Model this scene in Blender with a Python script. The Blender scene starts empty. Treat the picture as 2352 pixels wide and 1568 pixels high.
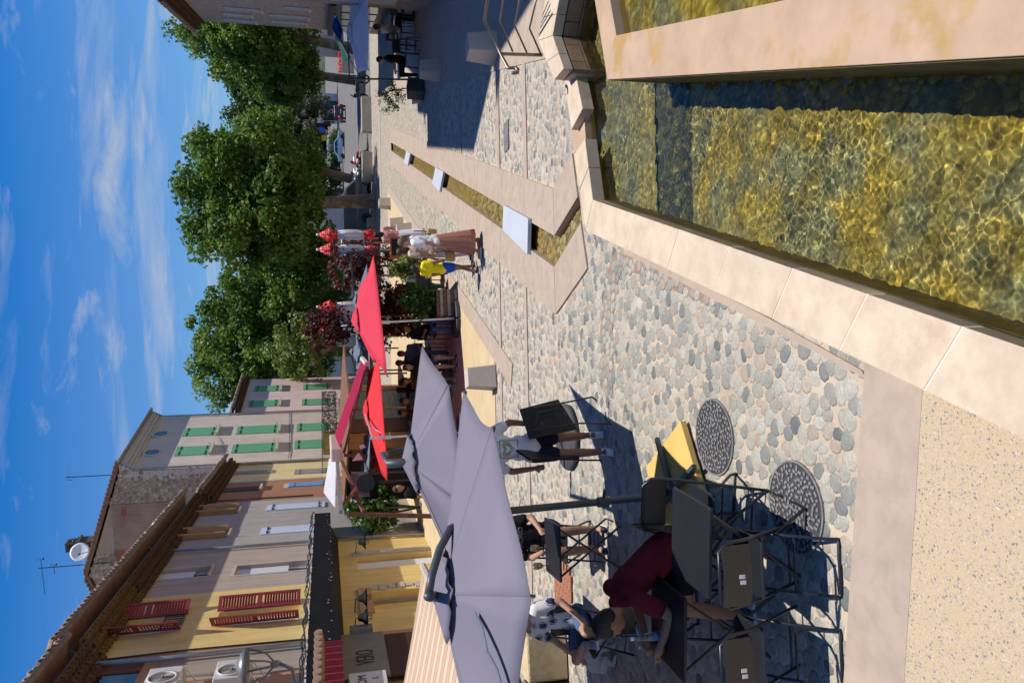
import bpy, bmesh, math, random
import numpy as np
from mathutils import Vector, Matrix, noise
from mathutils.geometry import delaunay_2d_cdt

# ------------------------------------------------------------------ camera, sky, sun, exposure
S = bpy.context.scene
COL = S.collection
PI = math.pi
rad = math.radians
CAM_H, PITCH, ROLL, FPX = 3.14, rad(13.42), -0.020, 1801.5
_f = Vector((0, math.cos(PITCH), -math.sin(PITCH)))
_d = Vector((0, -math.sin(PITCH), -math.cos(PITCH)))          # picture's long axis points down in the world
_r = Vector((1, 0, 0))
_X = _d * math.cos(ROLL) + _r * math.sin(ROLL)
_Y = _r * math.cos(ROLL) - _d * math.sin(ROLL)
cam_data = bpy.data.cameras.new('camera')
cam = bpy.data.objects.new('camera', cam_data)
COL.objects.link(cam)
cam.matrix_world = Matrix(((_X.x, _Y.x, -_f.x, 0), (_X.y, _Y.y, -_f.y, 0), (_X.z, _Y.z, -_f.z, CAM_H), (0, 0, 0, 1)))
cam_data.sensor_width = 36
cam_data.lens = 36 * FPX / 2352
cam_data.clip_start = 0.1
cam_data.clip_end = 3000
S.camera = cam
S.render.engine = 'CYCLES'
S.view_settings.view_transform = 'Standard'
S.view_settings.look = 'None'
S.view_settings.exposure = 0.12
S.view_settings.gamma = 1.0
S.view_settings.use_curve_mapping = False
S.cycles.use_denoising = True
S.cycles.max_bounces = 8
S.cycles.transparent_max_bounces = 12
S.cycles.sample_clamp_indirect = 6

SUNV = Vector((0.285, 0.0, 1.0)).normalized()                 # towards the sun: high, to the right
sun_data = bpy.data.lights.new('sun', 'SUN')
sun_data.energy = 5.0
sun_data.angle = rad(0.53)
sun_data.color = (1.0, 0.955, 0.88)
sun = bpy.data.objects.new('sun', sun_data)
COL.objects.link(sun)
sun.rotation_euler = SUNV.to_track_quat('Z', 'Y').to_euler()
sun.location = (20, -5, 60)

world = bpy.data.worlds.new('World')
S.world = world
world.use_nodes = True


def build_world():
    nt = world.node_tree
    N, L = nt.nodes, nt.links
    N.clear()
    out = N.new('ShaderNodeOutputWorld')
    bg = N.new('ShaderNodeBackground')
    bg.inputs['Strength'].default_value = 0.05
    sky = N.new('ShaderNodeTexSky')
    sky.sky_type = 'NISHITA'
    sky.sun_disc = False
    sky.sun_elevation = math.asin(SUNV.z)
    sky.sun_rotation = math.atan2(SUNV.x, SUNV.y)
    sky.altitude = 300
    sky.air_density = 1.0
    sky.dust_density = 0.15
    sky.ozone_density = 4.0
    tc = N.new('ShaderNodeTexCoord')
    sep = N.new('ShaderNodeSeparateXYZ')
    L.new(tc.outputs['Generated'], sep.inputs[0])
    # project the direction on a high flat layer so clouds shrink towards the horizon
    zz = N.new('ShaderNodeMath'); zz.operation = 'MAXIMUM'; zz.inputs[1].default_value = 0.0
    L.new(sep.outputs['Z'], zz.inputs[0])
    z2 = N.new('ShaderNodeMath'); z2.operation = 'ADD'; z2.inputs[1].default_value = 0.12
    L.new(zz.outputs[0], z2.inputs[0])
    dx = N.new('ShaderNodeMath'); dx.operation = 'DIVIDE'
    dy = N.new('ShaderNodeMath'); dy.operation = 'DIVIDE'
    L.new(sep.outputs['X'], dx.inputs[0]); L.new(z2.outputs[0], dx.inputs[1])
    L.new(sep.outputs['Y'], dy.inputs[0]); L.new(z2.outputs[0], dy.inputs[1])
    cmb = N.new('ShaderNodeCombineXYZ')
    L.new(dx.outputs[0], cmb.inputs[0]); L.new(dy.outputs[0], cmb.inputs[1])

    def cloud(scale, rot, stretch, lo, hi, detail, rough, loc):
        mp = N.new('ShaderNodeMapping')
        mp.inputs['Rotation'].default_value = (0, 0, rot)
        mp.inputs['Scale'].default_value = (stretch[0], stretch[1], 1)
        mp.inputs['Location'].default_value = loc
        L.new(cmb.outputs[0], mp.inputs[0])
        nz = N.new('ShaderNodeTexNoise')
        nz.inputs['Scale'].default_value = scale
        nz.inputs['Detail'].default_value = detail
        nz.inputs['Roughness'].default_value = rough
        nz.inputs['Distortion'].default_value = 0.5
        L.new(mp.outputs[0], nz.inputs['Vector'])
        mr = N.new('ShaderNodeMapRange')
        mr.inputs['From Min'].default_value = lo
        mr.inputs['From Max'].default_value = hi
        L.new(nz.outputs['Fac'], mr.inputs['Value'])
        return mr.outputs[0]

    a = cloud(0.8, 0.5, (1.0, 3.2), 0.53, 0.82, 10, 0.58, (3.1, 7.7, 0))
    b = cloud(2.1, 0.2, (1.0, 1.3), 0.545, 0.70, 12, 0.58, (11.3, 2.4, 0))
    b2 = N.new('ShaderNodeMath'); b2.operation = 'MULTIPLY'; b2.inputs[1].default_value = 0.8
    L.new(b, b2.inputs[0])
    mx = N.new('ShaderNodeMath'); mx.operation = 'MAXIMUM'
    L.new(a, mx.inputs[0]); L.new(b2.outputs[0], mx.inputs[1])
    # a veil that thickens evenly all round towards the horizon
    veil = N.new('ShaderNodeMapRange')
    veil.inputs['From Min'].default_value = 0.36; veil.inputs['From Max'].default_value = 0.02
    veil.inputs['To Min'].default_value = 0.0; veil.inputs['To Max'].default_value = 0.5
    L.new(sep.outputs['Z'], veil.inputs['Value'])
    ad = N.new('ShaderNodeMath'); ad.operation = 'MULTIPLY_ADD'; ad.use_clamp = True
    ad.inputs[1].default_value = 0.8
    L.new(mx.outputs[0], ad.inputs[0]); L.new(veil.outputs[0], ad.inputs[2])
    hs = N.new('ShaderNodeHueSaturation')
    hs.inputs['Saturation'].default_value = 1.85
    hs.inputs['Hue'].default_value = 0.509
    hs.inputs['Value'].default_value = 2.3
    L.new(sky.outputs[0], hs.inputs['Color'])
    mix = N.new('ShaderNodeMix'); mix.data_type = 'RGBA'
    mix.inputs['B'].default_value = (9.0, 10.0, 11.6, 1)
    L.new(ad.outputs[0], mix.inputs['Factor'])
    L.new(hs.outputs[0], mix.inputs['A'])
    L.new(mix.outputs['Result'], bg.inputs['Color'])
    L.new(bg.outputs[0], out.inputs[0])


build_world()

# ------------------------------------------------------------------ measuring: points of the place from the photograph's geometry
CP = Vector((0, 0, CAM_H))


def ray(x, y):
    return _f * FPX + _X * (x - 1176) + _Y * (784 - y)


def G(x, y, z=0.0):
    r = ray(x, y)
    t = (z - CAM_H) / r.z
    return CP + r * t


def AT(x, y, Y):
    r = ray(x, y)
    return CP + r * (Y / r.y)


def FIX(x, y, z=0.4):
    """a spot first measured with a level horizon, corrected for the camera's slight tilt"""
    d = CAM_H - z
    v = (1752.4 * d - 418.2 * y) / (0.9727 * y + 0.2321 * d)
    t = y / (1752.4 - 0.2321 * v)
    p = G(1176 + v, 784 - x / t, z)
    return p.x, p.y


def crop(x0, y0, s):
    return lambda x, y: ((x0 + x / s) / 1.46939, (y0 + y / s) / 1.46939)


# ------------------------------------------------------------------ mesh helpers
class MB:
    def __init__(self):
        self.v, self.f, self.mi = [], [], None

    def add(self, vs, fs):
        o = len(self.v)
        self.v.extend(tuple(p) for p in vs)
        self.f.extend(tuple(i + o for i in f) for f in fs)
        return self

    def box(self, c, s, rz=0.0, M=None):
        x, y, z = s[0] / 2, s[1] / 2, s[2] / 2
        vs = [Vector((a * x, b * y, d * z)) for d in (-1, 1) for b in (-1, 1) for a in (-1, 1)]
        if M is None:
            M = Matrix.Rotation(rz, 3, 'Z') if rz else None
        if M is not None:
            vs = [M @ p for p in vs]
        c = Vector(c)
        return self.add([p + c for p in vs], [(0, 2, 3, 1), (4, 5, 7, 6), (0, 1, 5, 4), (2, 6, 7, 3), (0, 4, 6, 2), (1, 3, 7, 5)])

    def bx(self, x0, x1, y0, y1, z0, z1):
        return self.box(((x0 + x1) / 2, (y0 + y1) / 2, (z0 + z1) / 2), (abs(x1 - x0), abs(y1 - y0), abs(z1 - z0)))

    def poly(self, pts):
        return self.add(pts, [tuple(range(len(pts)))])

    def prism(self, pts, z0, z1):
        n = len(pts)
        a = sum(pts[i][0] * pts[(i + 1) % n][1] - pts[(i + 1) % n][0] * pts[i][1] for i in range(n))
        pts = list(pts) if a > 0 else list(pts)[::-1]
        vs = [(p[0], p[1], z0) for p in pts] + [(p[0], p[1], z1) for p in pts]
        fs = [tuple(range(n - 1, -1, -1)), tuple(range(n, 2 * n))]
        fs += [(i, (i + 1) % n, n + (i + 1) % n, n + i) for i in range(n)]
        return self.add(vs, fs)

    def extrude(self, pts, off):
        n = len(pts)
        off = Vector(off)
        vs = [Vector(p) for p in pts] + [Vector(p) + off for p in pts]
        fs = [tuple(range(n - 1, -1, -1)), tuple(range(n, 2 * n))]
        fs += [(i, (i + 1) % n, n + (i + 1) % n, n + i) for i in range(n)]
        return self.add(vs, fs)

    def tube(self, pts, r, n=8, closed=False, cap=True):
        pts = [Vector(p) for p in pts]
        m = len(pts)
        rs = r if isinstance(r, (list, tuple)) else [r] * m
        o = len(self.v)
        up = None
        for i, p in enumerate(pts):
            if closed:
                t = pts[(i + 1) % m] - pts[i - 1]
            else:
                t = pts[min(i + 1, m - 1)] - pts[max(i - 1, 0)]
            t = t.normalized() if t.length > 1e-9 else Vector((0, 0, 1))
            if up is None:
                up = t.orthogonal().normalized()
            up = (up - t * up.dot(t))
            up = up.normalized() if up.length > 1e-6 else t.orthogonal().normalized()
            b = t.cross(up)
            for k in range(n):
                a = 2 * PI * k / n
                self.v.append(tuple(p + (up * math.cos(a) + b * math.sin(a)) * rs[i]))
        for i in range(m if closed else m - 1):
            j = (i + 1) % m
            for k in range(n):
                k2 = (k + 1) % n
                self.f.append((o + i * n + k, o + i * n + k2, o + j * n + k2, o + j * n + k))
        if cap and not closed:
            self.f.append(tuple(o + k for k in range(n - 1, -1, -1)))
            self.f.append(tuple(o + (m - 1) * n + k for k in range(n)))
        return self

    def lathe(self, prof, n=16, c=(0, 0, 0), sx=1, sy=1):
        o = len(self.v)
        for (r, z) in prof:
            for k in range(n):
                a = 2 * PI * k / n
                self.v.append((c[0] + r * sx * math.cos(a), c[1] + r * sy * math.sin(a), c[2] + z))
        for i in range(len(prof) - 1):
            for k in range(n):
                k2 = (k + 1) % n
                self.f.append((o + i * n + k, o + i * n + k2, o + (i + 1) * n + k2, o + (i + 1) * n + k))
        self.f.append(tuple(o + k for k in range(n - 1, -1, -1)))
        q = o + (len(prof) - 1) * n
        self.f.append(tuple(q + k for k in range(n)))
        return self

    def ball(self, c, r, seg=12, rings=8, M=None):
        r = (r, r, r) if not isinstance(r, (tuple, list, Vector)) else r
        vs, fs = [], []
        for i in range(1, rings):
            th = PI * i / rings
            for k in range(seg):
                ph = 2 * PI * k / seg
                vs.append(Vector((r[0] * math.sin(th) * math.cos(ph), r[1] * math.sin(th) * math.sin(ph), r[2] * math.cos(th))))
        nb = len(vs)
        vs += [Vector((0, 0, r[2])), Vector((0, 0, -r[2]))]
        for i in range(rings - 2):
            for k in range(seg):
                k2 = (k + 1) % seg
                fs.append((i * seg + k, (i + 1) * seg + k, (i + 1) * seg + k2, i * seg + k2))
        for k in range(seg):
            k2 = (k + 1) % seg
            fs.append((nb, k, k2))
            fs.append((nb + 1, (rings - 2) * seg + k2, (rings - 2) * seg + k))
        if M is not None:
            vs = [M @ p for p in vs]
        c = Vector(c)
        return self.add([p + c for p in vs], fs)

    def xf(self, M):
        self.v = [tuple(M @ Vector(p)) for p in self.v]
        return self

    def mesh(self, name, mat=None, smooth=False):
        me = bpy.data.meshes.new(name)
        me.from_pydata(self.v, [], self.f)
        if mat is not None:
            me.materials.append(mat)
        if smooth:
            me.polygons.foreach_set('use_smooth', [True] * len(me.polygons))
        me.update()
        return me

    def build(self, name, mat=None, parent=None, smooth=False, loc=None, rz=0.0, bevel=0.0):
        o = link(name, self.mesh(name, mat, smooth), parent)
        if loc is not None:
            o.location = loc
        if rz:
            o.rotation_euler = (0, 0, rz)
        if bevel:
            m = o.modifiers.new('bevel', 'BEVEL')
            m.width = bevel
            m.segments = 2
            m.limit_method = 'ANGLE'
        return o


def link(name, data, parent=None):
    o = bpy.data.objects.new(name, data)
    COL.objects.link(o)
    if parent is not None:
        o.parent = parent
    return o


def tag(o, label, cat, group=None):
    o['label'] = label
    o['category'] = cat
    if group:
        o['group'] = group
    return o


def thing(name, label, cat, loc=(0, 0, 0), rz=0.0, group=None):
    o = link(name, None)
    o.empty_display_size = 0.2
    o.location = loc
    o.rotation_euler = (0, 0, rz)
    return tag(o, label, cat, group)


def structure(o):
    o['kind'] = 'structure'
    return o


def stuff(o):
    o['kind'] = 'stuff'
    return o


def dup(root, loc, rz=0.0, label=None, group=None, scale=None):
    kids = {}
    for ob in COL.objects:
        if ob.parent is not None:
            kids.setdefault(ob.parent.name, []).append(ob)

    def rec(o, par):
        c = o.copy()
        COL.objects.link(c)
        if par is not None:
            c.parent = par
        for ch in kids.get(o.name, ()):
            rec(ch, c)
        return c
    r = rec(root, None)
    r.location = loc
    r.rotation_euler = (0, 0, rz)
    if scale:
        r.scale = scale if isinstance(scale, (tuple, list)) else (scale,) * 3
    if label:
        r['label'] = label
    if group:
        r['group'] = group
    return r


# ------------------------------------------------------------------ materials
def ramp(nt, stops, interp='LINEAR'):
    r = nt.nodes.new('ShaderNodeValToRGB')
    r.color_ramp.interpolation = interp
    el = r.color_ramp.elements
    while len(el) < len(stops):
        el.new(0.5)
    for e, (p, c) in zip(el, stops):
        e.position = p
        e.color = (c[0], c[1], c[2], 1)
    return r


def mat(name, col, rough=0.7, var=0.12, scale=6.0, bump=0.15, bscale=60.0, metal=0.0, spec=0.4, col2=None, mix=(0.45, 0.65),
        mscale=3.0, grain=0.0, gscale=200.0, trans=0.0, stretch=(1, 1, 1), coat=0.0, streak=0.0):
    """plain surface: base colour with soft mottling, an optional second stain colour, fine grain and relief"""
    m = bpy.data.materials.new(name)
    m.use_nodes = True
    nt = m.node_tree
    N, L = nt.nodes, nt.links
    b = N['Principled BSDF']
    b.inputs['Roughness'].default_value = rough
    b.inputs['Metallic'].default_value = metal
    b.inputs['Specular IOR Level'].default_value = spec
    b.inputs['Coat Weight'].default_value = coat
    tc = N.new('ShaderNodeTexCoord')
    mp = N.new('ShaderNodeMapping')
    mp.inputs['Scale'].default_value = stretch
    L.new(tc.outputs['Object'], mp.inputs[0])
    nz = N.new('ShaderNodeTexNoise')
    nz.inputs['Scale'].default_value = scale
    nz.inputs['Detail'].default_value = 8
    L.new(mp.outputs[0], nz.inputs['Vector'])
    lo = tuple(c * (1 - var) for c in col)
    hi = tuple(min(1, c * (1 + var)) for c in col)
    rp = ramp(nt, [(0.3, lo), (0.7, hi)])
    L.new(nz.outputs['Fac'], rp.inputs[0])
    cur = rp.outputs[0]
    if col2 is not None:
        n2 = N.new('ShaderNodeTexNoise')
        n2.inputs['Scale'].default_value = mscale
        n2.inputs['Detail'].default_value = 9
        n2.inputs['Roughness'].default_value = 0.62
        L.new(mp.outputs[0], n2.inputs['Vector'])
        mr = N.new('ShaderNodeMapRange')
        mr.inputs['From Min'].default_value = mix[0]
        mr.inputs['From Max'].default_value = mix[1]
        L.new(n2.outputs['Fac'], mr.inputs['Value'])
        mxn = N.new('ShaderNodeMix'); mxn.data_type = 'RGBA'
        mxn.inputs['B'].default_value = (*col2, 1)
        L.new(mr.outputs[0], mxn.inputs['Factor'])
        L.new(cur, mxn.inputs['A'])
        cur = mxn.outputs['Result']
    if grain:
        n3 = N.new('ShaderNodeTexNoise')
        n3.inputs['Scale'].default_value = gscale
        n3.inputs['Detail'].default_value = 2
        L.new(tc.outputs['Object'], n3.inputs['Vector'])
        mr = N.new('ShaderNodeMapRange')
        mr.inputs['From Min'].default_value = 0.3
        mr.inputs['From Max'].default_value = 0.7
        mr.inputs['To Min'].default_value = 1 - grain
        mr.inputs['To Max'].default_value = 1 + grain
        L.new(n3.outputs['Fac'], mr.inputs['Value'])
        mu = N.new('ShaderNodeMix'); mu.data_type = 'RGBA'; mu.blend_type = 'MULTIPLY'
        mu.inputs['Factor'].default_value = 1
        L.new(cur, mu.inputs['A'])
        L.new(mr.outputs[0], mu.inputs['B'])
        cur = mu.outputs['Result']
    if streak:
        ms_ = N.new('ShaderNodeMapping'); ms_.inputs['Scale'].default_value = (3.0, 3.0, 0.22)
        L.new(tc.outputs['Object'], ms_.inputs[0])
        n5 = N.new('ShaderNodeTexNoise'); n5.inputs['Scale'].default_value = 1.6; n5.inputs['Detail'].default_value = 3; n5.inputs['Roughness'].default_value = 0.65
        L.new(ms_.outputs[0], n5.inputs['Vector'])
        mr = N.new('ShaderNodeMapRange'); mr.inputs['From Min'].default_value = 0.32; mr.inputs['From Max'].default_value = 0.58
        mr.inputs['To Min'].default_value = 1 - streak
        L.new(n5.outputs['Fac'], mr.inputs['Value'])
        mu = N.new('ShaderNodeMix'); mu.data_type = 'RGBA'; mu.blend_type = 'MULTIPLY'; mu.inputs['Factor'].default_value = 1
        L.new(cur, mu.inputs['A']); L.new(mr.outputs[0], mu.inputs['B'])
        cur = mu.outputs['Result']
    L.new(cur, b.inputs['Base Color'])
    if bump:
        n4 = N.new('ShaderNodeTexNoise')
        n4.inputs['Scale'].default_value = bscale
        n4.inputs['Detail'].default_value = 5
        L.new(mp.outputs[0], n4.inputs['Vector'])
        bp = N.new('ShaderNodeBump')
        bp.inputs['Strength'].default_value = bump
        bp.inputs['Distance'].default_value = 0.02
        L.new(n4.outputs['Fac'], bp.inputs['Height'])
        L.new(bp.outputs[0], b.inputs['Normal'])
    if trans:
        out = N['Material Output']
        tr = N.new('ShaderNodeBsdfTranslucent')
        L.new(cur, tr.inputs['Color'])
        ms = N.new('ShaderNodeMixShader')
        ms.inputs[0].default_value = trans
        L.new(b.outputs[0], ms.inputs[1]); L.new(tr.outputs[0], ms.inputs[2])
        L.new(ms.outputs[0], out.inputs['Surface'])
    return m


def mat_attr(name, stops, rough=0.6, spec=0.4, bump=0.1, bscale=80, speck=0.15, sscale=60, trans=0.0, interp='LINEAR'):
    """colour picked per piece from the 'rnd' attribute"""
    m = bpy.data.materials.new(name)
    m.use_nodes = True
    nt = m.node_tree
    N, L = nt.nodes, nt.links
    b = N['Principled BSDF']
    b.inputs['Roughness'].default_value = rough
    b.inputs['Specular IOR Level'].default_value = spec
    at = N.new('ShaderNodeAttribute'); at.attribute_name = 'rnd'
    rp = ramp(nt, stops, interp)
    L.new(at.outputs['Fac'], rp.inputs[0])
    tc = N.new('ShaderNodeTexCoord')
    nz = N.new('ShaderNodeTexNoise')
    nz.inputs['Scale'].default_value = sscale
    nz.inputs['Detail'].default_value = 6
    L.new(tc.outputs['Object'], nz.inputs['Vector'])
    mr = N.new('ShaderNodeMapRange')
    mr.inputs['From Min'].default_value = 0.25; mr.inputs['From Max'].default_value = 0.75
    mr.inputs['To Min'].default_value = 1 - speck; mr.inputs['To Max'].default_value = 1 + speck
    L.new(nz.outputs['Fac'], mr.inputs['Value'])
    mu = N.new('ShaderNodeMix'); mu.data_type = 'RGBA'; mu.blend_type = 'MULTIPLY'
    mu.inputs['Factor'].default_value = 1
    L.new(rp.outputs[0], mu.inputs['A']); L.new(mr.outputs[0], mu.inputs['B'])
    L.new(mu.outputs['Result'], b.inputs['Base Color'])
    if bump:
        bp = N.new('ShaderNodeBump')
        bp.inputs['Strength'].default_value = bump
        bp.inputs['Distance'].default_value = 0.01
        n4 = N.new('ShaderNodeTexNoise'); n4.inputs['Scale'].default_value = bscale
        L.new(tc.outputs['Object'], n4.inputs['Vector'])
        L.new(n4.outputs['Fac'], bp.inputs['Height'])
        L.new(bp.outputs[0], b.inputs['Normal'])
    if trans:
        out = N['Material Output']
        tr = N.new('ShaderNodeBsdfTranslucent')
        L.new(mu.outputs['Result'], tr.inputs['Color'])
        ms = N.new('ShaderNodeMixShader'); ms.inputs[0].default_value = trans
        L.new(b.outputs[0], ms.inputs[1]); L.new(tr.outputs[0], ms.inputs[2])
        L.new(ms.outputs[0], out.inputs['Surface'])
    return m


def np_mesh(name, V, F, material, rnd=None, smooth=True):
    """mesh from numpy arrays (F: rows of 3 or 4 indices), with an optional per-vertex value 'rnd'"""
    me = bpy.data.meshes.new(name)
    nv, nf, k = len(V), len(F), F.shape[1]
    me.vertices.add(nv)
    me.vertices.foreach_set('co', np.ascontiguousarray(V, dtype=np.float32).ravel())
    me.loops.add(nf * k)
    me.loops.foreach_set('vertex_index', np.ascontiguousarray(F, dtype=np.int32).ravel())
    me.polygons.add(nf)
    me.polygons.foreach_set('loop_start', np.arange(0, nf * k, k, dtype=np.int32))
    me.update(calc_edges=True)
    me.validate()
    if smooth:
        me.polygons.foreach_set('use_smooth', [True] * nf)
    if rnd is not None:
        a = me.attributes.new('rnd', 'FLOAT', 'POINT')
        a.data.foreach_set('value', np.ascontiguousarray(rnd, dtype=np.float32))
    me.materials.append(material)
    return me


def inside(P, poly):
    """points in a polygon, vectorised"""
    x, y = P[..., 0], P[..., 1]
    r = np.zeros(x.shape, bool)
    n = len(poly)
    for i in range(n):
        x0, y0 = poly[i][0], poly[i][1]
        x1, y1 = poly[(i + 1) % n][0], poly[(i + 1) % n][1]
        if y0 == y1:
            continue
        c = ((y0 > y) != (y1 > y)) & (x < (x1 - x0) * (y - y0) / (y1 - y0) + x0)
        r ^= c
    return r


def stones(x0, x1, y0, y1, s, keep, seed, K=11, gap=0.86, hmin=0.008, hmax=0.016, base=-0.01, drop=0.12, jit=0.36, aniso=1.0, rings=2, ay=0.9):
    """rounded stones filling a field: jittered points, each grown to its neighbours' halfway lines and rounded off"""
    g = np.random.default_rng(seed)
    sy = s * ay
    nx, ny = int((x1 - x0) / s) + 1, int((y1 - y0) / sy) + 1
    ii, jj = np.meshgrid(np.arange(nx), np.arange(ny), indexing='ij')
    X = x0 + (ii + 0.5 * (jj % 2)) * s + g.uniform(-jit, jit, ii.shape) * s
    Y = y0 + jj * sy + g.uniform(-jit, jit, ii.shape) * sy
    dead = g.random(ii.shape) < drop
    X[dead] = 1e5 + g.random(int(dead.sum())) * 1e5
    C = np.stack([X, Y], -1)
    pad = 2
    XP = np.pad(X, pad, constant_values=1e6); YP = np.pad(Y, pad, constant_values=1e6)
    ok = ~dead
    if keep is not None:
        ok &= keep(C)
    idx = np.argwhere(ok)
    cx, cy = X[ok], Y[ok]
    n = len(cx)
    th = g.uniform(0, 2 * PI, n)[:, None] + np.arange(K)[None, :] * 2 * PI / K
    ct, st = np.cos(th), np.sin(th) * aniso
    R = np.full((n, K), s * 0.95)
    for di in range(-2, 3):
        for dj in range(-2, 3):
            if di == 0 and dj == 0:
                continue
            ex = XP[idx[:, 0] + pad + di, idx[:, 1] + pad + dj] - cx
            ey = YP[idx[:, 0] + pad + di, idx[:, 1] + pad + dj] - cy
            d = np.hypot(ex, ey)
            cs = (ct * ex[:, None] + st * ey[:, None]) / d[:, None]
            lim = np.where(cs > 0.05, (d[:, None] / 2) / np.maximum(cs, 0.05), 9e9)
            R = np.minimum(R, lim)
    R = (R + 0.5 * np.roll(R, 1, 1) + 0.5 * np.roll(R, -1, 1)) / 2
    mid = np.median(R, 1, keepdims=True)
    R = np.minimum(R, mid * 1.75)
    R = R * gap * g.uniform(0.92, 1.0, (n, 1))
    h = g.uniform(hmin, hmax, n)
    rr = [(1.0, None), (0.95, 0.7), (0.7, 0.98)] if rings == 2 else [(1.0, None), (0.8, 0.8)]
    per = K * len(rr) + 1
    V = np.zeros((n, per, 3), np.float32)
    tilt = g.normal(0, 0.02, (n, 2))
    for q, (f, hz) in enumerate(rr):
        px, py = R * f * ct, R * f * np.sin(th)
        V[:, q * K:(q + 1) * K, 0] = cx[:, None] + px
        V[:, q * K:(q + 1) * K, 1] = cy[:, None] + py
        V[:, q * K:(q + 1) * K, 2] = base if hz is None else h[:, None] * hz + px * tilt[:, :1] + py * tilt[:, 1:]
    V[:, -1, 0], V[:, -1, 1], V[:, -1, 2] = cx, cy, h
    F = []
    for q in range(len(rr) - 1):
        for k in range(K):
            k2 = (k + 1) % K
            F += [(q * K + k, q * K + k2, (q + 1) * K + k2), (q * K + k, (q + 1) * K + k2, (q + 1) * K + k)]
    q = len(rr) - 1
    for k in range(K):
        F.append((q * K + k, q * K + (k + 1) % K, per - 1))
    return np.stack([cx, cy], 1), V, np.array(F, np.int32), g.random(n)


def stones_mesh(name, V, F, rnd, material):
    n, per, _ = V.shape
    allF = (F[None] + (np.arange(n) * per)[:, None, None]).reshape(-1, 3)
    return np_mesh(name, V.reshape(-1, 3), allF, material, np.repeat(rnd, per))
# ------------------------------------------------------------------ ground, paving, rill and pool
STONE_STOPS = [(0.0, (0.125, 0.13, 0.125)), (0.08, (0.195, 0.2, 0.185)), (0.26, (0.285, 0.27, 0.228)), (0.48, (0.345, 0.322, 0.262)),
               (0.66, (0.385, 0.36, 0.305)), (0.78, (0.44, 0.39, 0.315)), (0.88, (0.34, 0.265, 0.205)), (0.95, (0.28, 0.285, 0.245)), (1.0, (0.50, 0.46, 0.38))]
m_stone = mat_attr('river_stone', STONE_STOPS, rough=0.55, spec=0.4, bump=0.15, bscale=120, speck=0.22, sscale=45)
m_mortar = mat('mortar', (0.50, 0.405, 0.30), rough=0.95, var=0.1, scale=3, bump=0.35, bscale=160, col2=(0.41, 0.325, 0.24), mscale=1.2, grain=0.12, gscale=260)
m_mortar_dark = mat('dark_mortar', (0.30, 0.20, 0.135), rough=0.95, var=0.15, bump=0.3, bscale=160)
m_band = mat('smooth_concrete', (0.41, 0.32, 0.25), rough=0.85, var=0.07, scale=2.5, bump=0.12, bscale=220, col2=(0.40, 0.32, 0.26), mscale=1.6, mix=(0.5, 0.75), grain=0.1, gscale=260, streak=0.14)
m_terrace = mat('yellow_screed', (0.52, 0.40, 0.235), rough=0.9, var=0.08, scale=2, bump=0.25, bscale=260, grain=0.16, gscale=180)
m_coping = mat('limestone', (0.60, 0.48, 0.35), rough=0.75, var=0.1, scale=3, bump=0.2, bscale=260, col2=(0.53, 0.405, 0.28), mscale=3.5, mix=(0.5, 0.7), grain=0.12, gscale=300, streak=0.12)
m_coping2 = mat('iron_stained_limestone', (0.46, 0.315, 0.21), rough=0.7, var=0.08, scale=3, bump=0.12, bscale=240, col2=(0.43, 0.265, 0.10), mscale=1.6, mix=(0.55, 0.64), grain=0.1, gscale=300, streak=0.1)
m_wallblock = mat('sandstone_block', (0.33, 0.20, 0.125), rough=0.85, var=0.15, scale=5, bump=0.3, bscale=140, col2=(0.24, 0.16, 0.09), mscale=3)
m_asphalt = mat('asphalt', (0.14, 0.13, 0.118), rough=0.95, var=0.15, scale=1.2, bump=0.2, bscale=120, col2=(0.18, 0.165, 0.145), mscale=0.5)


def mat_far_cobbles():
    """paving past the modelled stones, with the same stones and mortar as colour and relief"""
    m = mat('far_paving', (0.5, 0.4, 0.3), rough=0.85, bump=0)
    nt = m.node_tree
    N, L = nt.nodes, nt.links
    b = N['Principled BSDF']
    tc = N.new('ShaderNodeTexCoord')
    v1 = N.new('ShaderNodeTexVoronoi'); v1.feature = 'DISTANCE_TO_EDGE'; v1.inputs['Scale'].default_value = 8.2
    v2 = N.new('ShaderNodeTexVoronoi'); v2.inputs['Scale'].default_value = 8.2
    L.new(tc.outputs['Object'], v1.inputs['Vector']); L.new(tc.outputs['Object'], v2.inputs['Vector'])
    sp = N.new('ShaderNodeSeparateColor'); L.new(v2.outputs['Color'], sp.inputs[0])
    rp = ramp(nt, STONE_STOPS); L.new(sp.outputs[0], rp.inputs[0])
    mr = N.new('ShaderNodeMapRange'); mr.inputs['From Min'].default_value = 0.05; mr.inputs['From Max'].default_value = 0.09
    L.new(v1.outputs['Distance'], mr.inputs['Value'])
    mx = N.new('ShaderNodeMix'); mx.data_type = 'RGBA'
    mx.inputs['A'].default_value = (0.42, 0.33, 0.24, 1)
    L.new(mr.outputs[0], mx.inputs['Factor']); L.new(rp.outputs[0], mx.inputs['B'])
    L.new(mx.outputs['Result'], b.inputs['Base Color'])
    bp = N.new('ShaderNodeBump'); bp.inputs['Strength'].default_value = 0.6; bp.inputs['Distance'].default_value = 0.03
    L.new(mr.outputs[0], bp.inputs['Height']); L.new(bp.outputs[0], b.inputs['Normal'])
    return m


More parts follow.
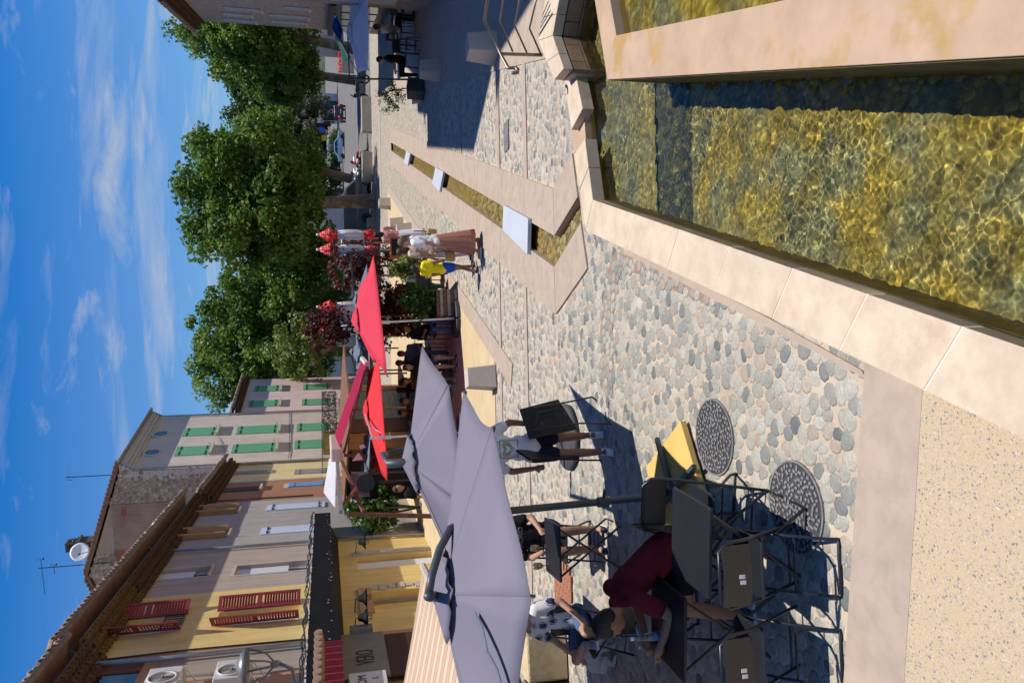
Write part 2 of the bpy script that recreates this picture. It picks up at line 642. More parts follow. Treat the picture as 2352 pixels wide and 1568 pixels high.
def mat_aggregate():
    m = mat('exposed_aggregate', (0.55, 0.42, 0.26), rough=0.9, bump=0)
    nt = m.node_tree
    N, L = nt.nodes, nt.links
    b = N['Principled BSDF']
    tc = N.new('ShaderNodeTexCoord')
    cur = None
    base = N.new('ShaderNodeTexNoise'); base.inputs['Scale'].default_value = 160; base.inputs['Detail'].default_value = 3
    L.new(tc.outputs['Object'], base.inputs['Vector'])
    rb = ramp(nt, [(0.3, (0.42, 0.315, 0.195)), (0.7, (0.56, 0.43, 0.275))]); L.new(base.outputs['Fac'], rb.inputs[0])
    cur = rb.outputs[0]
    hgt = None
    for sc, lo, hi in ((46, 0.30, 0.36), (70, 0.24, 0.3)):
        nzw = N.new('ShaderNodeTexNoise'); nzw.inputs['Scale'].default_value = 30
        L.new(tc.outputs['Object'], nzw.inputs['Vector'])
        mxv = N.new('ShaderNodeMix'); mxv.data_type = 'RGBA'; mxv.blend_type = 'LINEAR_LIGHT'; mxv.inputs['Factor'].default_value = 0.02
        L.new(tc.outputs['Object'], mxv.inputs['A']); L.new(nzw.outputs['Color'], mxv.inputs['B'])
        v = N.new('ShaderNodeTexVoronoi'); v.inputs['Scale'].default_value = sc
        L.new(mxv.outputs['Result'], v.inputs['Vector'])
        sp = N.new('ShaderNodeSeparateColor'); L.new(v.outputs['Color'], sp.inputs[0])
        rp = ramp(nt, [(0.0, (0.16, 0.165, 0.165)), (0.35, (0.27, 0.26, 0.235)), (0.6, (0.37, 0.325, 0.265)), (0.8, (0.46, 0.385, 0.28)), (1, (0.54, 0.48, 0.40))])
        L.new(sp.outputs[0], rp.inputs[0])
        mr = N.new('ShaderNodeMapRange'); mr.inputs['From Min'].default_value = hi; mr.inputs['From Max'].default_value = lo
        L.new(v.outputs['Distance'], mr.inputs['Value'])
        pick = N.new('ShaderNodeMath'); pick.operation = 'LESS_THAN'; pick.inputs[1].default_value = 0.8
        L.new(sp.outputs[1], pick.inputs[0])
        mu = N.new('ShaderNodeMath'); mu.operation = 'MULTIPLY'
        L.new(mr.outputs[0], mu.inputs[0]); L.new(pick.outputs[0], mu.inputs[1])
        mx = N.new('ShaderNodeMix'); mx.data_type = 'RGBA'
        L.new(mu.outputs[0], mx.inputs['Factor']); L.new(cur, mx.inputs['A']); L.new(rp.outputs[0], mx.inputs['B'])
        cur = mx.outputs['Result']
    L.new(cur, b.inputs['Base Color'])
    bp = N.new('ShaderNodeBump'); bp.inputs['Strength'].default_value = 0.35; bp.inputs['Distance'].default_value = 0.01
    L.new(base.outputs['Fac'], bp.inputs['Height']); L.new(bp.outputs[0], b.inputs['Normal'])
    return m


m_far = mat_far_cobbles()
m_aggr = mat_aggregate()

RZ = 0.12                                                    # coping height above the paving
# pool corners (inner edge of the coping) and rill, as ground points
pi_a, pi_b = G(1361, 459, RZ), G(2352, 799, RZ)              # left inner edge, far to near
po_a, po_b = G(1345.5, 529.5, RZ), G(2351, 1005, RZ)
dl = (pi_b - pi_a).normalized()
pi_n, po_n = pi_a + dl * 9.5, po_a + (po_b - po_a).normalized() * 9.5
pf_r = G(1343, 318, RZ)                                      # far block, inner edge at the weir
pf_ro = G(1318, 354, RZ)
b1 = [G(1294.6, 178, RZ), G(1312, 299, RZ), G(1337.6, 250, RZ), G(1316, 142.6, RZ)]
WT = 0.34
w_in = [G(1294.6, 158, WT), G(1269, 82, WT), G(1294.6, -60, WT)]
w_out = [G(1273, 184, WT), G(1236, 94, WT), G(1262, -60, WT)]
far_dir = (b1[3] - pi_a); far_dir.z = 0; far_dir.normalize()
pool_right = 6.6
XY = lambda p: (p[0], p[1])
pool_hole = [XY(pi_n), XY(pi_a), XY(G(1337, 330, 0.0)), XY(b1[3]), XY(w_in[0]), XY(w_in[1]), XY(w_in[2]), (pool_right, 8.6), (pool_right, -4)]

rU = [G(898, 327), G(1021, 395), G(1154, 471), G(1277, 541), G(1331, 452)]
rL = [G(899, 346), G(1021, 432), G(1154, 524), G(1277, 613), G(1338, 512)]
rill_hole = [XY(p) for p in rU] + [XY(p) for p in rL[::-1]]


def ground_sheet(name, bound, holes, z, material, far=None):
    pts, edges, faces = [], [], []
    for loop in [bound] + holes:
        o = len(pts)
        pts += [Vector((p[0], p[1])) for p in loop]
        edges += [(o + i, o + (i + 1) % len(loop)) for i in range(len(loop))]
    v, e, f, *_ = delaunay_2d_cdt(pts, edges, [], 1, 1e-5)
    mb = MB()
    keep = []
    for t in f:
        c = sum((v[i] for i in t), Vector((0, 0))) / len(t)
        q = np.array([[c.x, c.y]])
        if not any(inside(q, h)[0] for h in holes):
            keep.append(tuple(t))
    mb.add([(p.x, p.y, z) for p in v], keep)
    o = mb.build(name, material)
    return structure(o)


NEARY = 21.0
plaza = ground_sheet('plaza_paving', [(-9, -6), (14, -6), (14, NEARY), (-9, NEARY)], [pool_hole, rill_hole], 0.0, m_mortar)
ground_sheet('far_plaza_paving', [(-9, NEARY), (26, NEARY), (30, 50.5), (-14, 50.5)], [rill_hole], 0.004, m_far)
mb = MB(); mb.poly([(-400, 50.4, -0.004), (400, 50.4, -0.004), (700, 1500, -0.004), (-700, 1500, -0.004)])
structure(mb.build('road', m_asphalt))
mb = MB(); mb.poly([(-60, -30, -0.62), (60, -30, -0.62), (60, 51, -0.62), (-60, 51, -0.62)])
structure(mb.build('subsoil', m_mortar))
m_ground = mat('dry_ground', (0.34, 0.29, 0.21), rough=1, var=0.2, scale=0.4)
mb = MB()
for q in ([(-400, -200), (-9, -200), (-9, 50.4), (-400, 50.4)], [(30, -200), (400, -200), (400, 50.4), (30, 50.4)], [(-9, -200), (30, -200), (30, -6), (-9, -6)]):
    mb.poly([(a, b, -0.012) for a, b in q])
structure(mb.build('ground', m_ground))
mb = MB(); mb.poly([(14, -6, -0.006), (30, -6, -0.006), (30, 50.4, -0.006), (14, 50.4, -0.006)])
structure(mb.build('side_paving', m_band))


def strip(name, pts, material, z=0.018, z0=-0.02):
    mb = MB(); mb.prism([XY(p) for p in pts], z0, z)
    return structure(mb.build(name, material))


def offset_line(a, b, w):
    d = (b - a); d.z = 0; d.normalize()
    n = Vector((-d.y, d.x, 0))
    return [a, b, b + n * w, a + n * w]


# yellow terrace on the left and its edging band
tA, tB = G(891, 440), G(1143, 836)
td = (tB - tA).normalized()
tn = Vector((-td.y, td.x, 0))
if tn.x > 0:
    tn = -tn
yB = G(1143, 1100).y
t_end = tB + td * ((yB - tB.y) / td.y)
strip('terrace_screed', [tA, t_end, Vector((-9, yB, 0)), Vector((-9, tA.y, 0))], m_terrace, 0.018)
strip('terrace_edge_band', [tA, t_end + td * 1.4, t_end + td * 1.4 - tn * 0.42, tA - tn * 0.42], m_band, 0.022)
# cross bands
for (xa, x0, x1, w) in ((1207, 612, 1600, 0.17), (1146, 560, 1600, 0.17)):
    p = G(xa, x0); q = G(xa, x1)
    strip('paving_band', [Vector((p.x, p.y - w / 2, 0)), Vector((-9, p.y - w / 2, 0)), Vector((-9, p.y + w / 2, 0)), Vector((p.x, p.y + w / 2, 0))], m_band, 0.0195)
for (xa, y0, y1, w) in ((1210, 440, 120, 0.2), (1148, 430, 170, 0.2), (1060, 380, 200, 0.25), (880, 700, 120, 1.2)):
    p = G(xa, y0); q = G(xa, y1)
    strip('paving_band', [Vector((p.x, p.y - w / 2, 0)), Vector((q.x, p.y - w / 2, 0)), Vector((q.x, p.y + w / 2, 0)), Vector((p.x, p.y + w / 2, 0))], m_band, 0.0195)
# right pavement along the shaded row
s1, s2 = G(1116, 169), G(978, 203)
sd = (s2 - s1).normalized()
sa, sb = s1 - sd * 5.2, s2 + sd * 14
strip('pavement', [sa, sb, sb + Vector((7, 0, 0)), sa + Vector((9, 0, 0))], m_band, 0.02)
# near band and aggregate path
n0, n1 = G(1990, 868), G(1943, 1568)
n2, n3 = G(2124, 912), G(2083, 1568)
e1 = n1 + (n1 - n0) * 1.2
e3 = n3 + (n3 - n2) * 1.2
k0, k2 = n0 + (n0 - n1) * 0.25, n2 + (n2 - n3) * 0.25
strip('concrete_band', [k0, e1, e3, k2], m_band, 0.019)
strip('aggregate_path', [k2, e3, Vector((-9, -3, 0)), po_n], m_aggr, 0.017)
# brown edging joint between stones and coping
strip('edging_band', [G(1440, 583), G(1748, 741), G(1993, 868), G(1985, 850), G(1755, 722), G(1447, 572)], m_band, 0.0185)

# banks of the rill
BANKS = []


def bank(pts, width, side, z, name):
    res = []
    n = len(pts)
    for i, p in enumerate(pts):
        a = (pts[i] - pts[i - 1]).normalized() if i else (pts[1] - pts[0]).normalized()
        b = (pts[i + 1] - pts[i]).normalized() if i < n - 1 else a
        na, nb = Vector((-a.y, a.x, 0)) * side, Vector((-b.y, b.x, 0)) * side
        m = (na + nb).normalized()
        res.append(p + m * (width / max(0.35, m.dot(na))))
    BANKS.append([XY(p) for p in pts] + [XY(p) for p in res[::-1]])
    rill = []
    for i in range(n - 1):
        seg = (pts[i + 1] - pts[i]).length
        k = max(1, int(seg / 1.15))
        for q in range(k):
            f0, f1 = q / k, (q + 1) / k
            g = 0.004 / max(seg, 0.1)
            a0 = pts[i].lerp(pts[i + 1], f0 + g); a1 = pts[i].lerp(pts[i + 1], f1 - g)
            c0 = res[i].lerp(res[i + 1], f0 + g); c1 = res[i].lerp(res[i + 1], f1 - g)
            mbb = MB(); mbb.prism([XY(a0), XY(a1), XY(c1), XY(c0)], -0.3, z + 0.001 * (q % 2))
            rill.append(mbb)
    return rill


rill_root = link('rill_banks', None)
structure(rill_root)
for mbs in (bank(rU, 0.62, 1, 0.026, 'u'), bank(rL, 0.62, -1, 0.026, 'l')):
    for mbb in mbs:
        mbb.build('bank_stone', m_band, rill_root)
mb = MB(); mb.prism(rill_hole, -0.4, -0.085)
m_rillbed = mat('algae_pebble_bed', (0.30, 0.21, 0.06), rough=0.8, var=0.4, scale=9, bump=0.5, bscale=20, col2=(0.16, 0.16, 0.14), mscale=7, mix=(0.48, 0.56))
mb.build('rill_bed', m_rillbed, rill_root)
c, V, F, rn = stones(min(p[0] for p in rill_hole) - .2, 4.5, min(p[1] for p in rill_hole) - .2, 17, 0.12, lambda P: inside(P, rill_hole), 5, gap=0.88)
V[..., 2] -= 0.082
m_stone_wet = mat_attr('wet_algae_stone', [(0, (0.12, 0.115, 0.08)), (0.4, (0.26, 0.2, 0.09)), (0.7, (0.36, 0.27, 0.11)), (1, (0.36, 0.34, 0.25))], rough=0.5, speck=0.3)
stuff(link('rill_pebbles', stones_mesh('rill_pebbles', V, F, rn, m_stone_wet), rill_root))


def mat_water(name, tint, waves, bump, rough=0.02, ior=1.33):
    m = bpy.data.materials.new(name); m.use_nodes = True
    nt = m.node_tree; N, L = nt.nodes, nt.links
    N.clear()
    out = N.new('ShaderNodeOutputMaterial')
    tr = N.new('ShaderNodeBsdfTransparent'); tr.inputs[0].default_value = (*tint, 1)
    gl = N.new('ShaderNodeBsdfGlossy'); gl.inputs['Roughness'].default_value = rough
    fr = N.new('ShaderNodeFresnel'); fr.inputs['IOR'].default_value = ior
    ms = N.new('ShaderNodeMixShader')
    tc = N.new('ShaderNodeTexCoord')
    nz = N.new('ShaderNodeTexNoise'); nz.inputs['Scale'].default_value = waves; nz.inputs['Detail'].default_value = 3; nz.inputs['Distortion'].default_value = 1.0
    L.new(tc.outputs['Object'], nz.inputs['Vector'])
    bp = N.new('ShaderNodeBump'); bp.inputs['Strength'].default_value = bump; bp.inputs['Distance'].default_value = 0.03
    L.new(nz.outputs['Fac'], bp.inputs['Height'])
    L.new(bp.outputs[0], gl.inputs['Normal'])
    L.new(fr.outputs[0], ms.inputs[0]); L.new(tr.outputs[0], ms.inputs[1]); L.new(gl.outputs[0], ms.inputs[2])
    L.new(ms.outputs[0], out.inputs[0])
    return m


m_water_thin = mat_water('rill_water', (0.95, 0.9, 0.7), 14, 0.25, ior=1.2)
_area = sum(rill_hole[i][0] * rill_hole[(i + 1) % len(rill_hole)][1] - rill_hole[(i + 1) % len(rill_hole)][0] * rill_hole[i][1] for i in range(len(rill_hole)))
mb = MB(); mb.poly([(p[0], p[1], -0.045) for p in (rill_hole if _area > 0 else rill_hole[::-1])])
structure(mb.build('rill_water', m_water_thin))

# the paving stones
PLAZA_NO = [pool_hole, rill_hole]
vis_lim = lambda P: (np.abs(P[..., 0]) < 0.47 * np.maximum(P[..., 1], 0) + 1.1)
terr_poly = [XY(tA), XY(t_end), (-9, yB), (-9, tA.y)]
pave_poly = [XY(sa), XY(sb), XY(sb + Vector((7, 0, 0))), XY(sa + Vector((9, 0, 0)))]
aggr_poly = [XY(k2), XY(e3), (-9, -3), XY(po_n)]
wall_poly = [XY(p) for p in w_in] + [XY(p) for p in w_out[::-1]]
sill_poly = [XY(rU[4]), XY(rL[4]), XY(G(1347, 520)), XY(G(1338, 440))]
cop_poly = [XY(pi_a), XY(pi_n), XY(po_n), XY(po_a)]
cop_poly2 = [XY(pi_a), XY(po_a), XY(pf_ro), XY(b1[1]), XY(b1[0]), XY(b1[3]), XY(b1[2]), XY(pf_r)]
band_poly = [XY(k0), XY(e1), XY(e3), XY(k2)]


def keep_stone(P):
    r = vis_lim(P)
    for poly in PLAZA_NO + BANKS + [wall_poly, sill_poly, cop_poly, cop_poly2, terr_poly, pave_poly, aggr_poly, band_poly]:
        r &= ~inside(P, poly)
    return r


allc, allV, allr = [], [], []
c, V, F, rn = stones(-5, 7, 2.6, 9.8, 0.128, keep_stone, 11, gap=1.06, ay=0.66, hmin=0.003, hmax=0.006, jit=0.58, drop=0.06)
order = np.argsort(np.hypot(c[:, 0], c[:, 1]))
px = []
cmi = cam.matrix_world.inverted()
for i in order:
    p = cmi @ Vector((c[i, 0], c[i, 1], 0))
    u, v = p.x / -p.z * FPX, p.y / -p.z * FPX
    if abs(u) < 1176 and abs(v) < 784:
        px.append(i)
    if len(px) == 300:
        break
sel = set(px)
per = V.shape[1]
for i in px:
    P = V[i].copy(); o3 = np.array([c[i, 0], c[i, 1], 0], np.float32)
    me = np_mesh('cobblestone', P - o3, F, m_stone, np.full(per, rn[i]))
    ob = link('cobblestone', me, plaza)
    ob.location = tuple(float(q) for q in o3)
rest = np.array([i not in sel for i in range(len(c))])
stuff(link('cobblestones', stones_mesh('cobblestones', V[rest], F, rn[rest], m_stone), plaza))
c, V, F, rn = stones(-8, 9, 9.8, NEARY, 0.14, keep_stone, 12, K=9, gap=1.05, ay=0.72, rings=1, hmin=0.003, hmax=0.006, jit=0.56, drop=0.06)
stuff(link('cobblestones', stones_mesh('cobblestones', V, F, rn, m_stone), plaza))
# a curved seam of larger stones set in brown mortar
seam = [G(x, y) for x, y in ((1392, 905), (1382, 840), (1380, 760), (1386, 690), (1398, 620), (1415, 578), (1470, 597), (1560, 645), (1640, 688), (1646, 705), (1560, 672), (1475, 630), (1428, 622), (1412, 690), (1408, 760), (1410, 840), (1408, 905))]
seam2 = [XY(p) for p in seam]
strip('mortar_seam', seam, m_mortar_dark, 0.009)
c, V, F, rn = stones(-2, 3, 5, 10, 0.10, lambda P: inside(P, seam2), 13, K=11, gap=1.05, ay=0.8, hmin=0.014, hmax=0.018, drop=0.05)
stuff(link('cobblestones', stones_mesh('cobblestones', V, F, np.clip(rn * 0.8 + 0.1, 0, 1), m_stone), plaza))

# ---- pool
WATER_Z, BED_Z = -0.06, -0.42
pool = link('pool_basin', None)
structure(pool)
m_poolwall = mat('algae_wall', (0.13, 0.10, 0.03), rough=0.8, var=0.4, scale=5, bump=0.3)
mb = MB()
lo = [Vector((p[0], p[1], 0)) for p in pool_hole]
for i in range(len(lo)):
    a, b = lo[i], lo[(i + 1) % len(lo)]
    zt = 0.0
    mb.poly([(a.x, a.y, BED_Z - 0.05), (b.x, b.y, BED_Z - 0.05), (b.x, b.y, zt), (a.x, a.y, zt)])
mb.build('pool_wall', m_poolwall, pool)


def mat_bed():
    m = mat('algae_mosaic_bed', (0.2, 0.15, 0.03), rough=0.85, bump=0)
    nt = m.node_tree; N, L = nt.nodes, nt.links
    b = N['Principled BSDF']
    tc = N.new('ShaderNodeTexCoord')
    nz = N.new('ShaderNodeTexNoise'); nz.inputs['Scale'].default_value = 4; nz.inputs['Detail'].default_value = 11; nz.inputs['Roughness'].default_value = 0.7; nz.inputs['Distortion'].default_value = 1.6
    n2 = N.new('ShaderNodeTexNoise'); n2.inputs['Scale'].default_value = 2.2; n2.inputs['Detail'].default_value = 6
    L.new(tc.outputs['Object'], nz.inputs['Vector']); L.new(tc.outputs['Object'], n2.inputs['Vector'])
    r1 = ramp(nt, [(0.32, (0.12, 0.095, 0.016)), (0.5, (0.35, 0.265, 0.05)), (0.68, (0.58, 0.45, 0.11))])
    r2 = ramp(nt, [(0.32, (0.08, 0.09, 0.065)), (0.5, (0.22, 0.225, 0.14)), (0.68, (0.42, 0.41, 0.26))])
    L.new(nz.outputs['Fac'], r1.inputs[0]); L.new(nz.outputs['Fac'], r2.inputs[0])
    mr = N.new('ShaderNodeMapRange'); mr.inputs['From Min'].default_value = 0.42; mr.inputs['From Max'].default_value = 0.6
    L.new(n2.outputs['Fac'], mr.inputs['Value'])
    sp = N.new('ShaderNodeSeparateXYZ'); L.new(tc.outputs['Object'], sp.inputs[0])
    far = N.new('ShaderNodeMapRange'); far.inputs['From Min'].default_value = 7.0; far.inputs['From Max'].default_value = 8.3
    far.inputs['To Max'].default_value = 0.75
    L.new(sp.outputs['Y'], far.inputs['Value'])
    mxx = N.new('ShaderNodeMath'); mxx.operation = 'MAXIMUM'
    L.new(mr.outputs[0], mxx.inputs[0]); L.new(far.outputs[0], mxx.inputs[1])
    mx = N.new('ShaderNodeMix'); mx.data_type = 'RGBA'
    L.new(mxx.outputs[0], mx.inputs['Factor']); L.new(r1.outputs[0], mx.inputs['A']); L.new(r2.outputs[0], mx.inputs['B'])
    at = N.new('ShaderNodeAttribute'); at.attribute_name = 'rnd'
    fa_ = N.new('ShaderNodeMapRange'); fa_.inputs['To Min'].default_value = 0.62; fa_.inputs['To Max'].default_value = 1.15
    L.new(at.outputs['Fac'], fa_.inputs['Value'])
    mu = N.new('ShaderNodeMix'); mu.data_type = 'RGBA'; mu.blend_type = 'MULTIPLY'; mu.inputs['Factor'].default_value = 1
    L.new(mx.outputs['Result'], mu.inputs['A']); L.new(fa_.outputs[0], mu.inputs['B'])
    L.new(mu.outputs['Result'], b.inputs['Base Color'])
    return m


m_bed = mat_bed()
bed = MB()
tr0, tr1 = G(1540, 470, BED_Z).y, G(1490, 470, BED_Z).y
tr0, tr1 = min(tr0, tr1), max(tr0, tr1)
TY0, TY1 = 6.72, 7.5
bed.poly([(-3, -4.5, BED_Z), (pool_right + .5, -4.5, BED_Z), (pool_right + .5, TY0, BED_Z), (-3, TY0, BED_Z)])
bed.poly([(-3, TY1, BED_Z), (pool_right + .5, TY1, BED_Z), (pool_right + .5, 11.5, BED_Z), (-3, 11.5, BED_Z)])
m_bed_shadow = mat('painted_bed_shadow', (0.03, 0.032, 0.026), rough=0.8, var=0.5, scale=30, bump=0.4, bscale=25, col2=(0.10, 0.095, 0.05), mscale=10)  # shadow across the pool bed, painted as a dark, slightly sunken strip
bed_shade = MB()
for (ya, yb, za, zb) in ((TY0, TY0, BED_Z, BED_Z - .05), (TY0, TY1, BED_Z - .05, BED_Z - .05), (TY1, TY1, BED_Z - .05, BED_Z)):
    bed_shade.poly([(-3, ya, za), (pool_right + .5, ya, za), (pool_right + .5, yb, zb), (-3, yb, zb)])
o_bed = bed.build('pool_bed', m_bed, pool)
bed_shade.build('pool_bed_shadow', m_bed_shadow, pool)
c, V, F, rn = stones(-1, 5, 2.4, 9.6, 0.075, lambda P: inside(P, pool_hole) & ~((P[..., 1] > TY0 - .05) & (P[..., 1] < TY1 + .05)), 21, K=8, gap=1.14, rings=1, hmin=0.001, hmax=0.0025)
V[..., 2] += BED_Z
o_bs = stuff(link('pool_pebbles', stones_mesh('pool_pebbles', V, F, rn, m_bed), pool))

# coping of the left and far sides: separate stones
def coping_run(a_in, b_in, a_out, b_out, cuts, name='coping_stone', z=RZ, material=None, zl=-0.03):
    fr = [0] + cuts + [1]
    L_ = (b_in - a_in).length
    for i in range(len(fr) - 1):
        g = 0.004 / L_
        f0, f1 = fr[i] + g, fr[i + 1] - g
        mbb = MB()
        mbb.prism([XY(a_in.lerp(b_in, f0)), XY(a_in.lerp(b_in, f1)), XY(a_out.lerp(b_out, f1)), XY(a_out.lerp(b_out, f0))], zl, z + 0.0015 * (i % 2))
        mbb.build(name, material or m_coping, pool, bevel=0.006)


m_joint = mat('pale_joint', (0.78, 0.68, 0.54), rough=0.9, bump=0.1)
mb = MB(); mb.prism([XY(pi_a), XY(pi_n), XY(po_n), XY(po_a)], -0.04, RZ - 0.004); mb.build('coping_joint', m_joint, pool)
coping_run(pi_a, pi_n, po_a, po_n, [0.14, 0.245, 0.34, 0.43, 0.51, 0.585, 0.655, 0.72, 0.79, 0.86, 0.93])
coping_run(pi_a, pf_r, po_a, pf_ro, [0.52])
mb = MB(); mb.prism([XY(p) for p in b1], -0.03, RZ); mb.build('coping_stone', m_coping, pool, bevel=0.006)
# weir: a lower flush stone in the gap, orange with rust
mb = MB(); mb.prism([XY(G(1312, 300, 0.02)), XY(G(1318, 352, 0.02)), XY(G(1347, 331, 0.02)), XY(G(1341, 255, 0.02))], -0.2, 0.022)
mb.build('weir_stone', m_coping2, pool)
mb = MB(); mb.prism([XY(rU[4]), XY(rL[4]), XY(G(1347, 520)), XY(G(1338, 440))], -0.3, -0.05)
mb.build('rill_sill', m_band, pool)

# upper basin: V shaped divider
DZ = 0.45
d_o = [G(1366, 2, DZ), G(1395, 183, DZ), G(2352, 128, DZ)]
d_i = [G(1401, 2, DZ), G(1415, 82, DZ), G(1800, 1, DZ)]
d_o[0] += (d_o[0] - d_o[1]) * 1.2
d_o[2] += (d_o[2] - d_o[1]).normalized() * 5
d_i[0] += (d_i[0] - d_i[1]) * 2.5
d_i[2] += (d_i[2] - d_i[1]) * 1.6
divider = thing('basin_divider', 'broad sandy stone rim around the raised basin, streaked with rust, at the water edge', 'stone rim')
for (a, b, cc, dd_, cuts) in ((d_o[1], d_o[2], d_i[1], d_i[2], []), (d_o[0], d_o[1], d_i[0], d_i[1], [])):
    fr = [0] + cuts + [1]
    for i in range(len(fr) - 1):
        g = 0.0006
        f0, f1 = fr[i] + (g if i else 0), fr[i + 1] - (g if i < len(fr) - 2 else 0)
        mbb = MB()
        p = [a.lerp(b, f0), a.lerp(b, f1), cc.lerp(dd_, f1), cc.lerp(dd_, f0)]
        mbb.prism([XY(q) for q in p], BED_Z - 0.05, DZ)
        mbb.build('rim_slab', m_coping2, divider, bevel=0.004)
fa = MB()
for (a, b) in ((d_o[0], d_o[1]), (d_o[1], d_o[2])):
    n_ = Vector((b.y - a.y, a.x - b.x, 0)).normalized()
    if n_.dot(d_i[1] - d_o[1]) > 0:
        n_ = -n_
    fa = MB(); a_, b_ = a + n_ * 0.001, b + n_ * 0.001
    fa.prism([XY(a_), XY(b_), XY(b_ + n_ * 0.006), XY(a_ + n_ * 0.006)], BED_Z - 0.05, DZ - 0.02)
    fa.build('rim_face', m_poolwall, divider)  # thin dark skin: wet algae and the face's shade in one colour
inner_poly = [XY(q) for q in d_i]
mb = MB(); mb.prism([XY(d_i[0]), XY(d_i[1]), XY(d_i[2]), (9, d_i[2].y), (9, d_i[0].y)], 0.0, 0.2)
mb.build('basin_floor', m_bed, divider)
bas_poly = [XY(d_i[0]), XY(d_i[1]), XY(d_i[2]), (9, d_i[2].y), (9, d_i[0].y)]
c, V, F, rn = stones(2.2, 5.2, 3.5, 9, 0.08, lambda P: inside(P, bas_poly), 22, K=8, gap=1.08, rings=1, hmin=0.0015, hmax=0.004)
V[..., 2] += 0.2
stuff(link('basin_floor_pebbles', stones_mesh('basin_floor_pebbles', V, F, rn, m_bed), divider))

# low block wall at the far right of the pool, with coping and handrail
lwall = thing('low_wall', 'low sandstone block wall with pale coping beside the handrail', 'low wall')
for i in (0, 1):
    a, b = w_in[i].copy(), w_in[i + 1].copy()
    a2, b2 = w_out[i].copy(), w_out[i + 1].copy()
    mbb = MB(); mbb.prism([XY(a), XY(b), XY(b2), XY(a2)], -0.02, WT)
    cuts = [0, 0.45, 1] if i == 0 else [0, 0.36, 0.7, 1]
    for q in range(len(cuts) - 1):
        mq = MB(); f0, f1 = cuts[q] + 0.004, cuts[q + 1] - 0.004
        mq.prism([XY(a.lerp(b, f0)), XY(a.lerp(b, f1)), XY(a2.lerp(b2, f1)), XY(a2.lerp(b2, f0))], WT - 0.12, WT)
        mq.build('coping_stone', m_coping, lwall, bevel=0.005)
    n = Vector((a.y - b.y, b.x - a.x, 0)).normalized()
    if n.dot(a2 - a) < 0:
        n = -n
    mb2 = MB(); mb2.prism([XY(a + n * 0.05), XY(b + n * 0.05), XY(b2), XY(a2)], -0.55, WT - 0.125)
    mb2.build('wall_core', m_mortar, lwall)
    Lw = (b - a).length
    nb = max(2, int(Lw / 0.36))
    for row in range(4):
        z0 = -0.50 + row * 0.178
        k = 0
        off = 0.5 * (row % 2)
        xs = sorted({0.0, 1.0} | {(q + off) / nb for q in range(nb + 1) if 0.05 < (q + off) / nb < 0.95})
        for q in range(len(xs) - 1):
            f0, f1 = xs[q] + 0.006 / Lw, xs[q + 1] - 0.006 / Lw
            mq = MB(); p0, p1 = a.lerp(b, f0), a.lerp(b, f1)
            mq.prism([XY(p0), XY(p1), XY(p1 + n * 0.06), XY(p0 + n * 0.06)], z0, z0 + 0.168)
            mq.build('stone_block', m_wallblock, lwall)
# pool water: a rippled sheet of clear, slightly green water
def ripple(x, y):
    p = Vector((x, y, 0))
    h = noise.noise(p * 3.1) * 0.008 + noise.noise(p * 6.5 + Vector((5, 2, 0))) * 0.0045 + noise.noise(p * 13 + Vector((1, 9, 3))) * 0.0022
    return h


def water_sheet(name, x0, x1, y0, y1, z, step, keep, material):
    xs = np.arange(x0, x1 + step, step); ys = np.arange(y0, y1 + step, step)
    nx, ny = len(xs), len(ys)
    V = np.zeros((nx, ny, 3), np.float32)
    X, Y = np.meshgrid(xs, ys, indexing='ij')
    V[..., 0], V[..., 1] = X, Y
    g = np.random.default_rng(3)
    H = np.zeros_like(X)
    # many small wave trains in all directions, wavelengths from 45 cm to 5 cm
    for q in range(80):
        lam = 0.025 * (2.3 ** g.random()) if q < 48 else 0.06 * (4.2 ** g.random())
        a = g.random() * 2 * PI if q < 48 else g.normal(0.9, 0.75)
        amp = (0.0021 if q < 48 else 0.0030) * lam
        k = 2 * PI / lam
        ph = g.random() * 6.28
        H += amp * np.sin(k * (X * math.cos(a) + Y * math.sin(a)) + ph + 0.9 * np.sin(X * 1.7 + q) + 0.9 * np.sin(Y * 1.9 + 2 * q))
    # ripples come in patches: busy here, nearly calm there
    M = 0.55 + 0.28 * np.sin(1.9 * X + 1.1 * np.sin(1.3 * Y)) * np.sin(1.6 * Y + 0.7) + 0.22 * np.sin(4.3 * X + 2.9 * Y + 1.5 * np.sin(2.2 * X))
    V[..., 2] = z + H * np.clip(M, 0.3, 1.0) + 0.0012 * np.sin(9 * X + 5 * Y + 1.3 * np.sin(3 * Y))
    idx = np.arange(nx * ny).reshape(nx, ny)
    F = np.stack([idx[:-1, :-1], idx[1:, :-1], idx[1:, 1:], idx[:-1, 1:]], -1).reshape(-1, 4)
    cen = V.reshape(-1, 3)[F].mean(1)
    F = F[keep(cen)]
    used = np.unique(F)
    remap = np.full(nx * ny, -1); remap[used] = np.arange(len(used))
    return link(name, np_mesh(name, V.reshape(-1, 3)[used], remap[F], material))


def mat_pool_water():
    m = bpy.data.materials.new('pool_water'); m.use_nodes = True
    nt = m.node_tree; N, L = nt.nodes, nt.links
    N.clear()
    out = N.new('ShaderNodeOutputMaterial')
    gl = N.new('ShaderNodeBsdfGlass'); gl.inputs['IOR'].default_value = 1.33; gl.inputs['Roughness'].default_value = 0.0
    gl.inputs['Color'].default_value = (0.93, 0.92, 0.74, 1)
    L.new(gl.outputs[0], out.inputs[0])
    return m


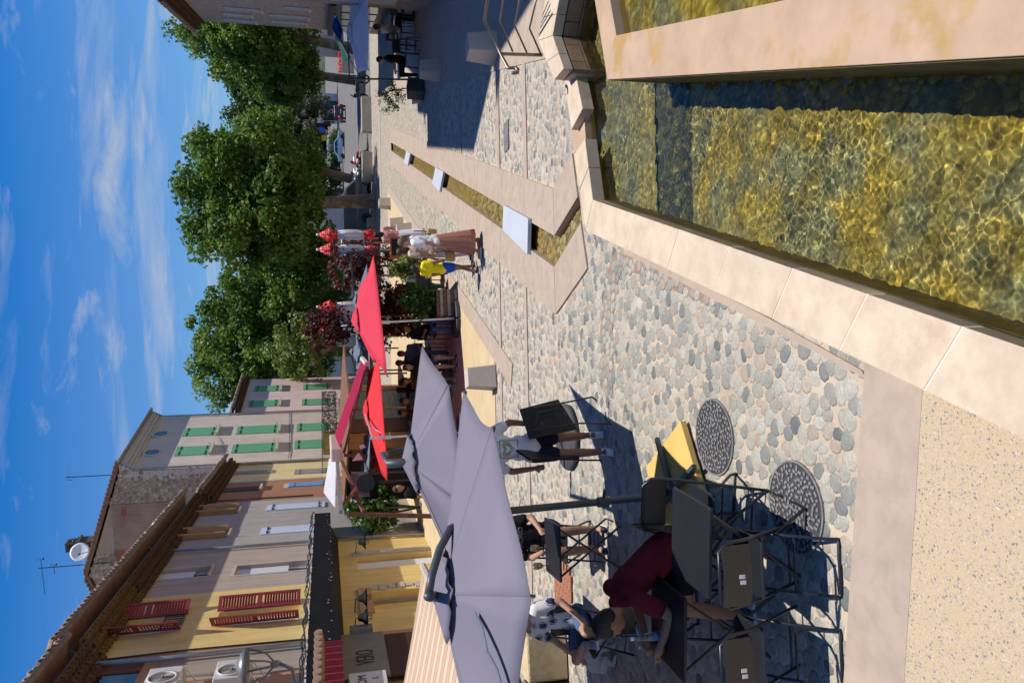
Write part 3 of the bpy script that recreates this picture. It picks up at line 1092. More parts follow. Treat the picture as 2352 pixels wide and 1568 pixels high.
m_pool_water = mat_pool_water()
dv_poly = [XY(d_o[0]), XY(d_o[1]), XY(d_o[2]), (12, -6), (12, 12)]
ph = pool_hole
o_w = structure(water_sheet('pool_water', -0.9, 5.2, 2.3, 9.9, WATER_Z, 0.0095, lambda P: inside(P, ph), m_pool_water))
o_w2 = structure(water_sheet('basin_water', 2.0, 4.6, 4.0, 8.5, DZ - 0.09, 0.025, lambda P: inside(P, [XY(d_i[0]), XY(d_i[1]), XY(d_i[2]), (9, d_i[2].y), (9, d_i[0].y)]), m_pool_water))
sun_data.cycles.is_caustics_light = True
for o in (o_w, o_w2):
    o.cycles.is_caustics_caster = True
for o in list(pool.children) + list(divider.children):
    if o.name.startswith(('pool_bed', 'pool_pebbles', 'pool_wall', 'basin_floor', 'rim_slab')):
        o.cycles.is_caustics_receiver = True
# ------------------------------------------------------------------ buildings
c1 = crop(0, 1152, 1.361)
c8 = crop(100, 1900, 2.24)
cb = crop(950, 1700, 2.597)
ct = crop(560, 1380, 4.055)          # tall house
cr = crop(540, 0, 3.7935)            # right stone house


class Facade:
    """a vertical house front: p0 on the ground, direction d along the street, outward side to the right of d"""

    def __init__(self, p0, d, flip=1):
        self.p0 = Vector((p0[0], p0[1], 0))
        self.d = Vector((d[0], d[1], 0)).normalized()
        self.n = Vector((self.d.y, -self.d.x, 0)) * flip
        self.flip = flip

    def hit(self, xy, off=0.0):
        r = ray(*xy)
        q = self.p0 + self.n * off
        t = (q - CP).dot(self.n) / r.dot(self.n)
        p = CP + r * t
        return (p - self.p0).dot(self.d), p.z

    def frame(self, o, u=0.0):
        """object axes: x along the front, y outward-negative (inward for flip=1), z up"""
        p = self.p0 + self.d * u
        o.location = p
        o.rotation_euler = (0, 0, math.atan2(self.d.y, self.d.x))
        if self.flip < 0:
            o.scale = (1, 1, 1)
        return o


def plaster(name, col, col2=None, **k):
    kw = dict(rough=0.92, var=0.07, scale=1.3, bump=0.35, bscale=45, grain=0.05, gscale=90, mscale=0.8, mix=(0.5, 0.7), streak=0.15)
    kw.update(k)
    return mat(name, col, col2=col2, **kw)


m_pl_yellow = plaster('yellow_plaster', (0.83, 0.615, 0.24), (0.76, 0.53, 0.19))
m_pl_taupe = plaster('taupe_plaster', (0.50, 0.40, 0.325), (0.45, 0.36, 0.30))
m_pl_grey = plaster('grey_plaster', (0.46, 0.41, 0.365), (0.41, 0.37, 0.335))
m_pl_brown = plaster('russet_plaster', (0.42, 0.20, 0.11), (0.37, 0.17, 0.095))
m_pl_yellow2 = plaster('pale_yellow_plaster', (0.80, 0.62, 0.30), (0.74, 0.55, 0.25))
m_pl_cream = plaster('pebbledash', (0.68, 0.56, 0.46), (0.62, 0.50, 0.41), bump=1.0, bscale=13)
m_pl_pink = plaster('pink_plaster', (0.80, 0.585, 0.53), (0.75, 0.54, 0.485))
m_pl_orange = plaster('orange_plaster', (0.52, 0.27, 0.145), (0.42, 0.32, 0.25), mix=(0.45, 0.55))
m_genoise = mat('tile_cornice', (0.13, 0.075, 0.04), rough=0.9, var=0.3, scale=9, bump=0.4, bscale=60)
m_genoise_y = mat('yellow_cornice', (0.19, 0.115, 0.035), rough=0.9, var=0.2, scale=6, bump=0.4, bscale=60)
m_tile = mat_attr('clay_tile', [(0, (0.20, 0.115, 0.08)), (0.4, (0.29, 0.18, 0.125)), (0.7, (0.36, 0.25, 0.18)), (1, (0.42, 0.33, 0.26))], rough=0.9, speck=0.3, sscale=12)
m_zinc = mat('zinc', (0.30, 0.33, 0.36), rough=0.45, metal=0.3, var=0.15, scale=4, bump=0.05)
m_gutter = mat('weathered_gutter', (0.17, 0.145, 0.125), rough=0.7, var=0.25, scale=5)
m_red_sh = mat('maroon_shutter', (0.27, 0.035, 0.05), rough=0.55, var=0.15, scale=8, bump=0.08)
m_green_sh = mat('green_shutter', (0.155, 0.43, 0.22), rough=0.6, var=0.05, scale=4, bump=0.04)
m_white = mat('white_paint', (0.78, 0.79, 0.82), rough=0.5, var=0.05)
m_blue_white = mat('pale_blue_shutter', (0.66, 0.74, 0.88), rough=0.6, var=0.04)
m_wood = mat('honey_wood', (0.55, 0.33, 0.15), rough=0.6, var=0.2, scale=3, stretch=(6, 6, 1))
m_greywood = mat('silvered_wood', (0.30, 0.29, 0.285), rough=0.9, var=0.25, scale=3, stretch=(8, 8, 1), bump=0.3)
m_bluewood = mat('blue_shutter', (0.16, 0.36, 0.68), rough=0.6, var=0.1)
m_brownsh = mat('dark_brown_shutter', (0.11, 0.04, 0.035), rough=0.7, var=0.15)
m_iron = mat('black_iron', (0.02, 0.02, 0.022), rough=0.5, bump=0.05)
m_stone_trim = mat('stone_trim', (0.55, 0.49, 0.42), rough=0.9, var=0.1, bump=0.25)
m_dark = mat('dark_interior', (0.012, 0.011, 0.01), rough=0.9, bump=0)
m_glass = bpy.data.materials.new('window_glass'); m_glass.use_nodes = True
_b = m_glass.node_tree.nodes['Principled BSDF']
_b.inputs['Base Color'].default_value = (0.02, 0.022, 0.025, 1); _b.inputs['Roughness'].default_value = 0.06; _b.inputs['Specular IOR Level'].default_value = 0.6


def wall_face(mb, u0, u1, z0, z1, holes, depth, y=0.0):
    us = sorted({u0, u1} | {v for h in holes for v in h[:2] if u0 < v < u1})
    zs = sorted({z0, z1} | {v for h in holes for v in h[2:4] if z0 < v < z1})
    for i in range(len(us) - 1):
        for j in range(len(zs) - 1):
            cu, cz = (us[i] + us[i + 1]) / 2, (zs[j] + zs[j + 1]) / 2
            if any(h[0] < cu < h[1] and h[2] < cz < h[3] for h in holes):
                continue
            mb.poly([(us[i], y, zs[j]), (us[i + 1], y, zs[j]), (us[i + 1], y, zs[j + 1]), (us[i], y, zs[j + 1])])
    for h in holes:
        a, b, c, d = h[:4]
        mb.poly([(a, y, c), (a, y + depth, c), (a, y + depth, d), (a, y, d)])
        mb.poly([(b, y, c), (b, y, d), (b, y + depth, d), (b, y + depth, c)])
        mb.poly([(a, y, d), (a, y + depth, d), (b, y + depth, d), (b, y, d)])
        mb.poly([(a, y, c), (b, y, c), (b, y + depth, c), (a, y + depth, c)])
    return mb


def window_parts(root, h, depth=0.22, frame_mat=None, bars=(1, 0), name='window', s=-1):
    """frame and panes set back in an opening"""
    a, b, c, d = h[:4]
    y = depth - 0.07
    f = MB()
    w = 0.055
    f.bx(a, a + w, y, y + 0.06, c, d); f.bx(b - w, b, y, y + 0.06, c, d)
    f.bx(a + w, b - w, y, y + 0.06, c, c + w); f.bx(a + w, b - w, y, y + 0.06, d - w, d)
    m = (a + b) / 2
    f.bx(m - w * 0.7, m + w * 0.7, y - 0.004, y + 0.06, c + w, d - w)
    o = f.build(name, frame_mat or m_white, root)
    for (p, q) in ((a + w, m - w * 0.7), (m + w * 0.7, b - w)):
        g = MB(); g.bx(p, q, y + 0.025, y + 0.035, c + w, d - w)
        g.build('pane', m_glass, o)
    return o


def shutter_leaf(root, hinge, z0, z1, w, ang, material, kind='louvre', side=1, name='shutter', yoff=-0.02):
    """leaf hinged at u=hinge; side=+1 opens over +u; ang 0 = flat on the wall, 90 = straight out"""
    f = MB()
    t = 0.035
    if kind == 'louvre':
        fr = 0.07
        f.bx(0, fr, -t, 0, z0, z1); f.bx(w - fr, w, -t, 0, z0, z1)
        for (p, q) in ((z0, z0 + 0.09), (z1 - 0.09, z1), ((z0 + z1) / 2 - 0.06, (z0 + z1) / 2 + 0.06)):
            f.bx(fr, w - fr, -t, 0, p, q)
    elif kind == 'plank':
        n = max(2, round(w / 0.13))
        for k in range(n):
            f.bx(w * k / n + 0.003, w * (k + 1) / n - 0.003, -t, 0, z0, z1)
    elif kind == 'frame':
        fr = 0.08
        f.bx(0, fr, -t, 0, z0, z1); f.bx(w - fr, w, -t, 0, z0, z1)
        f.bx(fr, w - fr, -t, 0, z0, z0 + fr); f.bx(fr, w - fr, -t, 0, z1 - fr, z1)
        f.bx(fr, w - fr, -t * 0.7, -t * 0.3, z0 + fr, z1 - fr)
    o = f.build(name, material, root)
    o.location = (hinge, yoff, 0)
    if side > 0:
        o.rotation_euler = (0, 0, -rad(ang))
    else:
        o.rotation_euler = (0, 0, rad(ang))
        o.scale = (-1, 1, 1)
    if kind == 'louvre':
        n = int((z1 - z0 - 0.3) / 0.062)
        sl = MB()
        sl.box((0, 0, 0), (w - 0.15, 0.008, 0.06), M=Matrix.Rotation(rad(38), 3, 'X'))
        sm = sl.mesh('slat', material)
        for k in range(n):
            z = z0 + 0.13 + (z1 - z0 - 0.26) * k / max(1, n - 1)
            if abs(z - (z0 + z1) / 2) < 0.09:
                continue
            q = link('slat', sm, o)
            q.location = (w / 2, -t / 2, z)
    if kind == 'plank':
        for z in (z0 + 0.22, z1 - 0.22):
            b = MB(); b.bx(0.02, w * 0.85, -t - 0.02, -t - 0.002, z - 0.03, z + 0.03); b.build('strap_hinge', m_iron if material in (m_green_sh, m_blue_white) else material, o)
    return o


def gutter_and_tiles(root, u0, u1, z, out, tiles=True, gm=None, tile_w=0.24):
    """roof edge seen from below: gutter tube along the front and the mouths of the canal tiles above it"""
    g = MB()
    k = 10
    prof = [(-out + 0.075 * math.cos(PI + PI * i / k) - 0.075, z + 0.075 * math.sin(PI + PI * i / k)) for i in range(k + 1)]
    for i in range(k):
        (a, b), (c, d) = prof[i], prof[i + 1]
        g.poly([(u0, a, b), (u1, a, b), (u1, c, d), (u0, c, d)])
    g.tube([(u0, -out - 0.15, z + 0.005), (u1, -out - 0.15, z + 0.005)], 0.014, 6)
    g.build('gutter', gm or m_gutter, root)
    if not tiles:
        return
    n = int((u1 - u0) / tile_w)
    r = tile_w * 0.46
    vs, fs = [], []
    tm = MB()
    for i in range(7):
        a = PI * i / 6
        for (yy, zz, rr) in ((0, 0, r), (0.5, 0.16, r * 0.9), (0, -0.018, r * 0.84), (0.5, 0.142, r * 0.76)):
            vs.append((rr * math.cos(a), yy, zz + rr * math.sin(a) * 0.9))
    for i in range(6):
        a, b = i * 4, (i + 1) * 4
        fs += [(a, b, b + 1, a + 1), (a + 2, a + 3, b + 3, b + 2), (a, a + 2, b + 2, b)]
    V = np.array(vs, np.float32); F = np.array([f for f in fs], np.int32)
    g_ = random.Random(int(u0 * 10))
    ms = [np_mesh('roof_tile', V, F, m_tile, np.full(len(V), g_.random())) for _ in range(5)]
    for i in range(n):
        o = link('roof_tile', ms[g_.randrange(5)], root)
        o.location = (u0 + (i + 0.5) * (u1 - u0) / n, -out - 0.1 + g_.uniform(-0.025, 0.025), z + 0.06)
        o.rotation_euler = (0, 0, g_.uniform(-0.05, 0.05))


def genoise(root, u0, u1, z0, rows, out, material):
    """stepped cornice of half tiles under the eaves; each row juts further out"""
    c = MB()
    st = 0.22
    dz = 0.15
    for r in range(rows):
        y = -out * (r + 1) / rows
        zb = z0 + r * dz
        c.bx(u0, u1, y + 0.02, 0.05, zb + 0.09, zb + dz)
        n = int((u1 - u0) / st)
        for i in range(n):
            x = u0 + (i + 0.5 + 0.5 * (r % 2)) * st
            if x > u1 - 0.1:
                continue
            pts = []
            for k in range(6):
                a = PI * k / 5
                pts.append((x + 0.095 * math.cos(a), 0.09 * math.sin(a)))
            for k in range(5):
                (xa, za), (xb, zb2) = pts[k], pts[k + 1]
                c.poly([(xa, y, zb + za), (xb, y, zb + zb2), (xb, 0.0, zb + zb2), (xa, 0.0, zb + za)])
                c.poly([(xa, y - 0.001, zb + za), (xb, y - 0.001, zb + zb2), (xb * 0.82 + x * 0.18, y - 0.001, zb + zb2 * 0.8), (xa * 0.82 + x * 0.18, y - 0.001, zb + za * 0.8)])
    return stuff(c.build('tile_cornice', material, root))


def roof_sheet(root, u0, u1, z, out, depth, rise, material=None):
    r = MB()
    r.poly([(u0, -out, z + 0.04), (u1, -out, z + 0.04), (u1, depth, z + 0.04 + rise), (u0, depth, z + 0.04 + rise)])
    r.poly([(u0, depth, z + rise), (u1, depth, z + rise), (u1, depth + 0.02, 0), (u0, depth + 0.02, 0)])
    r.poly([(u0, -out, z + 0.02), (u0, 0.02, z + 0.02), (u1, 0.02, z + 0.02), (u1, -out, z + 0.02)])
    return r.build('roof', material or mat_roof, root)


mat_roof = mat('roof_clay', (0.27, 0.17, 0.12), rough=0.95, var=0.25, scale=5, bump=0.5)
ROW = Facade((-6.6 - 0.02 * 20, 0), (0.02, 1))
uh = lambda xy, off=0: ROW.hit(xy, off)[0]
U_OY = uh(c8(1200, 665)); U_YT = uh(c8(1400, 215)); U_TG = uh(c1(1000, 945)); U_GB = uh(c1(1100, 735)); U_BY = uh(c1(1200, 640)); U_END = uh(c1(1250, 562))
Z_EAVE = ROW.hit(c8(340, 430), 0.6)[1]
Z_E2 = ROW.hit(c1(957, 640), 0.5)[1]
EZ = Z_EAVE - 0.35


def opening(top, bot, w=0.95, z0=None, off=0):
    ua, za = ROW.hit(top, off)
    ub, zb = ROW.hit(bot, off)
    u = (ua + ub) / 2
    return (u - w / 2, u + w / 2, zb if z0 is None else z0, za)


# --- yellow house with maroon louvred shutters
hs = []
W1 = opening(c8(557, 490), c8(1157, 462), 1.0)
W2 = opening(c8(1418, 417), c8(2035, 372), 1.0)
D1 = opening(cb(660, 500), cb(1330, 480), 1.25, 0.0)
D2 = opening(cb(800, 840), cb(1200, 815), 1.35, 0.55)
yh = thing('yellow_house', 'yellow plastered house with maroon louvred shutters and yellow tile cornice', 'house')
ROW.frame(yh)
mbw = MB(); wall_face(mbw, U_OY, U_YT, 0, EZ, [W1, W2, D2], 0.3)
mbw.build('wall', m_pl_yellow, yh)
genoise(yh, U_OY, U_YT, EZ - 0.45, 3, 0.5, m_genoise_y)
gutter_and_tiles(yh, U_OY - 0.3, U_YT, Z_EAVE, 0.55)
roof_sheet(yh, U_OY, U_YT, Z_EAVE, 0.55, 5, 1.5)
for w in (W1, W2):
    bk = MB(); bk.bx(w[0], w[1], 0.3, 0.34, w[2], w[3]); bk.build('window_reveal', m_pl_yellow, yh)
    window_parts(yh, (w[0] + 0.45, w[1] - 0.02, w[2] + 0.02, w[3] - 0.3), 0.3)
    shutter_leaf(yh, w[0], w[2] - 0.02, w[3] + 0.05, 0.52, 38, m_red_sh, 'louvre', -1)
    shutter_leaf(yh, w[1], w[2] - 0.02, w[3] + 0.05, 0.52, 24, m_red_sh, 'louvre', 1)
ir = MB()
for k in range(7):
    x = W1[0] + 0.05 + k * 0.15
    ir.tube([(x, -0.06, W1[2] + 0.03), (x, -0.06, W1[2] + 0.45)], 0.012, 6)
for z in (W1[2] + 0.04, W1[2] + 0.45):
    ir.tube([(W1[0], -0.06, z), (W1[1], -0.06, z)], 0.014, 6)
ir.build('guard_rail', m_iron, yh)
dd = MB(); dd.bx(D2[0], D2[1], 0.27, 0.3, 0.55, D2[3]); dd.build('boarded_window', m_pl_yellow, yh)
dd = MB(); dd.bx(D2[0] + 0.1, D2[0] + 0.16, 0.2, 0.26, 0.55, D2[3]); dd.bx(D2[1] - 0.2, D2[1] - 0.1, 0.2, 0.26, .55, D2[3]); dd.build('window_post', m_greywood, yh)
lt = MB(); lt.bx(D2[0] - 0.25, D2[1] + 0.25, -0.06, 0.15, D2[3], D2[3] + 0.35); lt.build('lintel', m_wood, yh)
stn = MB()
for k in range(8):
    stn.box((D2[1] + 0.3 + 0.05 * math.sin(k * 5), -0.01, 0.3 + k * 0.24), (0.32 + 0.08 * math.cos(k * 3), 0.06, 0.2))
stuff(stn.build('bare_stones', m_stone_trim, yh))

# --- taupe house with roller blind
th = thing('taupe_house', 'taupe plastered house with white roller blinds and cracked window surrounds', 'house')
ROW.frame(th)
W3 = opening(c8(812, 105), c8(1365, 55), 0.95)
W4 = opening(c8(1560, 48), c8(2095, 20), 0.95)
W4 = (W4[0], W4[1], W4[3] - 2.1, W4[3])
D1 = (max(D1[0], U_YT + 0.15), max(D1[1], U_YT + 1.4), 0, D1[3])
z_low = ROW.hit(cb(448, 700), 0.55)[1] + 0.15
mbw = MB(); wall_face(mbw, U_YT, U_TG, z_low, EZ, [W3, W4], 0.25)
mbw.build('wall', m_pl_taupe, th)
mbw = MB(); wall_face(mbw, U_YT, U_TG, 0, z_low, [D1], 0.3); mbw.build('ground_floor_wall', m_pl_yellow, th)
sh = MB(); sh.bx(D1[0] + 0.3, D1[1] - 0.12, 0.16, 0.2, 0.0, D1[3] - 0.02); sh.build('door', m_white, th)
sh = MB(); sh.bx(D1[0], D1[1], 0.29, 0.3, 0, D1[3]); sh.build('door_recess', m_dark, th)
sb = MB(); sb.bx(D1[1] + 0.1, D1[1] + 0.45, -0.05, 0.0, 0, D1[3] + 0.1); sb.build('door_pilaster', m_stone_trim, th)
sb = MB(); sb.bx(D1[1] + 0.2, D1[1] + 0.34, -0.062, -0.05, 1.35, 1.6); sb.build('number_plate', m_white, th)
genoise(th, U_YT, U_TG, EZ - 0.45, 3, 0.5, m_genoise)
gutter_and_tiles(th, U_YT, U_TG, Z_EAVE, 0.55)
roof_sheet(th, U_YT, U_TG, Z_EAVE, 0.55, 5, 1.5)
for i, w in enumerate((W3, W4)):
    window_parts(th, w, 0.25)
    bl = MB()
    zb = w[2] + (0.45 if i == 0 else 0.62) * (1 if i == 0 else 1)
    nsl = int((w[3] - zb) / 0.055)
    bl2 = link('roller_blind', None, th)
    for k in range(nsl):
        z = zb + k * (w[3] - zb) / nsl
        bl.bx(w[0] + 0.02, w[1] - 0.02, 0.1, 0.112, z + 0.003, z + (w[3] - zb) / nsl)
    COL.objects.unlink(bl2); bpy.data.objects.remove(bl2)
    stuff(bl.build('roller_blind', m_white, th))
    fr = MB()
    fr.bx(w[0] - 0.09, w[0] - 0.002, -0.015, 0.02, w[2] - 0.1, w[3] + 0.1); fr.bx(w[1] + 0.002, w[1] + 0.09, -0.015, 0.02, w[2] - 0.1, w[3] + 0.1)
    fr.bx(w[0] - 0.002, w[1] + 0.002, -0.015, 0.02, w[3] + 0.002, w[3] + 0.1)
    fr.build('window_surround', m_stone_trim, th)
    sl = MB(); sl.bx(w[0] - 0.05, w[1] + 0.05, -0.06, 0.05, w[2] - 0.06, w[2] - 0.002); sl.build('sill', m_stone_trim, th)

# --- grey house with wooden casements
gh = thing('grey_house', 'grey plastered house with open wooden casements and pale blue shutters below', 'house')
ROW.frame(gh)
W5 = opening(c1(795, 893), c1(1045, 888), 0.9)
W6 = opening(c1(862, 790), c1(1095, 777), 0.9)
W7 = opening(c1(1200, 873), c1(1420, 860), 0.9); W7 = (W7[0], W7[1], W7[3] - 2.2, W7[3])
W8 = opening(c1(1228, 765), c1(1440, 755), 0.9); W8 = (W8[0], W8[1], W8[3] - 2.2, W8[3])
mbw = MB(); wall_face(mbw, U_TG, U_GB, 0, EZ, [W5, W6], 0.25)
mbw.build('wall', m_pl_grey, gh)
genoise(gh, U_TG, U_GB, EZ - 0.45, 3, 0.5, m_genoise)
gutter_and_tiles(gh, U_TG, U_GB, Z_EAVE, 0.55)
roof_sheet(gh, U_TG, U_GB, Z_EAVE, 0.55, 5, 1.5)
for w in (W5, W6):
    bk = MB(); bk.bx(w[0], w[1], 0.23, 0.25, w[2], w[3]); bk.build('window_recess', m_glass, gh)
    shutter_leaf(gh, w[0], w[2] + 0.03, w[3] - 0.05, 0.2, 70, m_wood, 'frame', -1, 'casement', -0.01)
    shutter_leaf(gh, w[1], w[2] + 0.03, w[3] - 0.05, 0.2, 70, m_wood, 'frame', 1, 'casement', -0.01)
    sl = MB(); sl.bx(w[0] - 0.05, w[1] + 0.05, -0.08, 0.03, w[2] - 0.08, w[2] - 0.002); sl.build('sill', m_stone_trim, gh)
    fr = MB(); fr.bx(w[0] - 0.1, w[1] + 0.1, -0.012, 0.0, w[3] + 0.002, w[3] + 0.12); fr.build('window_head', m_stone_trim, gh)
for w in (W7, W8):
    for s, hx in ((1, w[0]), (-1, w[1])):
        shutter_leaf(gh, hx, w[2], w[3], 0.445, 0, m_blue_white, 'plank', s, yoff=-0.005)

# --- narrow russet house and narrow pale yellow house
EZ2 = Z_E2 - 0.3
bh = thing('russet_house', 'narrow russet plastered house with one bright blue shutter', 'house')
ROW.frame(bh)
W9 = opening(c1(990, 690), c1(1195, 672), 0.85)
W10 = opening(c1(1325, 665), c1(1480, 650), 0.8); W10 = (W10[0], W10[1], W10[3] - 1.7, W10[3])
mbw = MB(); wall_face(mbw, U_GB, U_BY, 0, EZ2, [], 0.2); mbw.build('wall', m_pl_brown, bh)
genoise(bh, U_GB, U_BY, EZ2 - 0.3, 3, 0.45, m_genoise)
gutter_and_tiles(bh, U_GB, U_BY, Z_E2, 0.5)
roof_sheet(bh, U_GB, U_BY, Z_E2, 0.5, 5, 1.2)
for w, mm in ((W9, m_brownsh), (W10, m_bluewood)):
    for s, hx in ((1, w[0]), (-1, w[1])):
        shutter_leaf(bh, hx, w[2], w[3], (w[1] - w[0]) / 2 - 0.01, 0, mm, 'plank', s, yoff=-0.005)
sl = MB(); sl.bx(W9[0] - 0.1, W9[1] + 0.1, -0.12, 0.03, W9[2] - 0.1, W9[2] - 0.003); sl.build('sill', m_stone_trim, bh)
fr = MB(); fr.bx(W10[0] - 0.1, W10[1] + 0.1, -0.012, 0.0, W10[3] + 0.002, W10[3] + 0.2); fr.build('window_head', m_stone_trim, bh)
ny = thing('pale_yellow_house', 'narrow pale yellow house with silvered wooden shutters', 'house')
ROW.frame(ny)
W11 = opening(c1(1040, 608), c1(1255, 598), 0.85)
W12 = opening(c1(1352, 605), c1(1480, 590), 1.2); W12 = (W12[0], W12[1], W12[3] - 1.7, W12[3])
mbw = MB(); wall_face(mbw, U_BY, U_END, 0, EZ2, [], 0.2); mbw.build('wall', m_pl_yellow2, ny)
genoise(ny, U_BY, U_END, EZ2 - 0.3, 3, 0.45, m_genoise)
gutter_and_tiles(ny, U_BY, U_END + 0.15, Z_E2, 0.5)
roof_sheet(ny, U_BY, U_END, Z_E2, 0.5, 5, 1.2)
for w in (W11, W12):
    for s, hx in ((1, w[0]), (-1, w[1])):
        shutter_leaf(ny, hx, w[2], w[3], (w[1] - w[0]) / 2 - 0.01, 0, m_greywood, 'plank', s, yoff=-0.005)
qn = MB()
for k in range(int(EZ2 / 0.42)):
    qn.bx(U_BY - 0.14, U_BY + 0.14, -0.02, 0.0, k * 0.42 + 0.01, k * 0.42 + 0.4)
stuff(qn.build('quoins', m_stone_trim, ny))

# --- orange house nearest on the left
oh = thing('orange_house', 'orange plastered house with brown wooden shutters and herringbone tile cornice', 'house')
ROW.frame(oh)
Z_E0 = ROW.hit(c8(120, 760), 0.6)[1]
mbw = MB(); wall_face(mbw, U_OY - 7, U_OY, 0, Z_E0 - 0.3, [], 0.2); mbw.build('wall', m_pl_orange, oh)
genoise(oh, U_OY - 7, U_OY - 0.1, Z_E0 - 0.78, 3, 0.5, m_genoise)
gutter_and_tiles(oh, U_OY - 7, U_OY - 0.05, Z_E0, 0.55)
roof_sheet(oh, U_OY - 7, U_OY, Z_E0, 0.55, 5, 1.5)
W13 = opening(c8(290, 830), c8(850, 790), 0.5)
m_rust_sh = mat('rust_wood', (0.17, 0.075, 0.045), rough=0.7, var=0.2, scale=4, stretch=(5, 5, 1))
shutter_leaf(oh, W13[0], W13[2], W13[3], 0.55, 0, m_rust_sh, 'frame', 1, yoff=-0.005)
shutter_leaf(oh, W13[0] - 0.95, W13[2], W13[3], 0.55, 0, m_rust_sh, 'frame', -1, yoff=-0.005)
bk = MB(); bk.bx(W13[0] - 0.95, W13[0] - 0.02, -0.012, -0.004, W13[2], W13[3]); bk.build('window', m_glass, oh)
pg = MB(); pg.bx(U_OY - 1.6, U_OY - 0.45, -0.02, 0.0, 3.4, W13[2] - 0.35); pg.build('render_patch', plaster('bare_render', (0.42, 0.34, 0.27)), oh)
# downpipes
def pipe(root, xys, off=0.1, r=0.05, material=None, name='downpipe'):
    pts = []
    for xy in xys:
        u, z = ROW.hit(xy, off)
        pts.append((u, -off, z))
    mb_ = MB(); mb_.tube(pts, r, 8)
    return mb_.build(name, material or m_zinc, root, smooth=True)


pipe(oh, [c8(260, 660), c8(380, 700), c8(440, 765), c8(1000, 720), c8(2080, 605)], 0.12, 0.055)
pipe(gh, [c1(650, 900), c1(700, 965), c1(1050, 945), c1(1420, 918)], 0.1, 0.05)
pipe(yh, [cb(430, 298), cb(640, 292), cb(1250, 262)], 0.1, 0.045)
pipe(bh, [c1(912, 700), c1(950, 735), c1(1440, 705)], 0.08, 0.035, m_genoise)
pipe(ny, [c1(1040, 530), c1(1075, 560), c1(1470, 540)], 0.1, 0.05, m_gutter)
pipe(yh, [c8(430, 742), c8(1200, 652), c8(2080, 572)], 0.03, 0.02, m_iron, 'cable')

# --- tall house with green shutters and a rubble gable
P0 = ROW.p0 + ROW.d * U_END
TALL = Facade(P0, (0.25, 0.968))
tl = thing('tall_house', 'tall cream house with green shutters, round attic windows and a rubble stone side', 'house')
TALL.frame(tl)
TL = TALL.hit(c1(1100, 335))[0]
TZ = TALL.hit(c1(560, 540), 0.35)[1]
tz_w = TZ - 0.05
TD = 11.0
wins = []
for (t, b, kind) in ((ct(135, 580), ct(610, 568), 'c'), (ct(905, 550), ct(1510, 520), 'c'), (ct(1760, 490), ct(2250, 475), 'c'),
                     (ct(245, 320), ct(700, 308), 'c'), (ct(970, 300), ct(1545, 270), 'c'), (ct(1790, 255), ct(2250, 240), 'c')):
    ua, za = TALL.hit(t); ub, zb = TALL.hit(b)
    u = (ua + ub) / 2
    wins.append((u - 0.62, u + 0.62, zb, za))
rnd_w = [TALL.hit(c1(699, 513)), TALL.hit(c1(738, 428))]
mbw = MB(); wall_face(mbw, 0, TL, 0, tz_w, [], 0.2); mbw.build('wall', m_pl_cream, tl)
sw = MB()
ridge_y, ridge_z = TD / 2, TZ + 1.75
sw.poly([(0, 0.001, 0), (0, 0.001, tz_w), (0, ridge_y, ridge_z), (0, TD, tz_w), (0, TD, 0)])
sw.poly([(TL, 0.001, 0), (TL, TD, 0), (TL, TD, tz_w), (TL, ridge_y, ridge_z), (TL, 0.001, tz_w)])
sw.poly([(0, TD, 0), (0, TD, tz_w), (TL, TD, tz_w), (TL, TD, 0)])
m_rubble_m = mat('rubble_mortar', (0.46, 0.36, 0.265), rough=0.95, var=0.15, scale=4, bump=0.4, col2=(0.40, 0.27, 0.19), mscale=0.5)
sw.build('side_wall', m_rubble_m, tl)
m_rubble = mat_attr('rubble_stone', [(0, (0.27, 0.215, 0.16)), (0.3, (0.36, 0.285, 0.205)), (0.6, (0.41, 0.33, 0.245)), (0.85, (0.50, 0.43, 0.34)), (1, (0.30, 0.21, 0.145))], rough=0.95, speck=0.3, sscale=9, bump=0.5, bscale=25)
gpoly = [(0, 5.5), (0, tz_w), (ridge_y, ridge_z), (TD, tz_w), (TD, 5.5)]
patch_c = (3.6, TZ - 0.3)
cS, VS, FS, rS = stones(0.1, TD, 5.5, ridge_z, 0.21, lambda P: inside(P, gpoly) & ~((np.abs(P[..., 0] - 3.1) < 1.35) & (P[..., 1] > TZ - 2.3)), 31, K=8, gap=1.06, rings=1, hmin=0.01, hmax=0.05, jit=0.45)
VV = np.stack([-VS[..., 2], VS[..., 0], VS[..., 1]], -1)
near_i = np.argsort(-(cS[:, 1]) + 0.25 * np.abs(cS[:, 0] - 2.5))[:300]
for i in near_i:
    o3 = np.array([0, cS[i, 0], cS[i, 1]], np.float32)
    ob = link('rubble_stone', np_mesh('rubble_stone', VV[i] - o3, FS[:, ::-1], m_rubble, np.full(VV.shape[1], rS[i])), tl)
    ob.location = tuple(float(q) for q in o3)
rs = np.ones(len(cS), bool); rs[near_i] = False
stuff(link('rubble_stones', stones_mesh('rubble_stones', VV[rs], FS[:, ::-1], rS[rs], m_rubble), tl))
pt = MB(); pt.box((-0.03, 3.1, TZ - 0.9), (0.05, 2.7, 2.7)); pt.build('render_patch', plaster('brown_render', (0.33, 0.215, 0.155), (0.40, 0.28, 0.21), mix=(0.45, 0.6)), tl)
m_brick = mat('red_brick', (0.36, 0.15, 0.09), rough=0.9, var=0.3, scale=14)
bk_mesh = MB().box((0, 0, 0), (0.04, 0.2, 0.055)).mesh('brick', m_brick)
for (yy, zz, rows, cols) in ((4.3, TZ + 0.05, 7, 3), (2.0, TZ - 0.2, 4, 2)):
    for r in range(rows):
        for c_ in range(cols):
            q = link('brick', bk_mesh, tl); q.location = (-0.062, yy + (c_ + 0.5 * (r % 2)) * 0.215, zz + r * 0.065)
qs = MB()
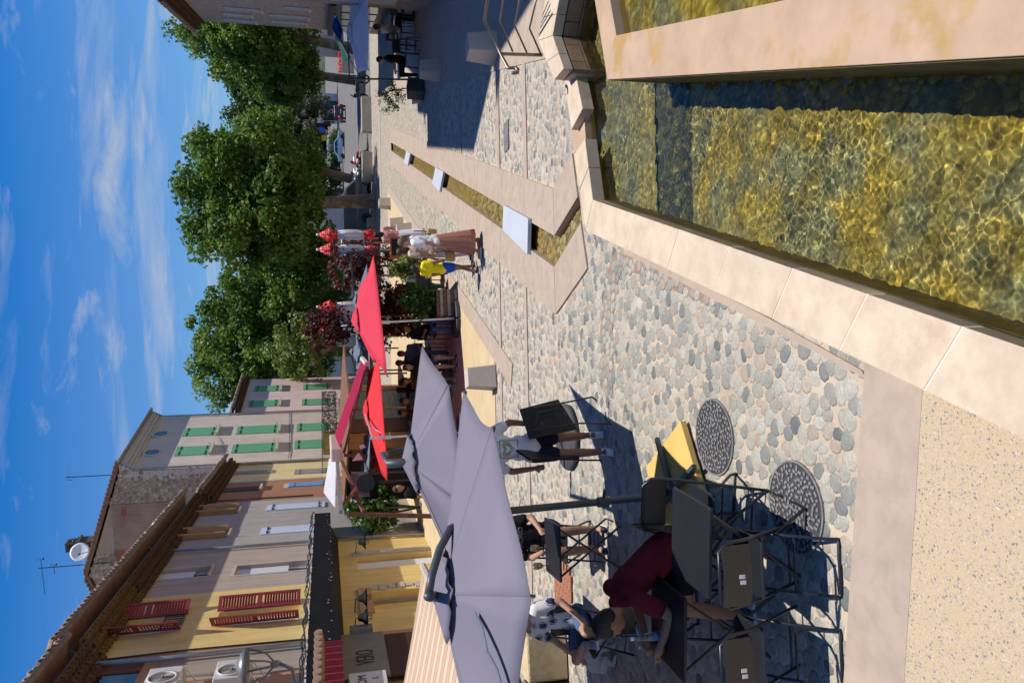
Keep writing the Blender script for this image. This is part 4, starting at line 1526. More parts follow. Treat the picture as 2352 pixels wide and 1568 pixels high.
for k in range(26):
    w_ = 0.5 if k % 2 else 0.32
    qs.bx(-0.03, 0.03, 0.0, w_, 5.6 + k * 0.3, 5.6 + k * 0.3 + 0.28) if 5.6 + k * 0.3 + 0.28 < tz_w else None
stuff(qs.build('corner_stones', m_stone_trim, tl))
rf = MB()
for s in (0, 1):
    y0 = -0.5 if s == 0 else TD + 0.5
    z0 = TZ - 0.1
    a = [(-0.12, y0, z0), (TL + 0.2, y0, z0), (TL + 0.2, ridge_y, ridge_z + 0.12), (-0.12, ridge_y, ridge_z + 0.12)]
    rf.extrude(a, (0, 0, 0.12))
rf.build('roof', mat_roof, tl)
gutter_and_tiles(tl, -0.1, TL + 0.2, TZ, 0.45, tiles=False, gm=m_zinc)
# verge tiles along the gable edge
vt = MB()
nv_ = 26
for k in range(nv_):
    for s in (0, 1):
        f0 = k / nv_
        y = (-0.5 + f0 * (ridge_y + 0.5)) if s == 0 else (TD + 0.5 - f0 * (TD - ridge_y + 0.5))
        z = TZ - 0.0 + f0 * (ridge_z + 0.12 - TZ + 0.1) + 0.06
        vt.box((-0.12, y, z), (0.24, 0.3, 0.06))
stuff(vt.build('verge_tiles', mat_roof, tl))
cn = MB()
for (o_, zz, h_) in ((0.12, TZ - 0.62, 0.1), (0.22, TZ - 0.5, 0.16), (0.34, TZ - 0.33, 0.2), (0.42, TZ - 0.12, 0.08)):
    cn.bx(-0.02, TL + 0.02, -o_, 0.0, zz, zz + h_)
cn.build('cornice', m_stone_trim, tl)
for (u, z) in rnd_w:
    rg = MB()
    rg.lathe([(0.50, -0.03), (0.50, 0.05), (0.36, 0.05), (0.36, -0.03)], 24)
    rg.xf(Matrix.Rotation(rad(90), 4, 'X')); o = rg.build('round_window', m_stone_trim, tl); o.location = (u, -0.02, z)
    gl = MB(); gl.lathe([(0.36, 0.0), (0.36, 0.02)], 24); gl.xf(Matrix.Rotation(rad(90), 4, 'X')); g_ = gl.build('pane', m_glass, o)
for (a, b, z0, z1) in wins:
    for s, hx in ((1, a), (-1, b)):
        shutter_leaf(tl, hx, z0, z1, 0.615, 0, m_green_sh, 'plank', s, yoff=-0.01)
    sl = MB(); sl.bx(a - 0.1, b + 0.1, -0.2, 0.0, z0 - 0.12, z0 - 0.004); sl.build('sill', m_stone_trim, tl)
    # shutter catches and a small iron window box rail
    ct_ = MB()
    for uu in (a - 0.18, b + 0.18):
        ct_.tube([(uu, 0, z0 + 0.12), (uu, -0.12, z0 + 0.12), (uu, -0.12, z0 + 0.22)], 0.012, 5)
    ct_.build('shutter_catch', m_iron, tl)
for u in (0.05, TL - 0.08):
    dp = MB(); dp.tube([(u, -0.42, TZ - 0.05), (u, -0.1, TZ - 0.7), (u, -0.1, 0)], 0.055, 8); dp.build('downpipe', m_zinc, tl, smooth=True)
cbx = MB()
cbx.tube([(0.6, -0.03, wins[1][2] - .7), (1.6, -0.03, wins[1][2] - .75), (TL - .1, -0.03, wins[4][2] - .5)], 0.014, 5)
cbx.tube([(2.0, -0.03, wins[0][2] - .6), (2.0, -0.03, wins[1][3] + .3), (4.2, -0.03, wins[3][2] - .2)], 0.01, 5)
cbx.build('cable', m_iron, tl)
# chimney on the ridge with the dish
ch_y = ridge_y - 1.35
ch = MB(); zc = ridge_z - 0.2
ch.bx(0.3, 0.95, ch_y - 0.3, ch_y + 0.3, zc - 0.6, zc + 0.65)
ch.bx(0.22, 1.03, ch_y - 0.38, ch_y + 0.38, zc + 0.65, zc + 0.75)
for k in range(3):
    ch.bx(0.3 + 0.04 * k, 0.95 - 0.04 * k, ch_y - 0.3 + 0.04 * k, ch_y + 0.3 - 0.04 * k, zc + 0.82 + k * 0.17, zc + 0.88 + k * 0.17)
for sx in (0.36, 0.89):
    for sy in (-0.22, 0.22):
        ch.bx(sx - 0.03, sx + 0.03, ch_y + sy - 0.03, ch_y + sy + 0.03, zc + 0.75, zc + 1.2)
ch.bx(0.36, 0.9, ch_y - 0.24, ch_y + 0.24, zc + 1.24, zc + 1.34)
ch.build('chimney', mat('sooty_chimney', (0.10, 0.085, 0.07), rough=0.95, var=0.3, scale=6), tl)


def tall_pt(x, y, z):
    return tl.matrix_basis @ Vector((x, y, z))


bpy.context.view_layer.update()
# dish
ds = thing('satellite_dish', 'white satellite dish fixed beside the dark chimney on the stone gable', 'satellite dish', tall_pt(-0.35, ch_y - 0.1, zc + 0.45), 0)
dm = MB()
prof = [(r, 0.35 * r * r) for r in (0.004, 0.12, 0.24, 0.36, 0.46)] + [(r, 0.35 * r * r + 0.012) for r in (0.46, 0.36, 0.24, 0.12, 0.004)]
dm.lathe(prof, 24)
dm.xf(((CP - Vector(ds.location)).normalized() * 0.8 + Vector((0.1, 0, 0.25))).to_track_quat('Z', 'Y').to_matrix().to_4x4())
dm.build('dish', m_white, ds, smooth=True)
am = MB(); am.tube([(0, -0.02, -0.4), (0, -0.42, -0.1)], 0.018, 6); am.box((0, -0.44, -0.08), (0.07, 0.1, 0.07)); am.tube([(0, 0.05, 0), (0, 0.3, -0.1), (0, 0.32, -0.7)], 0.02, 6)
am.build('feed_arm', m_iron, ds)


def aerial(name_label, base, h, booms, rz, cat='aerial'):
    a = thing('tv_aerial', name_label, cat, base, rz)
    p = MB(); p.tube([(0, 0, -0.8), (0, 0, h)], 0.022, 6); p.build('mast', m_iron, a)
    for (z, L_, n) in booms:
        b = MB(); b.tube([(-L_ * 0.25, 0, z), (L_ * 0.75, 0, z)], 0.012, 5)
        for k in range(n):
            x = -L_ * 0.2 + L_ * 0.92 * k / max(1, n - 1)
            w = 0.16 - 0.08 * k / n
            b.tube([(x, -w, z), (x, w, z)], 0.006, 4)
        for sgn in (-1, 1):
            b.box((-L_ * 0.25, 0, z + sgn * 0.12), (0.006, 0.2, 0.07), M=Matrix.Rotation(sgn * 0.5, 3, 'Y'))
        b.build('aerial_boom', m_iron, a)
    return a


aerial('tall rooftop TV aerial with long ladder boom, beside the chimney', tall_pt(-0.1, ch_y + 0.75, ridge_z - 0.3), 2.6, [(2.45, 2.0, 12), (1.9, 0.5, 4)], rad(165))
aerial('thin TV aerial on a mast above the green shuttered house front', tall_pt(1.6, 0.8, TZ + 0.2), 2.7, [(2.6, 0.6, 4)], rad(20))

# --- pink house further on
PINK = Facade(TALL.p0 + TALL.d * (TL + 0.02), (0.25, 0.968))
pk = thing('pink_house', 'pale pink house with green shutters next to the tall cream house', 'house')
PINK.frame(pk)
PZ = PINK.hit(c1(1085, 270), 0.3)[1]
PL = PINK.hit(c1(1300, 170))[0]
mbw = MB(); wall_face(mbw, 0, PL, 0, PZ - 0.1, [], 0.2); mbw.build('wall', m_pl_pink, pk)
sd_ = MB(); sd_.poly([(PL, 0.001, 0), (PL, 9, 0), (PL, 9, PZ + 1.4), (PL, 4.5, PZ + 1.4), (PL, 0.001, PZ - 0.1)]); sd_.build('side_wall', m_pl_pink, pk)
gutter_and_tiles(pk, 0, PL + 0.2, PZ, 0.35)
roof_sheet(pk, 0, PL + 0.2, PZ, 0.4, 4.5, 1.4)
genoise(pk, 0, PL, PZ - 0.4, 2, 0.35, m_genoise)
for (t, b) in ((c1(1142, 287), c1(1283, 285)), (c1(1387, 280), c1(1520, 278)), (c1(1168, 220), c1(1288, 215)), (c1(1393, 212), c1(1518, 207))):
    ua, za = PINK.hit(t); ub, zb = PINK.hit(b); u = (ua + ub) / 2
    for s, hx in ((1, u - 0.6), (-1, u + 0.6)):
        shutter_leaf(pk, hx, zb, za, 0.595, 0, m_green_sh, 'plank', s, yoff=-0.01)
    sl = MB(); sl.bx(u - 0.7, u + 0.7, -0.15, 0, zb - 0.12, zb - 0.004); sl.build('sill', m_stone_trim, pk)

# --- balcony with netting on the tall house
bal = thing('balcony', 'iron balcony hung with dark netting and reed screen on the cream house', 'balcony')
TALL.frame(bal)
bu0, bz1 = TALL.hit(c1(1480, 600), 0.9); bu1, _ = TALL.hit(c1(1485, 230), 0.9)
bz0 = TALL.hit(c1(1548, 330), 0.9)[1]
fl = MB(); fl.bx(bu0, bu1, -0.9, 0, bz0 - 0.12, bz0); fl.build('floor_slab', m_stone_trim, bal)
rl = MB()
for z in (bz0 + 0.05, bz1):
    rl.tube([(bu0, -0.88, z), (bu1, -0.88, z)], 0.02, 6); rl.tube([(bu0, -0.88, z), (bu0, 0, z)], 0.02, 6)
nb_ = 48
for k in range(nb_ + 1):
    u = bu0 + (bu1 - bu0) * k / nb_
    rl.tube([(u, -0.88, bz0), (u, -0.88, bz1)], 0.011, 4)
rl.build('railing', m_iron, bal)
nt_ = MB()
rg_ = random.Random(4)
for k in range(900):
    u = bu0 + (bu1 - bu0) * (0.42 + 0.58 * rg_.random()); z = bz0 + (bz1 - bz0) * rg_.random()
    a = rg_.uniform(-0.6, 0.6)
    nt_.box((u, -0.91 + rg_.uniform(-0.02, 0.02), z), (0.2, 0.006, 0.028), M=Matrix.Rotation(a, 3, 'Y'))
stuff(nt_.build('netting', mat('dark_netting', (0.03, 0.026, 0.022), rough=0.9), bal))
rd = MB()
for k in range(120):
    u = bu0 + (bu1 - bu0) * (0.18 + 0.26 * k / 120)
    rd.tube([(u, -0.86, bz0), (u + 0.01, -0.86, bz1 - 0.02 * (k % 5))], 0.007, 4)
stuff(rd.build('reed_screen', mat('reed', (0.35, 0.25, 0.07), rough=0.9, var=0.3), bal))

# --- black fascia of the shop front along the row
FO = 0.55
fu0 = uh(cb(205, 1568), FO) - 3.0
fu1 = uh(cb(360, 78), FO)
fz1 = ROW.hit(cb(255, 700), FO)[1]
fz0 = ROW.hit(cb(448, 700), FO)[1]
m_blackpaint = mat('chipped_black_paint', (0.008, 0.009, 0.013), rough=0.75, var=0.3, scale=8, bump=0.15, bscale=30, spec=0.15)
fas = thing('shop_fascia', 'long black painted fascia board over the shop fronts, white paint chips on its edge', 'shop fascia')
ROW.frame(fas)
L3 = (fu1 - fu0) / 5
for k in range(5):
    f = MB(); f.bx(fu0 + k * L3 + 0.003, fu0 + (k + 1) * L3 - 0.003, -FO, -FO + 0.04, fz0 - (0.0 if k > 1 else 0.12), fz1); f.build('fascia_board', m_blackpaint, fas)
tp = MB(); tp.bx(fu0, fu1, -FO + 0.041, -0.002, fz1 - 0.05, fz1 - 0.01); tp.build('fascia_top', m_zinc, fas)
sp_ = MB(); sp_.extrude([(fu0, -FO + 0.05, fz0 + 0.02), (fu1 - 1.6, -FO + 0.05, fz0 + 0.02), (fu1 - 1.6, -0.01, fz0 - 0.22), (fu0, -0.01, fz0 - 0.22)], (0, 0, 0.03)); sp_.build('soffit', m_blackpaint, fas)
fl_ = MB(); rg_ = random.Random(9)
for k in range(150):
    u = rg_.uniform(fu0, fu1)
    w = rg_.uniform(0.02, 0.16)
    top_ = rg_.random() < 0.72
    z = fz1 + 0.003 if top_ else rg_.uniform(fz0, fz0 + 0.12)
    fl_.box((u, -FO - 0.004, z), (w if top_ else 0.02, 0.008, rg_.uniform(0.015, 0.04)))
stuff(fl_.build('paint_chips', m_white, fas))
cab = MB()
for q in range(4):
    pts = [(u, -FO + 0.02 * q, fz1 + 0.05 + 0.03 * math.sin(u * (3 + q)) + 0.02 * q) for u in np.linspace(fu0, fu1, 60)]
    cab.tube(pts, 0.012, 5)
for q in range(9):
    u = fu0 + 2.5 + (fu1 - fu0 - 2.6) * q / 8
    cab.tube([(u, -FO - 0.02, fz1 + 0.08), (u + 0.12, -FO - 0.03, fz1 - 0.02), (u + 0.2, -FO - 0.02, fz1 + 0.09)], 0.01, 5)
stuff(cab.build('cable_bundle', m_iron, fas))
# barn lamps hanging below the soffit
m_enamel = mat('black_enamel', (0.006, 0.006, 0.007), rough=0.75, bump=0, spec=0.2)
lamp_px = [cb(735, 330), cb(748, 820), cb(755, 990)]
for k, (xy, lab) in enumerate(zip(lamp_px, ('black enamel barn lamp hanging beside the green bush', 'black enamel barn lamp hanging before the yellow boarded window', 'black enamel barn lamp hanging nearest the grey junction box'))):
    u, z = ROW.hit(xy, 0.4)
    p = ROW.p0 + ROW.d * u + ROW.n * 0.4
    lp = thing('barn_lamp', lab, 'wall lamp', (p.x, p.y, z), 0, 'black barn lamps over the shops')
    s_ = MB(); s_.lathe([(0.03, 0.22), (0.07, 0.2), (0.09, 0.12), (0.15, 0.06), (0.235, 0.0), (0.225, 0.0), (0.14, 0.05), (0.06, 0.14)], 18); s_.build('lamp_shade', m_enamel, lp, smooth=True)
    s_ = MB(); s_.tube([(0, 0, 0.2), (0, 0, 0.27), (-0.34, 0, 0.3)], 0.012, 6); s_.build('bracket', m_iron, lp)
    g = MB()
    for a in range(4):
        an = a * PI / 4
        g.tube([(0.09 * math.cos(an), 0.09 * math.sin(an), 0.02), (0.06 * math.cos(an), 0.06 * math.sin(an), -0.1), (-0.06 * math.cos(an), -0.06 * math.sin(an), -0.1), (-0.09 * math.cos(an), -0.09 * math.sin(an), 0.02)], 0.005, 4)
    g.build('wire_guard', m_iron, lp)


def text_obj(body, size, material, name, parent=None):
    cu = bpy.data.curves.new(name, 'FONT')
    cu.body = body
    cu.size = size
    cu.extrude = 0.004
    cu.align_x = 'CENTER'; cu.align_y = 'CENTER'
    o = bpy.data.objects.new(name, cu); COL.objects.link(o)
    dg = bpy.context.evaluated_depsgraph_get()
    me = bpy.data.meshes.new_from_object(o.evaluated_get(dg))
    COL.objects.unlink(o); bpy.data.objects.remove(o)
    me.materials.clear(); me.materials.append(material)
    return link(name, me, parent)


def on_front(o, u, z, off):
    """stand a flat letter mesh upright on the row's front, reading away along the street"""
    o.rotation_euler = (rad(90), 0, 0)
    o.location = (u, -off, z)
    return o


m_panel = mat('grey_board', (0.20, 0.19, 0.17), rough=0.8, var=0.15, scale=4)
m_letter = mat('dark_lettering', (0.03, 0.027, 0.022), rough=0.7, bump=0)
sg = thing('shop_sign', 'weathered grey shop board lettered VERO under the black fascia', 'shop sign')
ROW.frame(sg)
ua, za = ROW.hit(cb(560, 1160), 0.2); ub, zb = ROW.hit(cb(900, 1400), 0.2)
vu, vz = ROW.hit(cb(740, 1330), 0.22)
pb = MB(); pb.bx(vu - 0.95, ua + 0.1, -0.2, -0.15, zb - 0.1, za + 0.1); pb.build('board', m_panel, sg)
on_front(text_obj('VERO', 0.30, m_letter, 'lettering', sg), vu, vz, 0.205).scale = (0.95, 1.75, 1)
pb = MB(); pb.bx(vu - 0.9, ua + 0.05, -0.14, -0.1, 0.0, zb - 0.12); pb.build('shopfront_panel', mat('dark_red_panel', (0.05, 0.02, 0.018), rough=0.8), sg)
sg2 = thing('white_sign', 'white screwed-on sign board ending in the letters OM, under the crimson awning', 'sign')
ROW.frame(sg2)
su, sz1 = ROW.hit(cb(590, 1500), 0.3); _, sz0 = ROW.hit(cb(915, 1480), 0.3)
pb = MB(); pb.bx(su - 1.3, su, -0.33, -0.3, sz0, sz1); pb.build('board', mat('off_white_board', (0.62, 0.60, 0.60), rough=0.6), sg2)
on_front(text_obj('OM', 0.24, m_letter, 'lettering', sg2), su - 0.33, sz1 - 0.25, 0.333)
on_front(text_obj('S', 0.15, m_letter, 'lettering', sg2), su - 0.32, sz1 - 0.5, 0.333)
jb = tag(MB().box((0, 0, 0), (0.3, 0.28, 0.5)).build('junction_box', mat('grey_box', (0.17, 0.17, 0.17), rough=0.5), bevel=0.01), 'grey metal junction box on the wall above the VERO board', 'junction box')
u, z = ROW.hit(cb(700, 1130), 0.15); p = ROW.p0 + ROW.d * u + ROW.n * 0.15; jb.location = (p.x, p.y, z)
# crimson scalloped awning under the fascia at the picture's lower edge
ca = thing('crimson_awning', 'crimson awning with a row of scalloped clay tiles on its top edge', 'awning')
ROW.frame(ca)
cu1, cz1 = ROW.hit(cb(380, 1205), 1.7); _, cz0 = ROW.hit(cb(530, 1210), 1.7)
m_crimson = mat('crimson_canvas', (0.33, 0.03, 0.06), rough=0.8, var=0.05, trans=0.15)
v = MB(); v.extrude([(cu1 - 5, -1.7, cz0), (cu1, -1.7, cz0), (cu1, -1.7, cz1), (cu1 - 5, -1.7, cz1)], (0, 0.01, 0)); v.extrude([(cu1 - 5, -1.69, cz1), (cu1, -1.69, cz1), (cu1, -0.58, cz1 + 0.25), (cu1 - 5, -0.58, cz1 + 0.25)], (0, 0, 0.01)); v.build('canvas', m_crimson, ca)
for k in range(11):
    t_ = MB(); t_.lathe([(0.001, -0.2), (0.1, -0.2), (0.12, 0.25), (0.001, 0.25)], 8, sy=0.6); t_.xf(Matrix.Rotation(rad(80), 4, 'X')); o = t_.build('roof_tile', mat_roof, ca); o.location = (cu1 - 0.12 - k * 0.26, -1.68, cz1 + 0.06)

# --- air conditioners and street lamp on the orange house
m_ac = mat('air_con_casing', (0.62, 0.60, 0.56), rough=0.5, var=0.06)
m_grille = mat('fan_grille', (0.45, 0.44, 0.42), rough=0.5)
for (xy, lab) in ((c8(1010, 850), 'white air conditioner unit bracketed high on the orange house'), (c8(1530, 790), 'white air conditioner unit just above the black fascia')):
    u, z = ROW.hit(xy, 0.42)
    p = ROW.p0 + ROW.d * u + ROW.n * 0.25
    ac = thing('air_conditioner', lab, 'air conditioner', (p.x, p.y, z), math.atan2(ROW.d.y, ROW.d.x), 'air conditioners on the orange house')
    MB().box((0, 0, 0), (0.85, 0.34, 0.62)).build('casing', m_ac, ac, bevel=0.02)
    r_ = MB(); r_.lathe([(0.255, 0), (0.275, 0.03), (0.235, 0.03), (0.235, 0)], 28); r_.xf(Matrix.Rotation(rad(90), 4, 'X')); o = r_.build('fan_ring', m_ac, ac, smooth=True); o.location = (-0.1, -0.172, 0)
    gr = MB()
    for k in range(9):
        rr = 0.05 + 0.022 * k
        gr.tube([(rr * math.cos(a), -0.006, rr * math.sin(a)) for a in np.linspace(0, 2 * PI, 25)[:-1]], 0.004, 4, closed=True)
    gr.lathe([(0.05, 0), (0.05, 0.02)], 12)
    o = gr.build('fan_grille', m_grille, ac); o.location = (-0.1, -0.18, 0)
    dkd = MB(); dkd.lathe([(0.236, 0), (0.236, 0.004)], 24); dkd.xf(Matrix.Rotation(rad(90), 4, 'X')); o = dkd.build('fan_opening', m_dark, ac); o.location = (-0.1, -0.172, 0)
    for x in (-0.3, 0.3):
        br = MB(); br.bx(x - 0.02, x + 0.02, -0.2, 0.25, -0.36, -0.32); br.tube([(x, -0.18, -0.34), (x, 0.24, -0.62)], 0.016, 5); br.build('wall_bracket', m_ac, ac)
    pp = MB(); pp.tube([(0.42, 0.05, -0.1), (0.55, 0.1, -0.2), (0.6, 0.15, -0.9)], 0.03, 7); pp.build('hose', m_ac, ac, smooth=True)
lu, lz = ROW.hit(c8(1650, 780), 1.1)
p = ROW.p0 + ROW.d * lu + ROW.n * 1.1
m_lampgrey = mat('grey_lamp_metal', (0.20, 0.21, 0.22), rough=0.4, metal=0.4)
sl_ = thing('street_lamp', 'grey hooded street lamp on a curved bracket before the air conditioners', 'street lamp', (p.x, p.y, lz))
h_ = MB(); h_.lathe([(0.02, 0.2), (0.1, 0.19), (0.24, 0.12), (0.33, 0.0), (0.31, 0.0), (0.22, 0.1), (0.02, 0.15)], 24); h_.build('hood', m_lampgrey, sl_, smooth=True)
h_ = MB()
for a in (0.6, 2.2, 3.8, 5.4):
    h_.tube([(0.3 * math.cos(a), 0.3 * math.sin(a), 0), (0.2 * math.cos(a), 0.2 * math.sin(a), -0.3), (0.03 * math.cos(a), 0.03 * math.sin(a), -0.45)], 0.018, 5)
h_.lathe([(0.03, -0.55), (0.06, -0.5), (0.06, -0.4), (0.03, -0.38)], 10)
h_.build('cage', m_lampgrey, sl_)
h_ = MB(); h_.tube([(0, 0, -0.52), (-0.1, -0.05, -0.75), (-0.5, -0.1, -0.85), (-1.05, -0.15, -0.7)], 0.035, 8); h_.build('bracket', m_lampgrey, sl_, smooth=True)

# --- right: stone house row (in shade), its line runs past the frame towards the camera
Rb0, Rb1 = G(1324 / 1.4694, 16 / 1.4694), G(1282 / 1.4694, 100 / 1.4694)
rdir = Vector((Rb1.x - Rb0.x, Rb1.y - Rb0.y, 0)).normalized()
SR = Facade(Rb0, (-rdir.x, -rdir.y))
end_u = SR.hit(cr(1000, 305))[0]
st = thing('stone_house', 'rubble stone corner house with grey louvred shutters, in shade on the right', 'house')
SR.frame(st)
SZ = SR.hit(cr(330, 240), 0.35)[1]
m_stonewall = mat('shaded_rubble_wall', (0.36, 0.30, 0.245), rough=0.95, var=0.25, scale=5, bump=0.8, bscale=9, col2=(0.29, 0.245, 0.205), mscale=3)
SL = 9.5
wl = []
for (t, b) in ((cr(815, 255), cr(1215, 270)), (cr(830, 105), cr(1290, 130)), (cr(1430, 270), cr(1870, 300)), (cr(1400, 200), cr(1890, 215)), (cr(1590, 105), cr(1900, 105)), (cr(810, 185), cr(1165, 195))):
    ua, za = SR.hit(t); ub, zb = SR.hit(b); wl.append(((ua + ub) / 2, zb, za))
mbw = MB(); wall_face(mbw, end_u, end_u + SL, 0, SZ, [], 0.2)
mbw.build('wall', m_stonewall, st)
mbw = MB(); mbw.poly([(end_u, 0.001, 0), (end_u, 0.001, SZ), (end_u, 5, SZ + 1.6), (end_u, 10, SZ), (end_u, 10, 0)])
mbw.build('end_wall', m_stonewall, st)
roof_sheet(st, end_u - 0.2, end_u + SL, SZ, 0.5, 5, 1.6)
gutter_and_tiles(st, end_u - 0.2, end_u + SL, SZ, 0.5)
genoise(st, end_u, end_u + SL, SZ - 0.45, 3, 0.45, m_genoise)
m_shade_sh = mat('grey_white_shutter', (0.40, 0.41, 0.43), rough=0.6)
for (u, z0, z1) in wl:
    for s, hx in ((1, u - 0.42), (-1, u + 0.42)):
        shutter_leaf(st, hx, z0, z1, 0.41, 0, m_shade_sh, 'plank', s, yoff=-0.01)
    sl = MB(); sl.bx(u - 0.5, u + 0.5, -0.1, 0, z0 - 0.1, z0 - 0.004); sl.build('sill', m_stone_trim, st)
shp = MB(); z_sh = SR.hit(cr(2170, 250), 0.3)[1]
shp.bx(end_u, end_u + SL, -0.3, -0.002, z_sh - 0.25, z_sh + 0.05); shp.build('shop_cornice', m_iron, st)
shp = MB(); shp.bx(end_u + 0.3, end_u + SL, -0.08, -0.003, 0, z_sh - 0.26); shp.build('shop_front', mat('black_shopfront', (0.025, 0.025, 0.03), rough=0.4), st)
for k in range(4):
    g = MB(); g.bx(end_u + 0.7 + k * 2.1, end_u + 2.4 + k * 2.1, -0.1, -0.085, 0.5, z_sh - 0.5); g.build('shop_window', m_glass, st)
w_ = MB(); w_.bx(end_u + 0.35, end_u + 0.62, -0.1, -0.085, 0.9, 2.2); w_.build('white_notice', m_white, st)  # plain white board on the shop front

# tall houses beyond the right edge of the picture, whose roof line shades the pavement
rh = thing('unseen_neighbour_house', 'tall shaded house row standing on the right pavement beyond the railing', 'house')
offs = 1.0 / SUNV.z
A0 = G(1444 / 1.4694, 500 / 1.4694); B0 = G(1599 / 1.4694, 511 / 1.4694)
HB = 14.5
sh_ = lambda p, H: Vector((p.x + SUNV.x / SUNV.z * H, p.y + SUNV.y / SUNV.z * H, H))
hA, hB = sh_(A0, HB), sh_(B0, HB)
hC = sh_(G(1665 / 1.4694, 226 / 1.4694), HB); hE = sh_(G(1804 / 1.4694, 0), HB)
mb = MB()
hX = [sh_(G(x / 1.4694, y / 1.4694), HB) for x, y in ((1444, 390), (1410, 382), (1410, 268), (1335, 262))]
hX[3] = Vector((hX[3].x + 1.0, hX[3].y, HB))
pts = [(q.x, q.y) for q in hX[::-1]] + [(hA.x, hA.y), (hB.x, hB.y), (hC.x, hC.y), (hE.x, hE.y), (hE.x + 2.2, hE.y - 4), (hE.x + 9, hE.y - 3), (hX[3].x + 6, hX[3].y)]
mb.prism(pts, 0, HB)
mb.build('wall', m_stonewall, rh)
mb = MB(); tipS = sh_(G(1681 / 1.4694, 373 / 1.4694), HB + 1.2)
mb.extrude([(hC.x + 0.6, hC.y + 0.1, HB - 0.02), (hC.x + 0.7, hC.y - 1.0, HB - 0.02), (tipS.x, tipS.y, HB + 1.1)], (0.15, 0, 0.02)); mb.build('roof', mat_roof, rh)
mb = MB()
for k in range(3):
    for fl_ in range(4):
        a = Vector((hB.x, hB.y, 0)).lerp(Vector((hA.x, hA.y, 0)), 0.15 + 0.3 * k)
        dd_ = Vector((hA.x - hB.x, hA.y - hB.y, 0)).normalized()
        n_ = Vector((-dd_.y, dd_.x, 0))
        w = MB(); q0 = a + n_ * 0.03; q1 = a + dd_ * 1.0 + n_ * 0.03
        w.extrude([(q0.x, q0.y, 1 + fl_ * 3.3), (q1.x, q1.y, 1 + fl_ * 3.3), (q1.x, q1.y, 2.8 + fl_ * 3.3), (q0.x, q0.y, 2.8 + fl_ * 3.3)], n_ * 0.03)
        w.build('shutter', m_shade_sh, rh)
# ------------------------------------------------------------------ trees, plants and far background
m_leaf = mat_attr('plane_leaf', [(0, (0.05, 0.105, 0.014)), (0.35, (0.10, 0.19, 0.025)), (0.7, (0.165, 0.265, 0.04)), (1, (0.27, 0.34, 0.07))], rough=0.5, spec=0.35, bump=0, speck=0.1, trans=0.45)
m_leaf_dark = mat_attr('dark_leaf', [(0, (0.022, 0.05, 0.012)), (0.5, (0.045, 0.09, 0.018)), (1, (0.085, 0.13, 0.03))], rough=0.55, bump=0, speck=0.1, trans=0.3)
m_leaf_light = mat_attr('light_leaf', [(0, (0.10, 0.16, 0.03)), (0.5, (0.18, 0.25, 0.05)), (1, (0.29, 0.34, 0.10))], rough=0.5, bump=0, speck=0.1, trans=0.35)
m_leaf_red = mat_attr('plum_leaf', [(0, (0.045, 0.010, 0.012)), (0.5, (0.085, 0.02, 0.02)), (1, (0.15, 0.045, 0.035))], rough=0.5, bump=0, speck=0.1, trans=0.3)
m_leaf_shrub = mat_attr('shrub_leaf', [(0, (0.025, 0.075, 0.015)), (0.5, (0.05, 0.13, 0.022)), (1, (0.12, 0.19, 0.04))], rough=0.45, bump=0, speck=0.1, trans=0.3)
m_bark = mat('plane_bark', (0.20, 0.155, 0.105), rough=0.9, var=0.25, scale=3, bump=0.5, bscale=14, col2=(0.34, 0.285, 0.19), mscale=1.6, mix=(0.5, 0.58))
m_bark_d = mat('dark_bark', (0.10, 0.075, 0.05), rough=0.9, var=0.25, scale=3, bump=0.5, bscale=14)


def leaves(name, clumps, per, size, material, seed, parent, flat=0.0, shape=1.0):
    """clumps: rows of x, y, z, radius; leaf-sized folded blades scattered round each"""
    g = np.random.default_rng(seed)
    C = np.repeat(np.asarray(clumps, float), per, 0)
    n = len(C)
    d = g.normal(0, 1, (n, 3)); d /= np.linalg.norm(d, axis=1)[:, None]
    rr = C[:, 3] * g.random(n) ** 0.45
    P = C[:, :3] + d * rr[:, None] * np.array([1, 1, 0.75])
    nrm = d * 0.7 + g.normal(0, 0.6, (n, 3)) + np.array([0, 0, 0.45 + flat])
    nrm /= np.linalg.norm(nrm, axis=1)[:, None]
    t = np.cross(nrm, g.normal(0, 1, (n, 3))); t /= np.linalg.norm(t, axis=1)[:, None]
    b = np.cross(nrm, t)
    s = size * g.uniform(0.6, 1.25, n)[:, None]
    V = np.stack([P - t * s * 0.5, P + b * s * 0.42 * shape + nrm * s * 0.1, P + t * s * 0.62, P - b * s * 0.42 * shape + nrm * s * 0.1], 1)
    F = np.arange(n * 4).reshape(n, 4)
    cl = np.repeat(g.random(len(clumps)), per)
    rnd = np.clip(0.55 * cl + 0.45 * g.random(n), 0, 1)
    me = np_mesh(name, V.reshape(-1, 3), F, material, np.repeat(rnd, 4), smooth=False)
    return link(name, me, parent)


def crown_clumps(g, c, r, n, rc, lump=0.28, hollow=0.35):
    out = []
    ph = g.uniform(0, 6.28, 6)
    while len(out) < n:
        d = g.normal(0, 1, 3); d /= np.linalg.norm(d)
        az, el = math.atan2(d[1], d[0]), math.asin(d[2])
        env = 1 + lump * (0.5 * math.sin(3 * az + ph[0]) * math.cos(2 * el + ph[1]) + 0.5 * math.sin(5 * az + ph[2] + 3 * el) + 0.35 * math.sin(9 * az + ph[3]) * math.sin(7 * el + ph[4]))
        q = (hollow + (1 - hollow) * g.random() ** 0.6) * env
        out.append((c[0] + d[0] * r[0] * q, c[1] + d[1] * r[1] * q, c[2] + d[2] * r[2] * q, rc * g.uniform(0.7, 1.25)))
    return out


